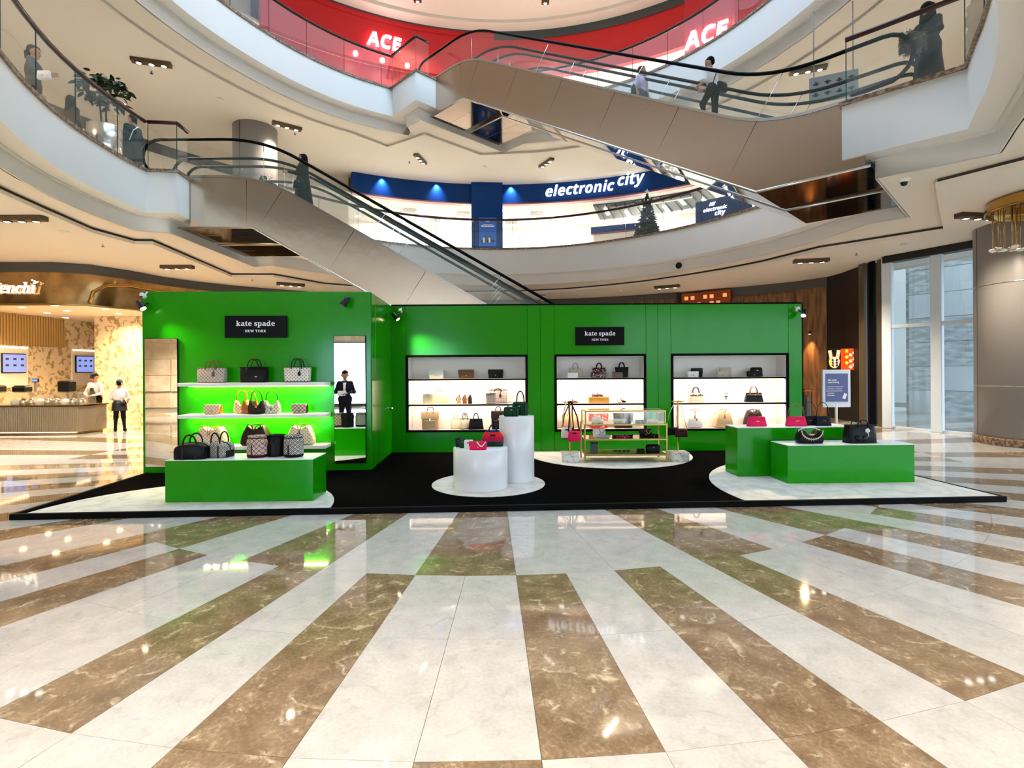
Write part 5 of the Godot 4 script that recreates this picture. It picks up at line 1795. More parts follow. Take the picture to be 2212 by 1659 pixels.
			for s in [-1.0, 1.0]:
				part("strap", tube(PackedVector3Array([Vector3(s * w * 0.30, h * 0.93, d * 0.30), Vector3(s * w * 0.24, h * 1.08, d * 0.2), Vector3(s * w * 0.08, h * 1.02, d * 0.3), Vector3(s * w * 0.02, h * 0.78, d * 0.47), Vector3(s * w * 0.03, h * 0.55, d * 0.5)]), 0.008, 6), tm, o)
			if hh > 0.0:
				part("handle", tube(arch(w * 0.36, hh + h * 0.12, h * 0.86, 0.0), 0.009, 7), tm, o)
			if opt.has("tag"):
				part("tag", box(0.03, 0.05, 0.01, 0.003), tm, o, Vector3(w * 0.1, h * 0.5, d * 0.5))
		"dome":
			if d < 0: d = w * 0.5
			var ol := PackedVector2Array([Vector2(-w * 0.47, 0.0), Vector2(w * 0.47, 0.0)])
			for q in 13:
				var a := PI * q / 12.0
				ol.append(Vector2(cos(a) * w * 0.5, h * 0.42 + pow(sin(a), 0.55) * h * 0.58))
			part("body", pillow(ol, d, Vector2(0, h * 0.45), 0.12), mm, o)
			var zp := PackedVector3Array()
			for q in 13:
				var a := PI * q / 12.0
				zp.append(Vector3(cos(a) * w * 0.503, h * 0.42 + pow(sin(a), 0.55) * h * 0.585, 0.0))
			part("zip", tube(zp, 0.007, 6), tm, o)
			for s in [-1.0, 1.0]:
				part("end_panel", box(0.014, h * 0.45, d * 0.7, 0.006), tm, o, Vector3(s * w * 0.49, h * 0.25, 0))
				part("handle", tube(arch(w * 0.42, hh + h * 0.2, h * 0.78, s * d * 0.36, 12, s * 0.01), 0.010, 7), tm, o)
				part("handle_band", box(0.022, h * 0.8, 0.008, 0.003), tm, o, Vector3(s * w * 0.20, h * 0.40, d * 0.5))
		"satchel":
			if d < 0: d = w * 0.42
			var st := begin()
			add_loft(st, [[0.0, w * 0.49, d * 0.48, 0, 0], [0.01, w * 0.5, d * 0.5, 0, 0], [h * 0.95, w * 0.43, d * 0.2, 0, 0], [h, w * 0.42, d * 0.16, 0, 0]], 7.0)
			part("body", done(st), mm, o)
			part("belt", box(w * 0.84, h * 0.09, 0.01, 0.003), tm, o, Vector3(0, h * 0.78, d * 0.295), Vector3(-0.3, 0, 0))
			part("turn_lock", lathe([Vector2(0, -0.005), Vector2(0.016, -0.002), Vector2(0.014, 0.005), Vector2(0, 0.007)], 14), M.brass, o, Vector3(w * 0.03, h * 0.77, d * 0.315), Vector3(PI / 2, 0, 0))
			for s in [-1.0, 1.0]:
				part("strap_end", box(0.018, h * 0.2, 0.01, 0.003), tm, o, Vector3(s * w * 0.23, h * 0.86, d * 0.25), Vector3(-0.3, 0, 0))
				part("handle", tube(arch(w * 0.42, hh + h * 0.08, h * 0.94, s * d * 0.13), 0.0085, 7), tm, o)
		"backpack":
			if d < 0: d = w * 0.42
			part("body", loft([[0.0, w * 0.44, d * 0.46, 0, 0], [h * 0.05, w * 0.46, d * 0.5, 0, 0], [h * 0.8, w * 0.48, d * 0.46, 0, 0], [h * 0.95, w * 0.5, d * 0.36, 0, 0], [h, w * 0.49, d * 0.3, 0, 0]], 5.0), mm, o)
			part("flap", box(w * 0.98, h * 0.42, 0.014, 0.005), mm, o, Vector3(0, h * 0.79, d * 0.47), Vector3(-0.12, 0, 0))
			part("front_pocket", box(w * 0.64, h * 0.38, 0.035, 0.012), mm, o, Vector3(0, h * 0.32, d * 0.5))
			part("clasp", box(0.022, 0.045, 0.012, 0.003), M.chrome, o, Vector3(0, h * 0.55, d * 0.53))
			part("handle", tube(arch(w * 0.36, hh + 0.02, h * 0.98, 0.02), 0.010, 7), tm, o)
			for s in [-1.0, 1.0]:
				part("handle_base", box(0.03, 0.018, 0.02, 0.004), tm, o, Vector3(s * w * 0.17, h * 0.92, d * 0.44))
		"camera":
			if d < 0: d = w * 0.4
			part("body", loft([[0.0, w * 0.45, d * 0.44, 0, 0], [h * 0.1, w * 0.5, d * 0.5, 0, 0], [h * 0.85, w * 0.47, d * 0.46, 0, 0], [h, w * 0.40, d * 0.34, 0, 0]], 4.0), mm, o)
			if opt.has("quilt"):
				for i in 7:
					var x := (i - 3) * w * 0.13
					part("quilt_rib", tube(PackedVector3Array([Vector3(x, h * 0.06, d * 0.46), Vector3(x, h * 0.2, d * 0.5), Vector3(x * 0.97, h * 0.8, d * 0.465), Vector3(x * 0.9, h * 0.95, d * 0.38)]), w * 0.05, 6), mm, o)
			part("zip", tube(PackedVector3Array([Vector3(-w * 0.5, h * 0.6, 0), Vector3(-w * 0.46, h * 0.93, 0), Vector3(-w * 0.36, h * 1.01, 0), Vector3(w * 0.36, h * 1.01, 0), Vector3(w * 0.46, h * 0.93, 0), Vector3(w * 0.5, h * 0.6, 0)]), 0.006, 6), tm, o)
			part("badge", box(w * 0.3, h * 0.14, 0.012, 0.003), M.black_leather, o, Vector3(0, h * 0.70, d * 0.52))
			part("badge_text", box(w * 0.16, h * 0.03, 0.004, 0.001), M.chrome, o, Vector3(0, h * 0.70, d * 0.52 + 0.007))
			if hh > 0.0:
				part("handle", tube(arch(w * 0.46, hh + 0.01, h * 0.97, 0.0), 0.010, 7), tm, o)
		"clutch":
			if d < 0: d = w * 0.32
			part("body", loft([[0.0, w * 0.49, d * 0.48, 0, 0], [h * 0.1, w * 0.5, d * 0.5, 0, 0], [h * 0.95, w * 0.41, d * 0.3, 0, 0], [h, w * 0.40, d * 0.22, 0, 0]], 6.0), mm, o)
			var st := begin()
			add_pillow(st, PackedVector2Array([Vector2(-w * 0.41, h), Vector2(-w * 0.455, h * 0.42), Vector2(w * 0.455, h * 0.42), Vector2(w * 0.41, h)]), 0.01, Vector2(0, h * 0.7), 0.03, 0.0)
			part("flap", done(st), mm, o, Vector3(0, 0, d * 0.42), Vector3(-0.14, 0, 0))
			part("badge", box(w * 0.18, 0.008, 0.004, 0.001), M.brass, o, Vector3(0, h * 0.55, d * 0.5))
			part("frame_edge", rod(Vector3(-w * 0.40, h, 0), Vector3(w * 0.40, h, 0), 0.007), tm, o)
			if hh > 0.0:
				part("strap", tube(arch(w * 0.78, hh, h, 0.0, 16), 0.005, 6), tm, o)
		"side":
			if d < 0: d = w * 1.6
			part("body", loft([[0.0, w * 0.42, d * 0.45, 0, 0], [h * 0.12, w * 0.46, d * 0.5, 0, 0], [h * 0.72, w * 0.30, d * 0.42, 0, 0], [h, w * 0.08, d * 0.3, 0, 0]], 3.5), mm, o)
			part("flap", loft([[h * 0.45, w * 0.10, d * 0.36, w * 0.34, 0], [h * 1.0, w * 0.12, d * 0.32, w * 0.05, 0]], 3.0, 16), tm, o)
			part("strap", tube(PackedVector3Array([Vector3(-w * 0.1, h * 0.95, d * 0.2), Vector3(-w * 0.42, h * 0.6, d * 0.3), Vector3(-w * 0.5, h * 0.35, d * 0.3)]), 0.008, 6), tm, o)
		"pouch":
			if d < 0: d = w * 0.16
			part("body", loft([[0.0, w * 0.48, d * 0.42, 0, 0], [h * 0.1, w * 0.5, d * 0.5, 0, 0], [h * 0.9, w * 0.49, d * 0.35, 0, 0], [h, w * 0.48, d * 0.2, 0, 0]], 6.0), mm, o)
			part("zip", rod(Vector3(-w * 0.48, h, 0), Vector3(w * 0.48, h, 0), 0.006), tm, o)
			part("badge", box(w * 0.14, 0.007, 0.003, 0.001), M.brass, o, Vector3(0, h * 0.35, d * 0.5))
	return o


func shelf_bag(kind: String, label: String, u: float, y: float, out: float, w: float, h: float, m: String, t: String, hh := 0.0, d := -1.0, group := "", opt := {}) -> Node3D:
	return bag(kind, label, on_wall(u, y, out), w, h, m, t, hh, d, WALL_YAW, group, opt)


func shoe(label: String, at: Vector3, yaw: float, m: String, l := 0.2, group := "") -> Node3D:
	var o := thing("shoe", label, "shoe", at, yaw, group)
	part("sole", loft([[0.0, l * 0.5, 0.03, 0, 0], [0.012, l * 0.5, 0.032, 0, 0]], 3.0, 20), M.tan_leather, o)
	var st := begin()
	add_loft(st, [[0.012, l * 0.48, 0.03, 0, 0], [0.035, l * 0.45, 0.027, -0.01, 0], [0.05, l * 0.30, 0.022, -l * 0.16, 0]], 2.6, 20)
	part("upper", done(st), M[m], o)
	part("heel", loft([[0.0, 0.012, 0.012, -l * 0.42, 0], [0.05, 0.02, 0.02, -l * 0.42, 0]], 3.0, 12), M[m], o)
	part("ankle_strap", tube(arch(0.05, 0.05, 0.04, 0.0, 8), 0.005, 6), M[m], o, Vector3(-l * 0.35, 0, 0), Vector3(0, PI / 2, 0))
	return o


func build_bags() -> void:
	# left-hand wall, top shelf
	var y1: float = 1.574 + 0.001
	shelf_bag("tote", "grey lattice-print tote with a hanging charm, first on the top wall shelf", 1.229, y1, 0.16, 0.450, 0.246, "lattice_grey", "brown_leather", 0.123, 0.19, "totes on the top wall shelf", {"tag": 1, "foot": 0.93})
	shelf_bag("tote", "plain black tote with two silver studs, middle of the top wall shelf", 1.913, y1, 0.16, 0.436, 0.253, "black_leather", "black_leather", 0.138, 0.19, "totes on the top wall shelf", {"studs": 1, "foot": 0.93})
	shelf_bag("tote", "black-and-white lattice tote with a black tag, right end of the top wall shelf", 2.619, y1, 0.16, 0.428, 0.249, "lattice_black", "black_leather", 0.146, 0.19, "totes on the top wall shelf", {"tag": 1, "foot": 0.9})
	# middle shelf
	var y2: float = 1.052 + 0.001
	shelf_bag("flap", "white and orange lattice flap bag with tan edges, left on the middle wall shelf", 1.238, y2, 0.16, 0.253, 0.157, "lattice_orange", "orange_leather", 0.0, 0.1)
	shelf_bag("hobo", "white and orange lattice hobo with a pale strap, leftmost of the four hobos", 1.681, y2, 0.10, 0.276, 0.230, "lattice_orange", "orange_leather", 0.154, 0.06, "hobos standing in a row on the middle wall shelf", {"buckle": 1})
	shelf_bag("hobo", "tan leather hobo, second of the four hobos", 1.843, y2, 0.17, 0.276, 0.230, "tan_leather", "tan_leather", 0.154, 0.06, "hobos standing in a row on the middle wall shelf")
	shelf_bag("hobo", "dark brown hobo with a black strap, third of the four hobos", 1.974, y2, 0.235, 0.276, 0.230, "umber_leather", "black_leather", 0.154, 0.06, "hobos standing in a row on the middle wall shelf", {"buckle": 1})
	shelf_bag("hobo", "cream hobo with small black diamonds and a dark green-black strap, rightmost of the four hobos", 2.195, y2, 0.17, 0.292, 0.223, "lattice_black", "black_leather", 0.154, 0.07, "hobos standing in a row on the middle wall shelf", {"buckle": 1})
	shelf_bag("flap", "pale diamond-print flap bag with black sides, right on the middle wall shelf", 2.652, y2, 0.16, 0.238, 0.157, "lattice_brown", "black_leather", 0.0, 0.11)
	# lowest shelf
	var y3: float = 0.535 + 0.001
	shelf_bag("slouch", "cream and orange drawstring bag behind the black duffels, left on the lowest wall shelf", 1.223, y3, 0.16, 0.507, 0.307, "lattice_orange", "orange_leather", 0.0, 0.24, "", {"gather": 0.55})
	shelf_bag("slouch", "slouchy dark brown drawstring bag, middle of the lowest wall shelf", 1.937, y3, 0.16, 0.461, 0.322, "umber_leather", "umber_leather", 0.03, 0.24, "", {"gather": 0.5})
	shelf_bag("slouch", "cream drawstring bag with small dark diamonds, right on the lowest wall shelf", 2.670, y3, 0.16, 0.438, 0.315, "lattice_cream", "umber_leather", 0.03, 0.24, "", {"gather": 0.66, "tag": 1})
	# front plinth
	var yp := DECK + 0.008 + 0.548
	var zp := -7.0
	bag("dome", "plain black duffel bag with two tall handles, left end of the front plinth", Vector3(-4.214, yp, -6.96), 0.390, 0.207, "black_leather", "black_leather", 0.116, 0.26, 0.15)
	bag("dome", "navy and white lattice duffel with maroon handles, beside the black one on the front plinth", Vector3(-3.926, yp, -7.08), 0.324, 0.199, "lattice_navy", "black_leather", 0.131, 0.22, -0.2)
	bag("bucket", "brown lattice bucket bag with maroon trim, middle of the front plinth", Vector3(-3.403, yp, -7.06), 0.284, 0.284, "lattice_brown", "maroon_leather", 0.0, 0.24, 0.0, "", {"gather": 0.8})
	bag("bucket", "plain black bucket bag between two lattice ones on the front plinth", Vector3(-3.194, yp, -7.12), 0.249, 0.286, "black_leather", "black_leather", 0.0, 0.22, 0.0, "", {"gather": 0.85})
	bag("bucket", "black and white lattice bucket bag with black trim, right end of the front plinth", Vector3(-2.927, yp, -7.06), 0.254, 0.284, "lattice_navy", "black_leather", 0.0, 0.22, 0.0, "", {"gather": 0.82})
	# low drum
	var yl := DECK + 0.008 + 0.573
	bag("flap", "bright pink flap wallet bag with a pearl chain, front of the low white drum", Vector3(-0.482, yl, -7.38), 0.234, 0.123, "pink_leather", "pink_leather", 0.0, 0.05, 0.0, "", {"chain": "white_leather"})
	bag("camera", "white small boxy bag just behind the pink one on the low drum", Vector3(-0.620, yl, -7.48), 0.132, 0.125, "white_leather", "grey_leather", 0.0, 0.06, 0.0)
	bag("camera", "green small boxy bag in the row on the low drum", Vector3(-0.715, yl, -7.58), 0.092, 0.125, "green_leather", "green_leather", 0.0, 0.06, 0.0)
	bag("camera", "black small boxy bag at the left end of the row on the low drum", Vector3(-0.788, yl, -7.68), 0.080, 0.127, "black_leather", "black_leather", 0.0, 0.06, 0.0)
	var sb := thing("satchel_bag", "small travel bag in bands of blue, red, magenta and green, right on the low drum", "handbag", Vector3(-0.288, yl, -7.78))
	var sw := 0.317
	var sh := 0.230
	part("green_band", loft([[0.0, sw * 0.48, 0.085, 0, 0], [sh * 0.3, sw * 0.5, 0.09, 0, 0]], 5.0), M.green_leather, sb)
	part("magenta_band", loft([[sh * 0.3, sw * 0.5, 0.09, 0, 0], [sh * 0.58, sw * 0.5, 0.08, 0, 0]], 5.0), M.magenta_leather, sb)
	part("red_band", loft([[sh * 0.58, sw * 0.5, 0.08, 0, 0], [sh * 0.88, sw * 0.36, 0.055, 0, 0]], 5.0), M.red_leather, sb)
	part("blue_band", loft([[sh * 0.88, sw * 0.34, 0.055, 0, 0], [sh, sw * 0.27, 0.03, 0, 0]], 5.0), M.blue_leather, sb)
	part("badge", box(sw * 0.25, sh * 0.12, 0.01, 0.003), M.black_leather, sb, Vector3(0, sh * 0.70, 0.085))
	for s in [-1.0, 1.0]:
		part("handle", tube(arch(sw * 0.34, sh * 0.42, sh * 0.9, s * 0.04), 0.009, 7), M.black_leather, sb)
	# tall drum
	var yt := DECK + 0.008 + 0.986
	bag("camera", "dark green quilted small boxy bag, left on the tall white drum", Vector3(-0.016, yt, -7.99), 0.225, 0.140, "green_leather", "green_leather", 0.03, 0.08, 0.0, "", {"quilt": 1})
	bag("camera", "larger dark green quilted bag with a tall dark handle, right on the tall white drum", Vector3(0.127, yt, -8.2), 0.259, 0.201, "green_leather", "umber_leather", 0.165, 0.12, -0.3, "", {"quilt": 1})
	# taller right plinth
	var yr := DECK + 0.008 + 0.768
	bag("clutch", "bright pink trapezoid clutch standing alone, left end of the taller right plinth", Vector3(3.897, yr, -8.42), 0.310, 0.148, "pink_leather", "pink_leather", 0.0, 0.09, 0.02)
	bag("clutch", "bright pink clutch with a thin arched strap, beside the black and navy clutches", Vector3(4.527, yr, -8.42), 0.332, 0.148, "pink_leather", "tan_leather", 0.214, 0.09, 0.02)
	bag("clutch", "black clutch with an arched strap between the pink and the navy one", Vector3(4.800, yr, -8.53), 0.298, 0.149, "black_leather", "umber_leather", 0.224, 0.09, 0.05)
	bag("clutch", "navy clutch with a dark arched strap, right end of the taller right plinth", Vector3(4.971, yr, -8.45), 0.252, 0.148, "navy_leather", "navy_leather", 0.222, 0.09, 0.02)
	# low right plinth
	var yq := DECK + 0.008 + 0.563
	bag("hobo", "black hobo with a cream chain across its front, on the low right plinth", Vector3(4.454, yq, -7.92), 0.396, 0.208, "black_leather", "white_leather", 0.02, 0.15, 0.0, "", {"chain": 1})
	var bb := bag("tote", "large black tote with a bow and white flower charm, on the low right plinth", Vector3(5.235, yq, -7.96), 0.432, 0.265, "black_leather", "black_leather", 0.084, 0.2, 0.1, "", {"foot": 1.05})
	for s in [-1.0, 1.0]:
		part("bow_loop", loft([[-0.05, 0.01, 0.02, 0, 0], [0.0, 0.05, 0.03, 0, 0], [0.06, 0.03, 0.02, 0, 0], [0.075, 0.008, 0.01, 0, 0]], 2.5, 16), M.black_leather, bb, Vector3(s * 0.03 - 0.05, 0.07, 0.10), Vector3(0, 0, -s * 1.1))
	for k in 5:
		part("flower_petal", lathe([Vector2(0, -0.006), Vector2(0.022, 0), Vector2(0, 0.006)], 10), M.white_leather, bb, Vector3(0.06 + 0.022 * cos(k * 1.257), 0.18 + 0.022 * sin(k * 1.257), 0.085), Vector3(PI / 2, 0, 0))
	part("flower_ribbon", rod(Vector3(0.06, 0.17, 0.085), Vector3(0.07, 0.10, 0.095), 0.008), M.white_leather, bb)
	niche_bags()
	stand_bags()


func niche_bags() -> void:
	var r1 := 1.585
	var r2 := 1.054
	var r3 := 0.523
	var D := 11.1
	# left niche
	bag("flap", "white flap clutch on the top shelf of the left niche", Vector3(-1.590, r1, -D), 0.302, 0.185, "white_leather", "grey_leather", 0.0, 0.08)
	bag("flap", "brown flap clutch on the top shelf of the left niche", Vector3(-0.967, r1, -D), 0.302, 0.185, "brown_leather", "umber_leather", 0.0, 0.08)
	bag("flap", "black flap clutch on the top shelf of the left niche", Vector3(-0.344, r1, -D), 0.302, 0.185, "black_leather", "black_leather", 0.0, 0.08)
	bag("tote", "small upright cream print bag in front of the wide cream tote, left niche", Vector3(-1.762, r2, -11.04), 0.204, 0.208, "spot_cream", "cream_leather", 0.03, 0.06, 0.0, "", {"foot": 1.0})
	bag("tote", "wide cream print tote with pale handles, middle shelf of the left niche", Vector3(-1.536, r2, -11.19), 0.295, 0.275, "spot_cream", "cream_leather", 0.03, 0.12, 0.0, "", {"foot": 1.0})
	bag("side", "cream shoulder bag turned sideways with a black flap, first of three, left niche", Vector3(-1.123, r2, -D), 0.097, 0.185, "beige_leather", "black_leather", 0.0, 0.16)
	bag("side", "tan shoulder bag turned sideways, middle of three, left niche", Vector3(-0.996, r2, -D), 0.097, 0.185, "tan_leather", "umber_leather", 0.0, 0.16)
	bag("side", "dark olive-brown shoulder bag turned sideways, last of three, left niche", Vector3(-0.884, r2, -D), 0.097, 0.185, "umber_leather", "black_leather", 0.0, 0.16)
	bag("tote", "small grey plaid bag in front of the plaid tote, left niche", Vector3(-0.449, r2, -11.03), 0.204, 0.213, "plaid_grey", "black_leather", 0.0, 0.06, 0.0, "", {"foot": 0.96})
	bag("tote", "large grey plaid tote with a black tag, middle shelf of the left niche", Vector3(-0.298, r2, -11.19), 0.373, 0.285, "plaid_grey", "umber_leather", 0.03, 0.12, 0.0, "", {"foot": 1.0, "tag": 1})
	bag("backpack", "cream leather backpack with a dark top handle, lowest shelf of the left niche", Vector3(-1.717, r3, -D), 0.385, 0.380, "beige_leather", "umber_leather", 0.078, 0.18)
	bag("tote", "small cream tote with thin handles, leftmost of the trio in the left niche", Vector3(-1.196, r3, -11.17), 0.205, 0.215, "cream_leather", "beige_leather", 0.117, 0.13, 0.25, "", {"foot": 1.15})
	bag("tote", "cream and orange tote with dark handles, middle of the trio in the left niche", Vector3(-0.996, r3, -11.1), 0.195, 0.214, "cream_leather", "umber_leather", 0.127, 0.12, 0.45, "", {"foot": 1.1})
	bag("tote", "black tote with round handles, rightmost of the trio in the left niche", Vector3(-0.759, r3, -11.05), 0.262, 0.213, "black_leather", "black_leather", 0.126, 0.12, 0.1, "", {"foot": 1.22})
	bag("backpack", "dark brown and black backpack half hidden by the tall drum, left niche", Vector3(-0.295, r3, -D), 0.302, 0.380, "umber_leather", "black_leather", 0.078, 0.18)
	# middle niche
	bag("tote", "grey-beige tote with a thin handle, top shelf of the middle niche", Vector3(1.343, r1, -11.19), 0.285, 0.206, "stone_leather", "grey_leather", 0.108, 0.11)
	bag("pouch", "white pouch in front of the grey-beige tote, middle niche", Vector3(1.267, r1, -11.04), 0.223, 0.107, "white_leather", "grey_leather")
	bag("tote", "plum floral tote with a dark handle, top shelf of the middle niche", Vector3(1.844, r1, -11.19), 0.285, 0.206, "floral_plum", "maroon_leather", 0.108, 0.11)
	bag("pouch", "plum floral pouch in front of the floral tote, middle niche", Vector3(1.761, r1, -11.04), 0.233, 0.107, "floral_plum", "maroon_leather")
	bag("tote", "black tote with a tall handle, top shelf of the middle niche", Vector3(2.325, r1, -11.19), 0.285, 0.216, "black_leather", "black_leather", 0.108, 0.11)
	bag("pouch", "taupe pouch in front of the black tote, middle niche", Vector3(2.207, r1, -11.04), 0.223, 0.111, "taupe_leather", "umber_leather")
	shoe("pale pink court shoe, left of its pair in the middle niche", Vector3(1.231, r2, -11.05), 0.5, "white_leather", 0.14)
	shoe("pink and brown court shoe, right of its pair in the middle niche", Vector3(1.319, r2, -11.12), 0.1, "tan_leather", 0.14)
	single("display_box", box(0.419, 0.127, 0.2, 0.006), M.mustard_card, "mustard yellow display box with a floral sandal on it, middle niche", "box", Vector3(1.818, r2 + 0.063, -11.12))
	shoe("floral black-and-white sandal, left on the yellow box", Vector3(1.750, r2 + 0.127 + 0.001, -11.08), 0.3, "floral_plum", 0.15)
	shoe("floral black-and-white sandal, right on the yellow box", Vector3(1.857, r2 + 0.127 + 0.001, -11.14), 0.1, "floral_plum", 0.15)
	shoe("pale shoe, left of the pair beside the yellow box, right side of the middle niche", Vector3(2.252, r2, -11.05), 0.5, "white_leather", 0.12)
	shoe("black heeled shoe, right of the pair beside the yellow box", Vector3(2.339, r2, -11.12), 0.1, "black_leather", 0.14)
	bag("tote", "plain beige tote behind the bag stand, lowest shelf of the middle niche", Vector3(1.229, r3, -11.15), 0.372, 0.293, "beige_leather", "beige_leather", 0.05, 0.14)
	bag("tote", "red tote with white flowers, lowest shelf of the middle niche", Vector3(1.816, r3, -11.15), 0.430, 0.293, "floral_red", "red_leather", 0.0, 0.14)
	bag("tote", "large dark brown tote with a round flap, lowest shelf of the middle niche", Vector3(2.344, r3, -11.15), 0.421, 0.303, "umber_leather", "umber_leather", 0.0, 0.14)
	# right niche
	bag("wallet", "black wallet behind a white one, top shelf of the right niche", Vector3(3.907, r1, -11.18), 0.246, 0.187, "black_leather", "black_leather", 0.0, 0.05)
	bag("flap", "small white flap bag in front of the black wallet, right niche", Vector3(3.777, r1, -11.03), 0.223, 0.121, "white_leather", "white_leather", 0.0, 0.06)
	bag("wallet", "stone-grey wallet behind a smaller one, top shelf of the right niche", Vector3(4.516, r1, -11.18), 0.246, 0.196, "stone_leather", "stone_leather", 0.0, 0.05)
	bag("flap", "small stone-grey flap bag in front of the larger grey wallet, right niche", Vector3(4.393, r1, -11.03), 0.223, 0.121, "stone_leather", "grey_leather", 0.0, 0.06)
	bag("camera", "black boxy bag behind a black flap bag, top shelf of the right niche", Vector3(5.175, r1, -11.18), 0.255, 0.192, "black_leather", "black_leather", 0.0, 0.08, 0.0)
	bag("flap", "black flap bag with a bright clasp in front of the black boxy bag, right niche", Vector3(5.047, r1, -11.03), 0.271, 0.121, "black_leather", "black_leather", 0.0, 0.07)
	bag("satchel", "cream belted satchel with a black handle, middle shelf of the right niche", Vector3(3.863, r2, -D), 0.351, 0.195, "cream_leather", "umber_leather", 0.117, 0.15, 0.15)
	var wb := bag("tote", "small white bag with a palm tree print, middle shelf of the right niche", Vector3(4.486, r2, -D), 0.214, 0.195, "white_leather", "white_leather", 0.068, 0.07, 0.0, "", {"foot": 1.0})
	for k in 5:
		part("printed_leaf", box(0.04, 0.012, 0.003, 0.0), M.slate_grey, wb, Vector3(0.018 * cos(k * 0.8), 0.115 + 0.012 * sin(k * 0.8), 0.036), Vector3(0, 0, k * 0.8 - 0.2))
	part("printed_trunk", box(0.008, 0.06, 0.003, 0.0), M.slate_grey, wb, Vector3(0, 0.08, 0.037))
	bag("satchel", "black belted satchel with a pale handle and bright lock, middle shelf of the right niche", Vector3(5.080, r2, -D), 0.370, 0.195, "black_leather", "taupe_leather", 0.122, 0.15)
	bag("slouch", "white slouchy bag with tan straps, lowest shelf of the right niche", Vector3(3.814, r3, -11.12), 0.351, 0.351, "white_leather", "tan_leather", 0.03, 0.2, 0.0, "", {"gather": 0.6, "tag": 1})
	bag("slouch", "tan slouchy bag with an arched handle, lowest shelf of the right niche", Vector3(4.437, r3, -11.12), 0.389, 0.360, "beige_leather", "tan_leather", 0.03, 0.2, 0.0, "", {"gather": 0.55})
	bag("slouch", "dark brown slouchy bag behind the pink clutch, lowest shelf of the right niche", Vector3(5.080, r3, -11.12), 0.389, 0.360, "umber_leather", "umber_leather", 0.03, 0.2, 0.0, "", {"gather": 0.6})


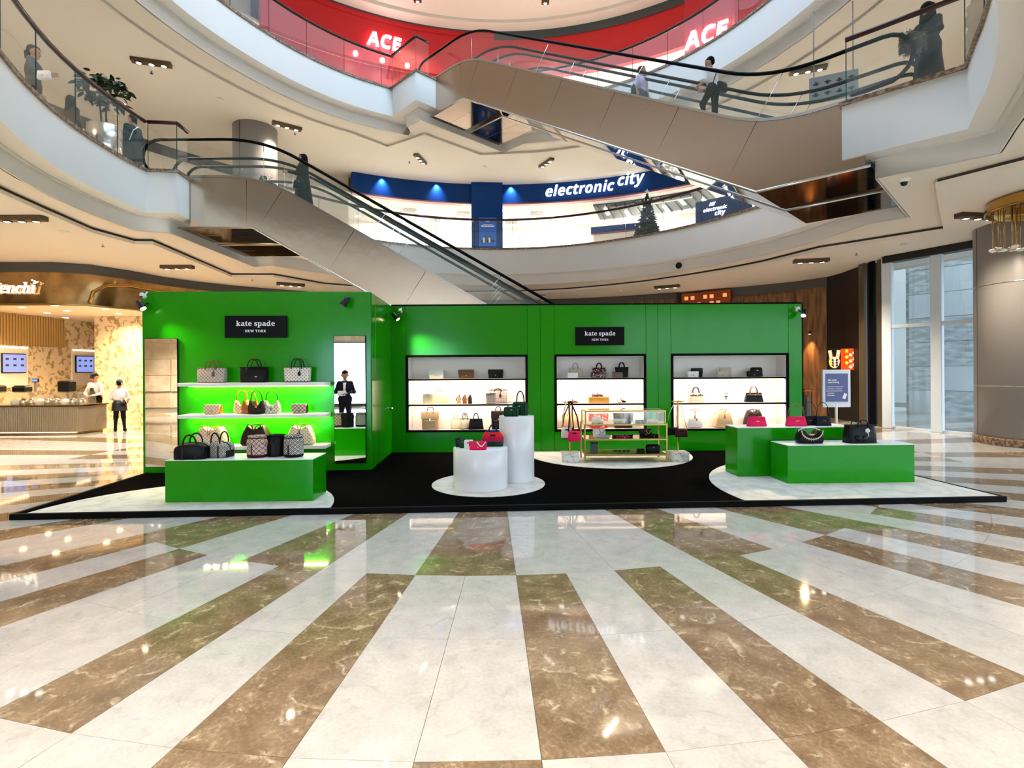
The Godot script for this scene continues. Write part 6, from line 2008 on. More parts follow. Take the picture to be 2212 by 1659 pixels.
func stand_bags() -> void:
	# the gold table: top case, middle and lowest shelf
	var t0 := DECK + 0.008
	var a := t0 + 0.697
	var b := t0 + 0.427
	var c := t0 + 0.147
	var z := -9.8
	bag("wallet", "white wallet standing in the glass case, left", Vector3(1.562, a, -9.82), 0.172, 0.103, "white_leather", "white_leather", 0.0, 0.06)
	bag("wallet", "pale open wallet lying in front of the white one in the glass case", Vector3(1.563, a, -9.7), 0.204, 0.043, "cream_leather", "black_leather", 0.0, 0.1, 0.3)
	bag("wallet", "white and black wallet in the middle of the glass case", Vector3(1.982, a, -9.75), 0.221, 0.077, "white_leather", "black_leather", 0.0, 0.12, -0.15)
	bag("wallet", "black wallet lying beside the white one in the glass case", Vector3(2.118, a, -9.72), 0.119, 0.043, "black_leather", "black_leather", 0.0, 0.08, 0.2)
	bag("wallet", "black wallet lying flat, right part of the glass case", Vector3(2.375, a, -9.78), 0.187, 0.051, "black_leather", "umber_leather", 0.0, 0.1, -0.1)
	bag("wallet", "cream wallet lying flat, right end of the glass case", Vector3(2.611, a, -9.85), 0.172, 0.060, "cream_leather", "white_leather", 0.0, 0.1, 0.1)
	bag("flap", "white flap bag with a scalloped flap, middle shelf of the gold table", Vector3(1.614, b, -9.84), 0.215, 0.163, "white_leather", "white_leather", 0.0, 0.09, 0.1, "", {"chain": "grey_leather"})
	bag("wallet", "grey wallet beside the white flap bag, middle shelf of the gold table", Vector3(1.708, b, -9.7), 0.145, 0.060, "grey_leather", "grey_leather", 0.0, 0.05)
	bag("wallet", "black wallet lying left in the middle heap of the gold table", Vector3(1.957, b, -9.84), 0.189, 0.043, "umber_leather", "black_leather", 0.0, 0.12, -0.2)
	bag("wallet", "pink and black wallet lying in the middle heap of the gold table", Vector3(2.044, b, -9.7), 0.170, 0.043, "magenta_leather", "black_leather", 0.0, 0.1, 0.15)
	bag("wallet", "black wallet lying right in the middle heap of the gold table", Vector3(2.147, b, -9.82), 0.155, 0.052, "black_leather", "black_leather", 0.0, 0.1, 0.3)
	bag("flap", "black flap bag with a gold chain, middle shelf of the gold table", Vector3(2.473, b, -9.82), 0.215, 0.155, "black_leather", "black_leather", 0.0, 0.09, 0.0, "", {"chain": "gold"})
	bag("wallet", "black wallet at the right end of the gold table's middle shelf", Vector3(2.615, b, -9.76), 0.163, 0.068, "black_leather", "navy_leather", 0.0, 0.05)
	var jb := thing("jewel_stand", "small clear stand with a black top on the lowest shelf of the gold table", "jewellery stand", Vector3(1.519, c, -9.82))
	part("card", box(0.138, 0.172, 0.02, 0.004), M.slate_grey, jb, Vector3(0, 0.086, 0))
	part("top", box(0.146, 0.034, 0.05, 0.004), M.plastic_black, jb, Vector3(0, 0.176, 0))
	part("foot", box(0.189, 0.012, 0.12, 0.004), M.glass, jb, Vector3(0, 0.006, 0.03))
	for q in [[1333, "left"], [1351, "right"]]:
		var sg := thing("sunglasses", "%s pair of dark sunglasses lying on the gold table's lowest shelf" % q[1], "sunglasses", Vector3(1.939 if q[0] == 1333 else 2.101, c, -9.75), 0.2)
		for s in [-1.0, 1.0]:
			part("rim", tube(PackedVector3Array([Vector3(s * 0.04 - 0.03, 0.02, 0), Vector3(s * 0.04 + 0.03, 0.02, 0), Vector3(s * 0.04 + 0.03, 0.05, 0), Vector3(s * 0.04 - 0.03, 0.05, 0)]), 0.005, 6, true), M.plastic_black, sg)
			part("lens", box(0.055, 0.028, 0.003, 0.0), M.umber_leather, sg, Vector3(s * 0.04, 0.035, 0))
			part("temple", rod(Vector3(s * 0.07, 0.045, 0), Vector3(s * 0.07, 0.02, -0.12), 0.004), M.plastic_black, sg)
	bag("pouch", "small soft black pouch on the lowest shelf of the gold table", Vector3(2.367, c, -9.75), 0.145, 0.068, "black_leather", "black_leather", 0.0, 0.08)
	bag("camera", "black boxy bag at the right of the gold table's lowest shelf", Vector3(2.589, c, -9.74), 0.265, 0.150, "black_leather", "black_leather", 0.0, 0.1, 0.05)
	# bags hanging by their straps
	hanging("bright pink boxy bag hanging in front on the left brass stand", Vector3(1.115, 0, -9.55), 0.226, 0.193, 0.456, "pink_leather", "maroon_leather", 1.16, 0.014, Vector3(1.06, 0, -9.75))
	hanging("white boxy bag hanging behind the pink one on the left brass stand", Vector3(1.0, 0, -9.72), 0.204, 0.196, 0.50, "white_leather", "cream_leather", 1.16, 0.012, Vector3(1.02, 0, -9.75))
	hanging("black boxy bag hanging at the back of the left brass stand", Vector3(1.04, 0, -9.88), 0.243, 0.208, 0.46, "black_leather", "black_leather", 1.16, 0.012, Vector3(1.09, 0, -9.75))
	hanging("maroon box bag on thin chains, in front on the right brass stand", Vector3(3.06, 0, -9.55), 0.226, 0.134, 0.53, "maroon_leather", "brass", 1.16, 0.005, Vector3(3.08, 0, -9.75))
	hanging("black box bag on thin chains, behind on the right brass stand", Vector3(2.96, 0, -9.74), 0.221, 0.136, 0.54, "black_leather", "chrome", 1.16, 0.005, Vector3(3.02, 0, -9.75))


func hanging(label: String, at: Vector3, w: float, h: float, y: float, m: String, t: String, top: float, r: float, hook: Vector3) -> void:
	var o := thing("crossbody_bag", label, "handbag", Vector3(at.x, y, at.z))
	part("body", loft([[0.0, w * 0.48, 0.045, 0, 0], [h * 0.1, w * 0.5, 0.05, 0, 0], [h * 0.9, w * 0.45, 0.045, 0, 0], [h, w * 0.40, 0.03, 0, 0]], 4.5), M[m], o)
	part("zip", rod(Vector3(-w * 0.42, h, 0), Vector3(w * 0.42, h, 0), 0.006), M.black_leather, o)
	part("badge", box(w * 0.3, h * 0.13, 0.008, 0.002), M.black_leather, o, Vector3(0, h * 0.8, 0.05))
	var k := Vector3(hook.x - at.x, top - y, hook.z - at.z)
	for s in [-1.0, 1.0]:
		part("strap", tube(PackedVector3Array([Vector3(s * w * 0.44, h * 0.92, 0), Vector3(s * w * 0.30, lerpf(h, k.y, 0.5), k.z * 0.5), k + Vector3(s * 0.02, 0, 0.012), k + Vector3(s * 0.01, 0.012, 0)]), r, 6), M[t], o)


# ---------------------------------------------------------------- people: one skin round a skeleton of tapered bones
func add_nets(st: SurfaceTool, bones: Array, cell: float, k: float) -> void:   # bone: [a, b, ra, rb, colour]
	var lo := Vector3.ONE * 1e6
	var hi := -lo
	for b in bones:
		for e in 2:
			var r: float = b[2 + e]
			lo = lo.min(b[e] - Vector3.ONE * r)
			hi = hi.max(b[e] + Vector3.ONE * r)
	lo -= Vector3.ONE * cell * 2.5
	hi += Vector3.ONE * cell * 2.5
	var nx := int((hi.x - lo.x) / cell) + 2
	var ny := int((hi.y - lo.y) / cell) + 2
	var nz := int((hi.z - lo.z) / cell) + 2
	var f := PackedFloat32Array()
	f.resize(nx * ny * nz)
	f.fill(1.0)
	var near := PackedFloat32Array()
	near.resize(nx * ny * nz)
	near.fill(1e3)
	var who := PackedInt32Array()
	who.resize(nx * ny * nz)
	for bi in bones.size():
		var b: Array = bones[bi]
		var a: Vector3 = b[0]
		var ba: Vector3 = b[1] - a
		var ll := maxf(ba.length_squared(), 1e-8)
		var ra: float = b[2]
		var rb: float = b[3]
		var m := maxf(ra, rb) + k + cell * 2.0
		var l3 := (a.min(b[1]) - Vector3.ONE * m - lo) / cell
		var h3 := (a.max(b[1]) + Vector3.ONE * m - lo) / cell
		for z in range(maxi(0, int(l3.z)), mini(nz - 1, int(h3.z) + 1) + 1):
			for y in range(maxi(0, int(l3.y)), mini(ny - 1, int(h3.y) + 1) + 1):
				var row := (z * ny + y) * nx
				for x in range(maxi(0, int(l3.x)), mini(nx - 1, int(h3.x) + 1) + 1):
					var p := Vector3(lo.x + x * cell, lo.y + y * cell, lo.z + z * cell) - a
					var t := clampf(p.dot(ba) / ll, 0.0, 1.0)
					var d := (p - ba * t).length() - (ra + (rb - ra) * t)
					var i := row + x
					if d < near[i]:
						near[i] = d
						who[i] = bi
					var o := f[i]
					var h := maxf(k - absf(o - d), 0.0) / k
					f[i] = minf(o, d) - h * h * k * 0.25
	var ids := PackedInt32Array()
	ids.resize(nx * ny * nz)
	ids.fill(-1)
	var pos := PackedVector3Array()
	var col := PackedColorArray()
	var off := [0, 1, nx, nx + 1, nx * ny, nx * ny + 1, nx * ny + nx, nx * ny + nx + 1]
	var edges := [[0, 1], [2, 3], [4, 5], [6, 7], [0, 2], [1, 3], [4, 6], [5, 7], [0, 4], [1, 5], [2, 6], [3, 7]]
	for z in nz - 1:
		for y in ny - 1:
			for x in nx - 1:
				var i := (z * ny + y) * nx + x
				var s0 := f[i] < 0.0
				if (f[i + 1] < 0.0) == s0 and (f[i + nx] < 0.0) == s0 and (f[i + nx + 1] < 0.0) == s0 and (f[i + off[4]] < 0.0) == s0 and (f[i + off[5]] < 0.0) == s0 and (f[i + off[6]] < 0.0) == s0 and (f[i + off[7]] < 0.0) == s0:
					continue
				var sum := Vector3.ZERO
				var n := 0
				for e in edges:
					var va := f[i + off[e[0]]]
					var vb := f[i + off[e[1]]]
					if (va < 0.0) != (vb < 0.0):
						var t := va / (va - vb)
						var pa := Vector3(e[0] & 1, (e[0] >> 1) & 1, e[0] >> 2)
						var pb := Vector3(e[1] & 1, (e[1] >> 1) & 1, e[1] >> 2)
						sum += pa.lerp(pb, t)
						n += 1
				ids[i] = pos.size()
				pos.append(lo + (Vector3(x, y, z) + sum / n) * cell)
				col.append(bones[who[i]][4])
	st.set_smooth_group(0)
	for z in range(1, nz - 1):
		for y in range(1, ny - 1):
			for x in range(1, nx - 1):
				var i := (z * ny + y) * nx + x
				var s0 := f[i] < 0.0
				for ax in 3:
					var j: int = i + [1, nx, nx * ny][ax]
					if (f[j] < 0.0) == s0:
						continue
					var u: int = [nx, nx * ny, 1][ax]
					var v: int = [nx * ny, 1, nx][ax]
					var q := [ids[i], ids[i - u], ids[i - u - v], ids[i - v]]
					if q.has(-1):
						continue
					var order := [0, 1, 2, 0, 2, 3] if not s0 else [2, 1, 0, 3, 2, 0]
					for o in order:
						st.set_color(col[q[o]])
						st.add_vertex(pos[q[o]])


func lin(r: float, g: float, b: float) -> Color:
	return Color(r, g, b).srgb_to_linear()


func hand_bones(wrist: Vector3, dir: Vector3, side: Vector3, curl: float, c: Color) -> Array:   # palm, four fingers, thumb
	var d := dir.normalized()
	var s := (side - d * side.dot(d)).normalized()
	var n := d.cross(s).normalized()
	var out: Array = [[wrist, wrist + d * 0.03, 0.026, 0.028, c], [wrist + d * 0.035 - s * 0.022, wrist + d * 0.075 - s * 0.026, 0.016, 0.014, c], [wrist + d * 0.035 + s * 0.02, wrist + d * 0.075 + s * 0.024, 0.016, 0.014, c]]
	var lens := [0.06, 0.072, 0.068, 0.052]
	for i in 4:
		var base := wrist + d * 0.082 + s * (-0.031 + i * 0.0205)
		var l: float = lens[i]
		var d1 := (d + n * curl * 0.5 + s * (i - 1.5) * 0.06).normalized()
		var d2 := (d + n * curl * 1.5).normalized()
		out.append([base, base + d1 * l * 0.5, 0.0092, 0.0085, c])
		out.append([base + d1 * l * 0.5, base + d1 * l * 0.5 + d2 * l * 0.5, 0.0085, 0.0072, c])
	var tb := wrist + d * 0.03 - s * 0.03
	var t1 := (d * 0.6 - s * 0.7 + n * 0.4).normalized()
	out.append([tb, tb + t1 * 0.035, 0.012, 0.010, c])
	out.append([tb + t1 * 0.035, tb + t1 * 0.035 + (d + n * 0.4).normalized() * 0.028, 0.010, 0.008, c])
	return out


func figure(label: String, at: Vector3, yaw: float, s: float, pose: Dictionary, cols: Dictionary, hair := "short", group := "") -> Node3D:
	var o := thing("person", label, "person", at, yaw, group)
	var skin: Color = cols.get("skin", lin(0.78, 0.58, 0.46))
	var top: Color = cols["top"]
	var arm: Color = cols.get("sleeve", top)
	var fore: Color = cols.get("fore", skin)
	var low: Color = cols["low"]
	var shoe_c: Color = cols.get("shoe", lin(0.08, 0.07, 0.07))
	var lean: float = pose.get("lean", 0.0)
	var chest := Vector3(0, 1.22, lean * 0.8)
	var neck := Vector3(0, 1.39, lean)
	var head := Vector3(0, 1.535, lean * 1.15 + 0.015)
	var down: float = pose.get("down", 0.0)
	var turn: float = pose.get("turn", 0.0)
	var hb := Basis(Vector3.UP, turn) * Basis(Vector3.RIGHT, down)
	var lk: Vector3 = pose.get("lk", Vector3(0.10, 0.46, 0.015))
	var la: Vector3 = pose.get("la", Vector3(0.11, 0.075, -0.02))
	var rk: Vector3 = pose.get("rk", Vector3(-0.10, 0.46, 0.015))
	var ra: Vector3 = pose.get("ra", Vector3(-0.11, 0.075, -0.02))
	var ls := Vector3(0.165, 1.325, lean * 0.95)
	var rs := Vector3(-0.165, 1.325, lean * 0.95)
	var lel: Vector3 = pose.get("le", Vector3(0.235, 1.06, -0.02))
	var lh: Vector3 = pose.get("lh", Vector3(0.245, 0.83, 0.06))
	var rel: Vector3 = pose.get("re", Vector3(-0.235, 1.06, -0.02))
	var rh: Vector3 = pose.get("rh", Vector3(-0.245, 0.83, 0.06))
	var bones: Array = [
		[Vector3(-0.07, 0.90, 0), Vector3(0.07, 0.90, 0), 0.115, 0.115, low],
		[Vector3(0, 0.99, 0.0), chest, 0.118, 0.135, top],
		[Vector3(-0.05, 1.14, lean * 0.5), Vector3(0.05, 1.14, lean * 0.5), 0.115, 0.115, top],
		[Vector3(-0.12, 1.31, lean * 0.95), Vector3(0.12, 1.31, lean * 0.95), 0.072, 0.072, top],
		[chest + Vector3(-0.06, 0.0, 0.02), chest + Vector3(0.06, 0.0, 0.02), 0.105, 0.105, top],
		[neck - Vector3(0, 0.03, 0), head - Vector3(0, 0.05, 0.01), 0.05, 0.048, cols.get("neck", skin)],
		[ls, lel, 0.056, 0.044, arm], [lel, lh, 0.042, 0.028, fore],
		[rs, rel, 0.056, 0.044, arm], [rel, rh, 0.042, 0.028, fore],
		[Vector3(0.085, 0.88, 0), lk, 0.095, 0.062, low], [lk, la, 0.060, 0.042, cols.get("shin", low)],
		[Vector3(-0.085, 0.88, 0), rk, 0.095, 0.062, low], [rk, ra, 0.060, 0.042, cols.get("shin", low)],
		[la - Vector3(0, 0.03, 0.03), la + Vector3(0.01, -0.045, 0.13), 0.042, 0.034, shoe_c],
		[ra - Vector3(0, 0.03, 0.03), ra + Vector3(-0.01, -0.045, 0.13), 0.042, 0.034, shoe_c]]
	if cols.has("skirt"):
		var sk: Color = cols["skirt"]
		var hem: float = pose.get("hem", 0.5)
		for q in [[-0.06, 0.0], [0.06, 0.0], [0.0, 0.05], [0.0, -0.05]]:
			bones.append([Vector3(q[0], 0.98, q[1]), Vector3(q[0] * 2.2, hem, q[1] * 2.2), 0.11, 0.14, sk])
	for b in bones:
		b[0] *= s
		b[1] *= s
		b[2] *= s
		b[3] *= s
	var st := begin()
	add_nets(st, bones, 0.022, 0.05 * s)
	# head with a face
	var dark := lin(0.08, 0.05, 0.05)
	var lip := lin(0.60, 0.30, 0.27)
	var hd: Array = [
		[Vector3(0, 0.02, -0.012), Vector3(0, 0.04, 0.012), 0.092, 0.088, skin],
		[Vector3(0, -0.03, 0.025), Vector3(0, -0.075, 0.045), 0.066, 0.044, skin],
		[Vector3(0, 0.005, 0.088), Vector3(0, -0.022, 0.104), 0.009, 0.015, skin],
		[Vector3(-0.018, -0.055, 0.086), Vector3(0.018, -0.055, 0.086), 0.008, 0.008, lip],
		[Vector3(0.088, -0.012, 0.0), Vector3(0.092, 0.018, -0.006), 0.014, 0.018, skin],
		[Vector3(-0.088, -0.012, 0.0), Vector3(-0.092, 0.018, -0.006), 0.014, 0.018, skin],
		[Vector3(0.030, 0.008, 0.082), Vector3(0.038, 0.008, 0.078), 0.010, 0.010, dark],
		[Vector3(-0.030, 0.008, 0.082), Vector3(-0.038, 0.008, 0.078), 0.010, 0.010, dark],
		[Vector3(0.020, 0.030, 0.088), Vector3(0.048, 0.030, 0.076), 0.006, 0.005, dark],
		[Vector3(-0.020, 0.030, 0.088), Vector3(-0.048, 0.030, 0.076), 0.006, 0.005, dark]]
	for b in hd:
		for e in 2:
			b[e] = (head + hb * b[e]) * s
			b[2 + e] *= s
	add_nets(st, hd, 0.0085, 0.018)
	for q in [[lh, lel, Vector3(0, 0, -1)], [rh, rel, Vector3(0, 0, 1)]]:
		var dv: Vector3 = (q[0] - q[1]).normalized()
		var hbn := hand_bones(q[0] * s, dv, q[2] if absf(dv.dot(q[2])) < 0.8 else Vector3(0, 1, 0), 0.45, skin)
		add_nets(st, hbn, 0.0065, 0.008)
	part("body", done(st), M.figure, o)
	var hc: Color = cols.get("hair", lin(0.05, 0.04, 0.04))
	var hr: Array = []
	match hair:
		"short":
			hr = [[Vector3(0, 0.055, -0.03), Vector3(0, 0.068, 0.02), 0.090, 0.074, hc], [Vector3(0, 0.0, -0.045), Vector3(0, 0.05, -0.03), 0.070, 0.085, hc]]
		"long":
			hr = [[Vector3(0, 0.055, -0.03), Vector3(0, 0.068, 0.02), 0.094, 0.076, hc], [Vector3(0, 0.0, -0.05), Vector3(0, -0.22, -0.085), 0.086, 0.066, hc], [Vector3(0, -0.22, -0.085), Vector3(0, -0.34, -0.09), 0.066, 0.03, hc], [Vector3(0.07, 0.02, -0.01), Vector3(0.075, -0.13, -0.01), 0.032, 0.024, hc], [Vector3(-0.07, 0.02, -0.01), Vector3(-0.075, -0.13, -0.01), 0.032, 0.024, hc]]
		"tied":
			hr = [[Vector3(0, 0.055, -0.03), Vector3(0, 0.066, 0.02), 0.092, 0.075, hc], [Vector3(0, 0.0, -0.045), Vector3(0, 0.05, -0.03), 0.074, 0.085, hc], [Vector3(0, -0.03, -0.12), Vector3(0, -0.14, -0.12), 0.036, 0.018, hc]]
		"scarf":
			hr = [[Vector3(0, 0.045, -0.025), Vector3(0, 0.06, 0.012), 0.108, 0.094, hc], [Vector3(0, -0.04, -0.03), Vector3(0, -0.17, -0.02), 0.10, 0.115, hc], [Vector3(0.078, 0.0, 0.012), Vector3(0.05, -0.12, 0.05), 0.036, 0.05, hc], [Vector3(-0.078, 0.0, 0.012), Vector3(-0.05, -0.12, 0.05), 0.036, 0.05, hc], [Vector3(0, -0.19, 0.02), Vector3(0, -0.34, -0.06), 0.12, 0.14, hc]]
		"cap":
			hr = [[Vector3(0, 0.07, -0.015), Vector3(0, 0.075, 0.015), 0.092, 0.084, cols.get("cap", hc)], [Vector3(-0.03, 0.052, 0.10), Vector3(0.03, 0.052, 0.10), 0.028, 0.028, cols.get("cap", hc)], [Vector3(0, -0.01, -0.055), Vector3(0, 0.03, -0.04), 0.062, 0.07, hc]]
	for b in hr:
		for e in 2:
			b[e] = (head + hb * b[e]) * s
			b[2 + e] *= s
	if hr.size() > 0:
		st = begin()
		add_nets(st, hr, 0.011, 0.03)
		part("cap" if hair == "cap" else ("head_scarf" if hair == "scarf" else "hair"), done(st), M.figure, o)
	return o


func build_people() -> void:
	var black := lin(0.07, 0.07, 0.08)
	var white := lin(0.92, 0.91, 0.92)
	# sweet shop
	var man := figure("person in a white shirt, dark apron and cap seen from behind at the sweet-shop counter", Vector3(-11.72, 0, -15.75), PI + 0.45, 0.92, {"down": 0.25, "le": Vector3(0.25, 1.08, 0.06), "lh": Vector3(0.17, 0.98, 0.27), "re": Vector3(-0.25, 1.08, 0.06), "rh": Vector3(-0.17, 0.98, 0.27), "ra": Vector3(-0.15, 0.075, -0.08)}, {"top": white, "sleeve": white, "low": black, "cap": lin(0.30, 0.36, 0.42)}, "cap")
	part("apron", loft([[0.62, 0.20, 0.155, 0, 0], [0.80, 0.175, 0.145, 0, 0], [0.93, 0.14, 0.132, 0, 0]], 2.4, 24), M.plastic_black, man)
	var bar := figure("person in a cap, white shirt and dark apron standing behind the ice-cream counter", Vector3(-13.189, 0, -16.7), 0.0, 1.04, {"down": 0.35, "le": Vector3(0.25, 1.06, 0.06), "lh": Vector3(0.08, 1.0, 0.24), "re": Vector3(-0.25, 1.06, 0.06), "rh": Vector3(-0.06, 1.02, 0.25)}, {"top": white, "low": black, "fore": white, "cap": lin(0.13, 0.17, 0.2)}, "cap")
	part("apron", loft([[0.60, 0.19, 0.17, 0, 0], [0.95, 0.15, 0.15, 0, 0.0], [1.12, 0.10, 0.165, 0, 0.012], [1.28, 0.08, 0.15, 0, 0.02]], 2.6, 24), M.plastic_black, bar)
	# lower escalator
	figure("person with long dark hair in a long black coat riding the lower escalator", Vector3(-5.411, 5.74, -13.75), -PI / 2, 1.0, {"le": Vector3(0.2, 1.1, 0.1), "lh": Vector3(0.2, 1.14, 0.32), "hem": 0.4}, {"top": black, "sleeve": black, "fore": black, "low": black, "skirt": lin(0.09, 0.075, 0.075)}, "long")
	var hbag := bag("satchel", "black handbag hanging beside the woman in black on the lower escalator", Vector3(-5.390, 6.42, -13.42), 0.28, 0.2, "black_leather", "black_leather", 0.10, 0.1)
	# upper escalators
	var mw := figure("person in white shirt and black trousers with a sling bag on the upper escalator", Vector3(4.55, 8.770 - 1.63, -11.85), deg_to_rad(-45.0) - PI / 2 - 0.1, 0.98, {"down": 0.35, "lean": 0.05, "le": Vector3(0.22, 1.07, 0.05), "lh": Vector3(0.12, 1.08, 0.28), "re": Vector3(-0.22, 1.07, 0.05), "rh": Vector3(-0.1, 1.06, 0.28), "lk": Vector3(0.10, 0.62, 0.20), "la": Vector3(0.11, 0.27, 0.16)}, {"top": white, "sleeve": white, "low": black}, "short")
	bag("camera", "black sling bag on the back of the man in the white shirt", mw.position + Vector3(0.18, 0.83, 0.03), 0.30, 0.2, "black_leather", "black_leather", 0.0, 0.12, deg_to_rad(-45.0) + 1.2)
	part("bag_strap", tube(PackedVector3Array([Vector3(0.17, 0.93, -0.10), Vector3(0.10, 1.20, -0.15), Vector3(-0.08, 1.385, -0.02), Vector3(-0.13, 1.27, 0.125), Vector3(-0.02, 1.0, 0.145)]), 0.014, 6, false, 0.5), M.black_leather, mw)
	figure("person with dark hair in a pale lilac shirt on the farther upper escalator", Vector3(3.634, 10.117 - 1.66, -14.6), deg_to_rad(35.0), 1.0, {"turn": 0.5}, {"top": lin(0.80, 0.74, 0.86), "sleeve": lin(0.80, 0.74, 0.86), "low": lin(0.3, 0.3, 0.36)}, "short")
	bag("side", "dark bag carried by the woman in lilac on the farther upper escalator", Vector3(3.332, 9.181, -14.3), 0.16, 0.28, "umber_leather", "umber_leather", 0.0, 0.2)
	# first balcony
	figure("person in dark clothes holding a white bag behind the left balustrade, at the far left", Vector3(-9.307, L2, -10.3), PI * 0.65, 0.98, {"down": 0.1, "re": Vector3(-0.25, 1.1, 0.05), "rh": Vector3(-0.15, 1.12, 0.28)}, {"top": lin(0.16, 0.17, 0.2), "sleeve": lin(0.2, 0.26, 0.3), "fore": lin(0.2, 0.26, 0.3), "low": lin(0.16, 0.15, 0.15)}, "tied")
	bag("pouch", "white bag held by the person at the far left of the balustrade", Vector3(-8.835, L2 + 0.82, -10.0), 0.24, 0.16, "white_leather", "white_leather", 0.0, 0.08)
	figure("person with dark hair in a brown coat behind the left balustrade, second from the left", Vector3(-10.141, L2, -12.2), PI * 0.9, 0.99, {}, {"top": lin(0.22, 0.17, 0.16), "sleeve": lin(0.22, 0.17, 0.16), "fore": lin(0.22, 0.17, 0.16), "low": lin(0.15, 0.13, 0.13)}, "long")
	var wg := figure("person in a dark green coat with a white strap, by the left balustrade's corner", Vector3(-9.305, L2, -13.0), -PI * 0.6, 0.96, {"down": 0.1, "hem": 0.55}, {"top": lin(0.10, 0.19, 0.19), "sleeve": lin(0.10, 0.19, 0.19), "fore": lin(0.10, 0.19, 0.19), "low": lin(0.08, 0.14, 0.15), "skirt": lin(0.09, 0.17, 0.17)}, "tied")
	part("strap", tube(PackedVector3Array([Vector3(0.16, 0.9, -0.10), Vector3(0.10, 1.16, -0.15), Vector3(-0.09, 1.33, -0.05), Vector3(-0.13, 1.22, 0.12)]), 0.02, 6, false, 0.4), M.white_leather, wg)
	figure("person in a black robe and head scarf behind the right balustrade, holding a furry bag", Vector3(7.369, L2, -9.3), deg_to_rad(-70.0), 1.0, {"down": 0.1, "hem": 0.12, "le": Vector3(0.24, 1.08, 0.08), "lh": Vector3(0.10, 1.02, 0.26), "re": Vector3(-0.24, 1.08, 0.08), "rh": Vector3(-0.10, 1.02, 0.26)}, {"top": lin(0.05, 0.055, 0.06), "sleeve": lin(0.05, 0.055, 0.06), "fore": lin(0.05, 0.055, 0.06), "low": lin(0.05, 0.055, 0.06), "skirt": lin(0.05, 0.055, 0.06), "hair": lin(0.05, 0.06, 0.07)}, "scarf")
	var fb := thing("fur_bag", "shaggy grey-brown fur bag held by the woman in the black head scarf", "handbag", Vector3(6.985, L2 + 0.72, -9.15))
	part("bag_body", loft([[0.0, 0.12, 0.07, 0, 0], [0.06, 0.16, 0.1, 0, 0], [0.28, 0.15, 0.09, 0, 0], [0.34, 0.10, 0.05, 0, 0]], 2.6, 24), M.fur, fb)
	var st := begin()
	for i in 420:
		var a := rng.randf() * TAU
		var y := rng.randf() * 0.33
		var p := Vector3(cos(a) * 0.155, y, sin(a) * 0.095)
		var d := (Vector3(cos(a), 0.2, sin(a)) + Vector3(rng.randf() - 0.5, rng.randf() - 0.6, rng.randf() - 0.5) * 0.9).normalized()
		add_tube(st, PackedVector3Array([p, p + d * 0.04, p + d * 0.07 - Vector3(0, 0.02, 0)]), 0.006, 3)
	part("fur", done(st), M.fur, fb).set_meta("kind", "stuff")
	# the salesman whom the right-hand mirror shows
	var sm := figure("person in a dark suit reading a tablet, seen only in the booth's right-hand mirror", Vector3(-4.3, 0, -2.3), PI * 0.97, 1.06, {"down": 0.25, "le": Vector3(0.25, 1.08, 0.05), "lh": Vector3(0.06, 1.04, 0.25), "re": Vector3(-0.25, 1.08, 0.05), "rh": Vector3(-0.08, 1.06, 0.27)}, {"top": lin(0.10, 0.11, 0.14), "sleeve": lin(0.10, 0.11, 0.14), "fore": lin(0.10, 0.11, 0.14), "low": lin(0.10, 0.11, 0.14)}, "short")
	part("shirt_front", loft([[1.05, 0.02, 0.012, 0, 0.150], [1.25, 0.035, 0.014, 0, 0.165], [1.42, 0.045, 0.02, 0, 0.10]], 2.5, 12), M.letter_white, sm)
	single("tablet", box(0.24, 0.17, 0.012, 0.004), M.letter_white, "white tablet held by the suited man in the mirror", "tablet", Vector3(-4.33, 1.12, -2.62), Vector3(0.6, 0.1, 0))


# ---------------------------------------------------------------- small things
func leafy(o: Node3D, c: Vector3, r: Vector3, n: int, size: float, m: Material) -> void:
	for i in n:
		var d := Vector3(rng.randfn(), rng.randfn() * 0.8 + 0.15, rng.randfn()).normalized()
		var p := c + d * r * rng.randf_range(0.55, 1.0)
		var lf := PackedVector2Array()
		for k in 9:
			var t := k / 8.0
			lf.append(Vector2(t * size, sin(PI * pow(t, 0.8)) * size * 0.24))
		for k in range(7, 0, -1):
			var t := k / 8.0
			lf.append(Vector2(t * size, -sin(PI * pow(t, 0.8)) * size * 0.24))
		if not cache.has("leaf%.3f" % size):
			var st := begin()
			for k in 8:
				var a := lf[k]
				var b := lf[k + 1]
				quad(st, Vector3(a.x, 0.03 * sin(PI * a.x / size) - absf(a.y) * 0.3, a.y), Vector3(b.x, 0.03 * sin(PI * b.x / size) - absf(b.y) * 0.3, b.y), Vector3(b.x, 0.03 * sin(PI * b.x / size), 0), Vector3(a.x, 0.03 * sin(PI * a.x / size), 0))
				quad(st, Vector3(a.x, 0.03 * sin(PI * a.x / size), 0), Vector3(b.x, 0.03 * sin(PI * b.x / size), 0), Vector3(b.x, 0.03 * sin(PI * b.x / size) - absf(b.y) * 0.3, -b.y), Vector3(a.x, 0.03 * sin(PI * a.x / size) - absf(a.y) * 0.3, -a.y))
			cache["leaf%.3f" % size] = done(st)
		part("leaf", cache["leaf%.3f" % size], m, o, p, Vector3(rng.randf_range(-0.5, 0.5), rng.randf() * TAU, rng.randf_range(-1.0, -0.1)))


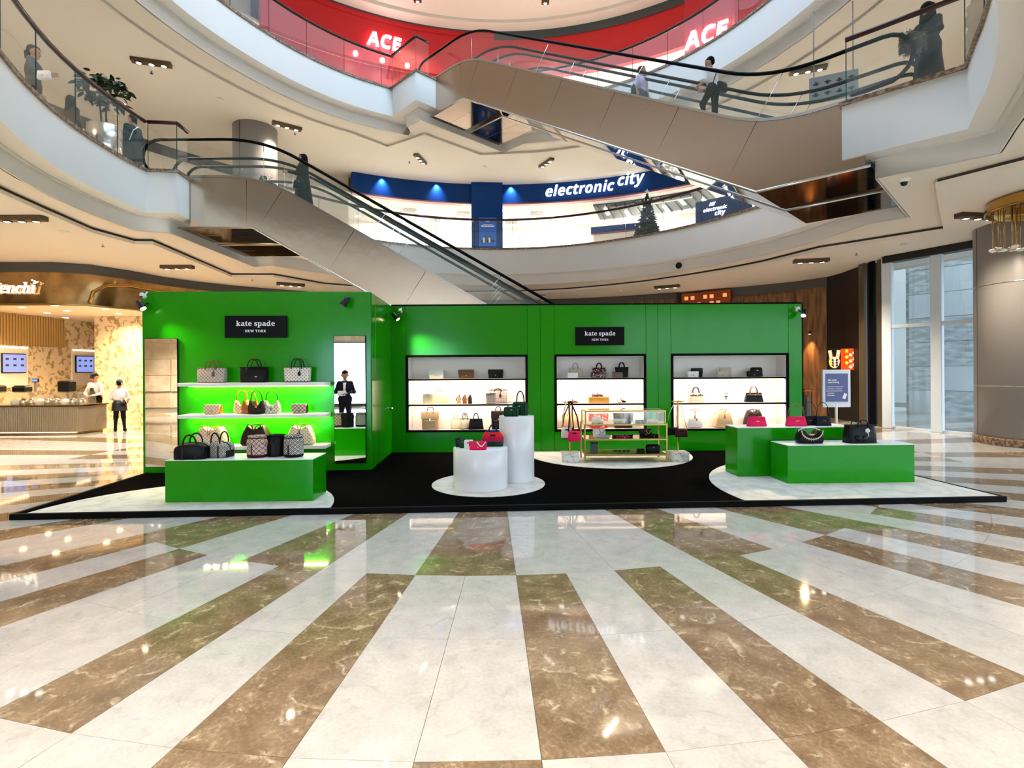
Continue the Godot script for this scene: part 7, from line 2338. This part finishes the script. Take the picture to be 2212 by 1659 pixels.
func build_small() -> void:
	# ceiling lights
	for q in [[Vector3(-10.153, 5.000, -10.950), 0.0, 26.0, "at the left edge"], [Vector3(-10.182, 5.000, -16.085), 0.0, 26.0, "above the gold fascia"], [Vector3(-8.120, 5.000, -19.411), 0.5, 24.0, "beside the lower escalator"], [Vector3(6.035, 5.000, -20.471), -0.5, 24.0, "above the booth's back wall"], [Vector3(8.911, 5.000, -15.691), -0.2, 26.0, "before the wood wall"], [Vector3(9.899, 5.000, -11.195), 0.15, 12.0, "beside the chandelier"]]:
		downlight(Vector3(q[0].x, 5.01, q[0].z), q[1], "brown three-lamp fitting under the first balcony, " + q[3], "lamp fittings under the first balcony", q[2])
	var fi := -1
	for q in [[Vector3(-6.5, 5.0, 0.6), 0.3], [Vector3(-1.5, 5.0, -0.4), 0.0], [Vector3(4.0, 5.0, -0.2), 0.0], [Vector3(8.0, 5.0, -2.5), -0.6], [Vector3(-11.5, 5.0, -6.0), 1.2], [Vector3(-11.8, 5.0, -11.5), 1.4], [Vector3(0.5, 5.0, 4.5), 0.0], [Vector3(-6.0, 5.0, 5.0), 0.0], [Vector3(-14.0, 5.0, 6.0), 0.0]]:
		fi += 1
		downlight(q[0], q[1], "brown three-lamp fitting out of view near the camera, %s" % ["front left", "front middle", "front right", "far right", "left side", "left rear of the booth", "behind the camera", "behind at the left", "behind at the far left"][fi], "lamp fittings under the first balcony near the camera", 60.0 if fi == 8 else 22.0)
	for q in [[Vector3(-9.862, 10.310, -14.507), 0.3, 18.0, "nearest the left edge"], [Vector3(-7.755, 10.310, -18.311), 0.65, 18.0, "above the woman in black"], [Vector3(-3.640, 10.310, -21.251), 1.35, 15.0, "left of the upper escalator"], [Vector3(1.460, 10.310, -21.707), -1.1, 15.0, "just behind the upper escalator"], [Vector3(8.491, 10.310, -15.055), -0.35, 18.0, "behind the right balustrade"], [Vector3(-11.0, 10.31, -8.0), 0.9, 18.0, "left of the view"], [Vector3(10.3, 10.31, -7.5), 0.9, 18.0, "right of the view"]]:
		downlight(Vector3(q[0].x, 10.32, q[0].z), q[1], "brown three-lamp fitting under the second balcony, " + q[3], "lamp fittings under the second balcony", q[2])
	for q in [Vector3(-3.871, 17.300, -22.153), Vector3(1.502, 17.300, -22.310)]:
		downlight(Vector3(q.x, 17.36, q.z), 0.0, "small lamp fitting on the topmost ceiling, %s" % ("left one" if q.x < 0 else "right one"), "lamp fittings on the topmost ceiling", 12.0, 1)
	# sprinklers and detectors
	for q in [[Vector3(-10.341, 5.000, -13.361), "below the first balcony at the left"], [Vector3(-9.080, 5.000, -18.491), "below the first balcony near the gold fascia"], [Vector3(9.749, 5.000, -14.907), "below the first balcony at the right"]]:
		var s := thing("sprinkler", "small brass ceiling sprinkler " + q[1], "sprinkler", Vector3(q[0].x, 5.01, q[0].z))
		part("stem", rod(Vector3(0, 0, 0), Vector3(0, -0.06, 0), 0.012), M.brass, s)
		part("rose", cyl(0.035, -0.07, -0.055, 14, 0.002), M.brass, s)
	for q in [[Vector3(-10.213, 10.310, -15.020), "near the left lamp fitting"], [Vector3(-7.732, 10.310, -18.918), "near the second lamp fitting"], [Vector3(-4.150, 10.310, -21.574), "near the third lamp fitting"], [Vector3(1.259, 10.310, -22.197), "near the right lamp fitting"]]:
		var s := thing("sprinkler", "small dark ceiling sprinkler under the second balcony, " + q[1], "sprinkler", Vector3(q[0].x, 10.32, q[0].z))
		part("stem", rod(Vector3(0, 0, 0), Vector3(0, -0.06, 0), 0.012), M.plastic_black, s)
		part("rose", cyl(0.035, -0.07, -0.055, 14, 0.002), M.plastic_black, s)
	for q in [[Vector3(-9.107, 10.310, -16.546), 10.32, "under the second balcony at the left"], [Vector3(-1.115, 10.310, -22.160), 10.32, "under the second balcony at the centre"], [Vector3(-10.248, 5.000, -12.116), 5.01, "under the first balcony at the left"], [Vector3(10.333, 5.000, -13.881), 5.01, "under the first balcony at the right"], [Vector3(4.478, 5.000, -21.718), 5.01, "under the first balcony behind the booth"]]:
		single("smoke_detector", lathe([Vector2(0, -0.045), Vector2(0.05, -0.04), Vector2(0.09, -0.015), Vector2(0.09, 0.0), Vector2(0, 0.0)], 20), M.ceiling_paint, "round flat smoke detector " + q[2], "smoke detector", Vector3(q[0].x, q[1], q[0].z))
	var dc := thing("dome_camera", "white dome security camera on the soffit at the right", "camera", Vector3(Vector3(7.098, 5.150, -9.525).x, 5.16, Vector3(7.098, 5.150, -9.525).z))
	part("base", lathe([Vector2(0, -0.06), Vector2(0.07, -0.06), Vector2(0.10, -0.02), Vector2(0.10, 0.0)], 24), M.white_paint, dc)
	part("dome", lathe([Vector2(0, -0.13), Vector2(0.04, -0.115), Vector2(0.06, -0.06)], 20), M.plastic_black, dc)
	var p6 := Vector3(1.363, 5.000, -23.214)
	var wc := thing("ceiling_camera", "white boxy security camera hanging from the ceiling above the booth's back wall", "camera", Vector3(p6.x, 5.0, p6.z + 0.4))
	part("body", box(0.14, 0.2, 0.2, 0.02), M.white_paint, wc, Vector3(0, -0.14, 0))
	part("hood", box(0.18, 0.04, 0.24, 0.01), M.plastic_grey, wc, Vector3(0, -0.03, 0))
	var sp := Vector3(5.706, 5.300, -17.999)
	var sk := thing("round_speaker", "round black speaker in the back fascia above the booth", "speaker", plan(polar(40.6, 9.28), 5.32), deg_to_rad(-40.6))
	part("rim", lathe([Vector2(0.10, 0.0), Vector2(0.15, 0.01), Vector2(0.16, 0.0), Vector2(0.15, -0.01)], 24), M.white_paint, sk, Vector3.ZERO, Vector3(PI / 2, 0, 0))
	part("cone", lathe([Vector2(0, 0.01), Vector2(0.06, 0.0), Vector2(0.11, 0.015), Vector2(0.0, -0.01)], 24), M.plastic_black, sk, Vector3.ZERO, Vector3(PI / 2, 0, 0))
	var av := thing("ceiling_vent", "white square air vent in the topmost ceiling above the red shop", "vent", Vector3(Vector3(-5.809, 17.300, -23.120).x, 17.48, Vector3(-5.809, 17.300, -23.120).z))
	part("frame", box(0.95, 0.03, 0.95, 0.01), M.white_paint, av)
	for i in 5:
		part("slat", box(0.75, 0.02, 0.04, 0.003), M.alu_white, av, Vector3(0, -0.025, -0.3 + i * 0.15), Vector3(0.5, 0, 0))
	# chandelier at the right edge
	var cp := Vector3(10.3, 4.98, -10.0)
	var ch := thing("chandelier", "chandelier of glass drops on gold strings from a gold ceiling ring, right edge", "chandelier", cp)
	part("ceiling_ring", lathe([Vector2(0.98, 0.0), Vector2(1.0, -0.16), Vector2(1.0, -0.2), Vector2(0.96, -0.2), Vector2(0.94, 0.0)], 48), M.gold, ch)
	part("ceiling_plate", cyl(0.95, -0.06, 0.0, 48), M.gold, ch)
	for i in 64:
		var a := i * 2.39996
		var r := 0.12 + 0.82 * sqrt((i + 0.5) / 64.0)
		var l := 0.6 + 0.5 * fposmod(i * 0.618, 1.0) + 0.12 * (1.0 - r)
		var p := Vector3(cos(a) * r, -0.06, sin(a) * r)
		part("string", rod(p, p - Vector3(0, l, 0), 0.006, 5), M.gold, ch)
		var g := i % 3
		part("glass_drop", lathe([Vector2(0, -0.03), Vector2(0.04, -0.024), Vector2(0.062, 0.0), Vector2(0.04, 0.022), Vector2(0, 0.03)], 12), [M.shelf_white, M.brass, M.chrome][g], ch, p - Vector3(0, l + 0.02, 0))
	# plant in a tall pot on the first balcony
	var pl := thing("potted_tree", "leafy potted tree in a round metal pot behind the left balustrade", "plant", Vector3(-9.162, L2, -11.9))
	part("pot", lathe([Vector2(0, 0.0), Vector2(0.28, 0.0), Vector2(0.34, 0.05), Vector2(0.34, 0.78), Vector2(0.31, 0.8), Vector2(0.29, 0.7), Vector2(0, 0.7)], 32), M.steel_trim, pl)
	for s in [-1.0, 1.0]:
		part("stem", tube(PackedVector3Array([Vector3(s * 0.05, 0.7, 0), Vector3(s * 0.06, 1.1, 0.02), Vector3(s * 0.12, 1.5, 0.0)]), 0.018, 6), M.stem, pl)
	leafy(pl, Vector3(0, 1.62, 0), Vector3(0.5, 0.36, 0.5), 200, 0.2, M.leaf)
	var p2 := thing("potted_tree", "leafy plant in front of the grey column behind the lower escalator", "plant", Vector3(-7.953, L2, -17.2))
	part("pot", lathe([Vector2(0, 0.0), Vector2(0.2, 0.0), Vector2(0.28, 0.4), Vector2(0.24, 0.4), Vector2(0, 0.35)], 24), M.plastic_grey, p2)
	part("stem", rod(Vector3(0, 0.35, 0), Vector3(0, 1.1, 0), 0.02), M.stem, p2)
	leafy(p2, Vector3(0, 1.2, 0), Vector3(0.42, 0.5, 0.42), 90, 0.22, M.leaf)
	# artificial fir on the balcony
	var ft := thing("christmas_tree", "small dark green Christmas tree with white baubles on the back balcony", "tree", Vector3(5.109, L2, -19.8))
	part("trunk", rod(Vector3(0, 0, 0), Vector3(0, 1.7, 0), 0.04), M.stem, ft)
	var st := begin()
	for i in 900:
		var y := 0.35 + 1.5 * pow(rng.randf(), 1.3)
		var r := (1.95 - y) * 0.36 * rng.randf_range(0.6, 1.0)
		var a := rng.randf() * TAU
		var d := Vector3(cos(a), -0.25, sin(a))
		add_tube(st, PackedVector3Array([Vector3(0, y, 0) + d * r * 0.4, Vector3(0, y, 0) + d * r]), 0.022, 4)
	part("needles", done(st), M.fir, ft).set_meta("kind", "stuff")
	for i in 22:
		var y := 0.45 + 1.3 * i / 22.0
		var a := i * 2.4
		part("bauble", lathe([Vector2(0, -0.04), Vector2(0.035, 0), Vector2(0, 0.04)], 8), M.letter_white, ft, Vector3(cos(a) * (1.95 - y) * 0.35, y, sin(a) * (1.95 - y) * 0.35))
	var star := begin()
	for k in 5:
		var a := TAU * k / 5.0 + PI / 2
		quad(star, Vector3(0, 1.92, 0.02), Vector3(cos(a - 0.6) * 0.05, 1.92 + sin(a - 0.6) * 0.05, 0), Vector3(cos(a) * 0.13, 1.92 + sin(a) * 0.13, 0), Vector3(cos(a + 0.6) * 0.05, 1.92 + sin(a + 0.6) * 0.05, 0))
	part("star", done(star), M.alu_white, ft)
	# hanging direction sign behind the right landing
	var ds := thing("direction_sign", "hanging grey direction sign with small dark pictograms, behind the right balustrade", "sign", Vector3(7.650, 8.415, -12.5), deg_to_rad(-25.0))
	part("panel", box(1.0, 0.62, 0.05, 0.01), M.plastic_grey, ds)
	for i in 8:
		var q := Vector3(-0.36 + 0.24 * (i % 4), 0.14 - 0.26 * (i / 4), 0.03)
		part("pictogram", box(0.05, 0.09, 0.006, 0.002), M.plastic_black, ds, q)
		part("pictogram", box(0.13, 0.03, 0.006, 0.002), M.plastic_black, ds, q + Vector3(0, -0.01 + 0.02 * (i % 2), 0))
	for s in [-0.4, 0.4]:
		part("hanger", rod(Vector3(s, 0.31, 0), Vector3(s, 10.32 - 8.415, 0), 0.012), M.plastic_grey, ds)
	# waiter's stand seen past the booth's right end
	var hs := thing("service_stand", "dark metal service stand with a cloth, just right of the booth's end wall", "stand", Vector3(7.283, 0, -13.0))
	for s in [-0.1, 0.1]:
		part("leg", rod(Vector3(s, 0, 0), Vector3(s, 1.25, 0), 0.012), M.plastic_black, hs)
	part("tray", box(0.3, 0.03, 0.25, 0.006), M.copper, hs, Vector3(0, 1.2, 0))
	part("cloth", loft([[0.25, 0.06, 0.03, 0, 0], [0.7, 0.08, 0.04, 0.02, 0], [1.1, 0.03, 0.02, 0, 0]], 2.5, 14), M.slate_grey, hs, Vector3(-0.05, 0, 0.05))
	# extra wash of light in the lamps of the wood wall
	var wl := thing("wall_washer", "small lamp washing warm light down the wood wall right of the booth", "light", Vector3(10.78, 3.05, -19.1))
	part("can", cyl(0.05, -0.05, 0.05, 16), M.plastic_black, wl)
	part("lens", cyl(0.04, -0.06, -0.045, 16, 0.002), M.lamp_warm, wl)
	part("bracket", rod(Vector3(0, 0.02, 0), Vector3(0.12, 0.02, -0.25), 0.01), M.plastic_black, wl)
	spot(wl, Vector3(0, -0.08, 0), Vector3(0.15, -2.0, -0.3), 30.0, Color(1.0, 0.80, 0.55), 4.0, 0.04)
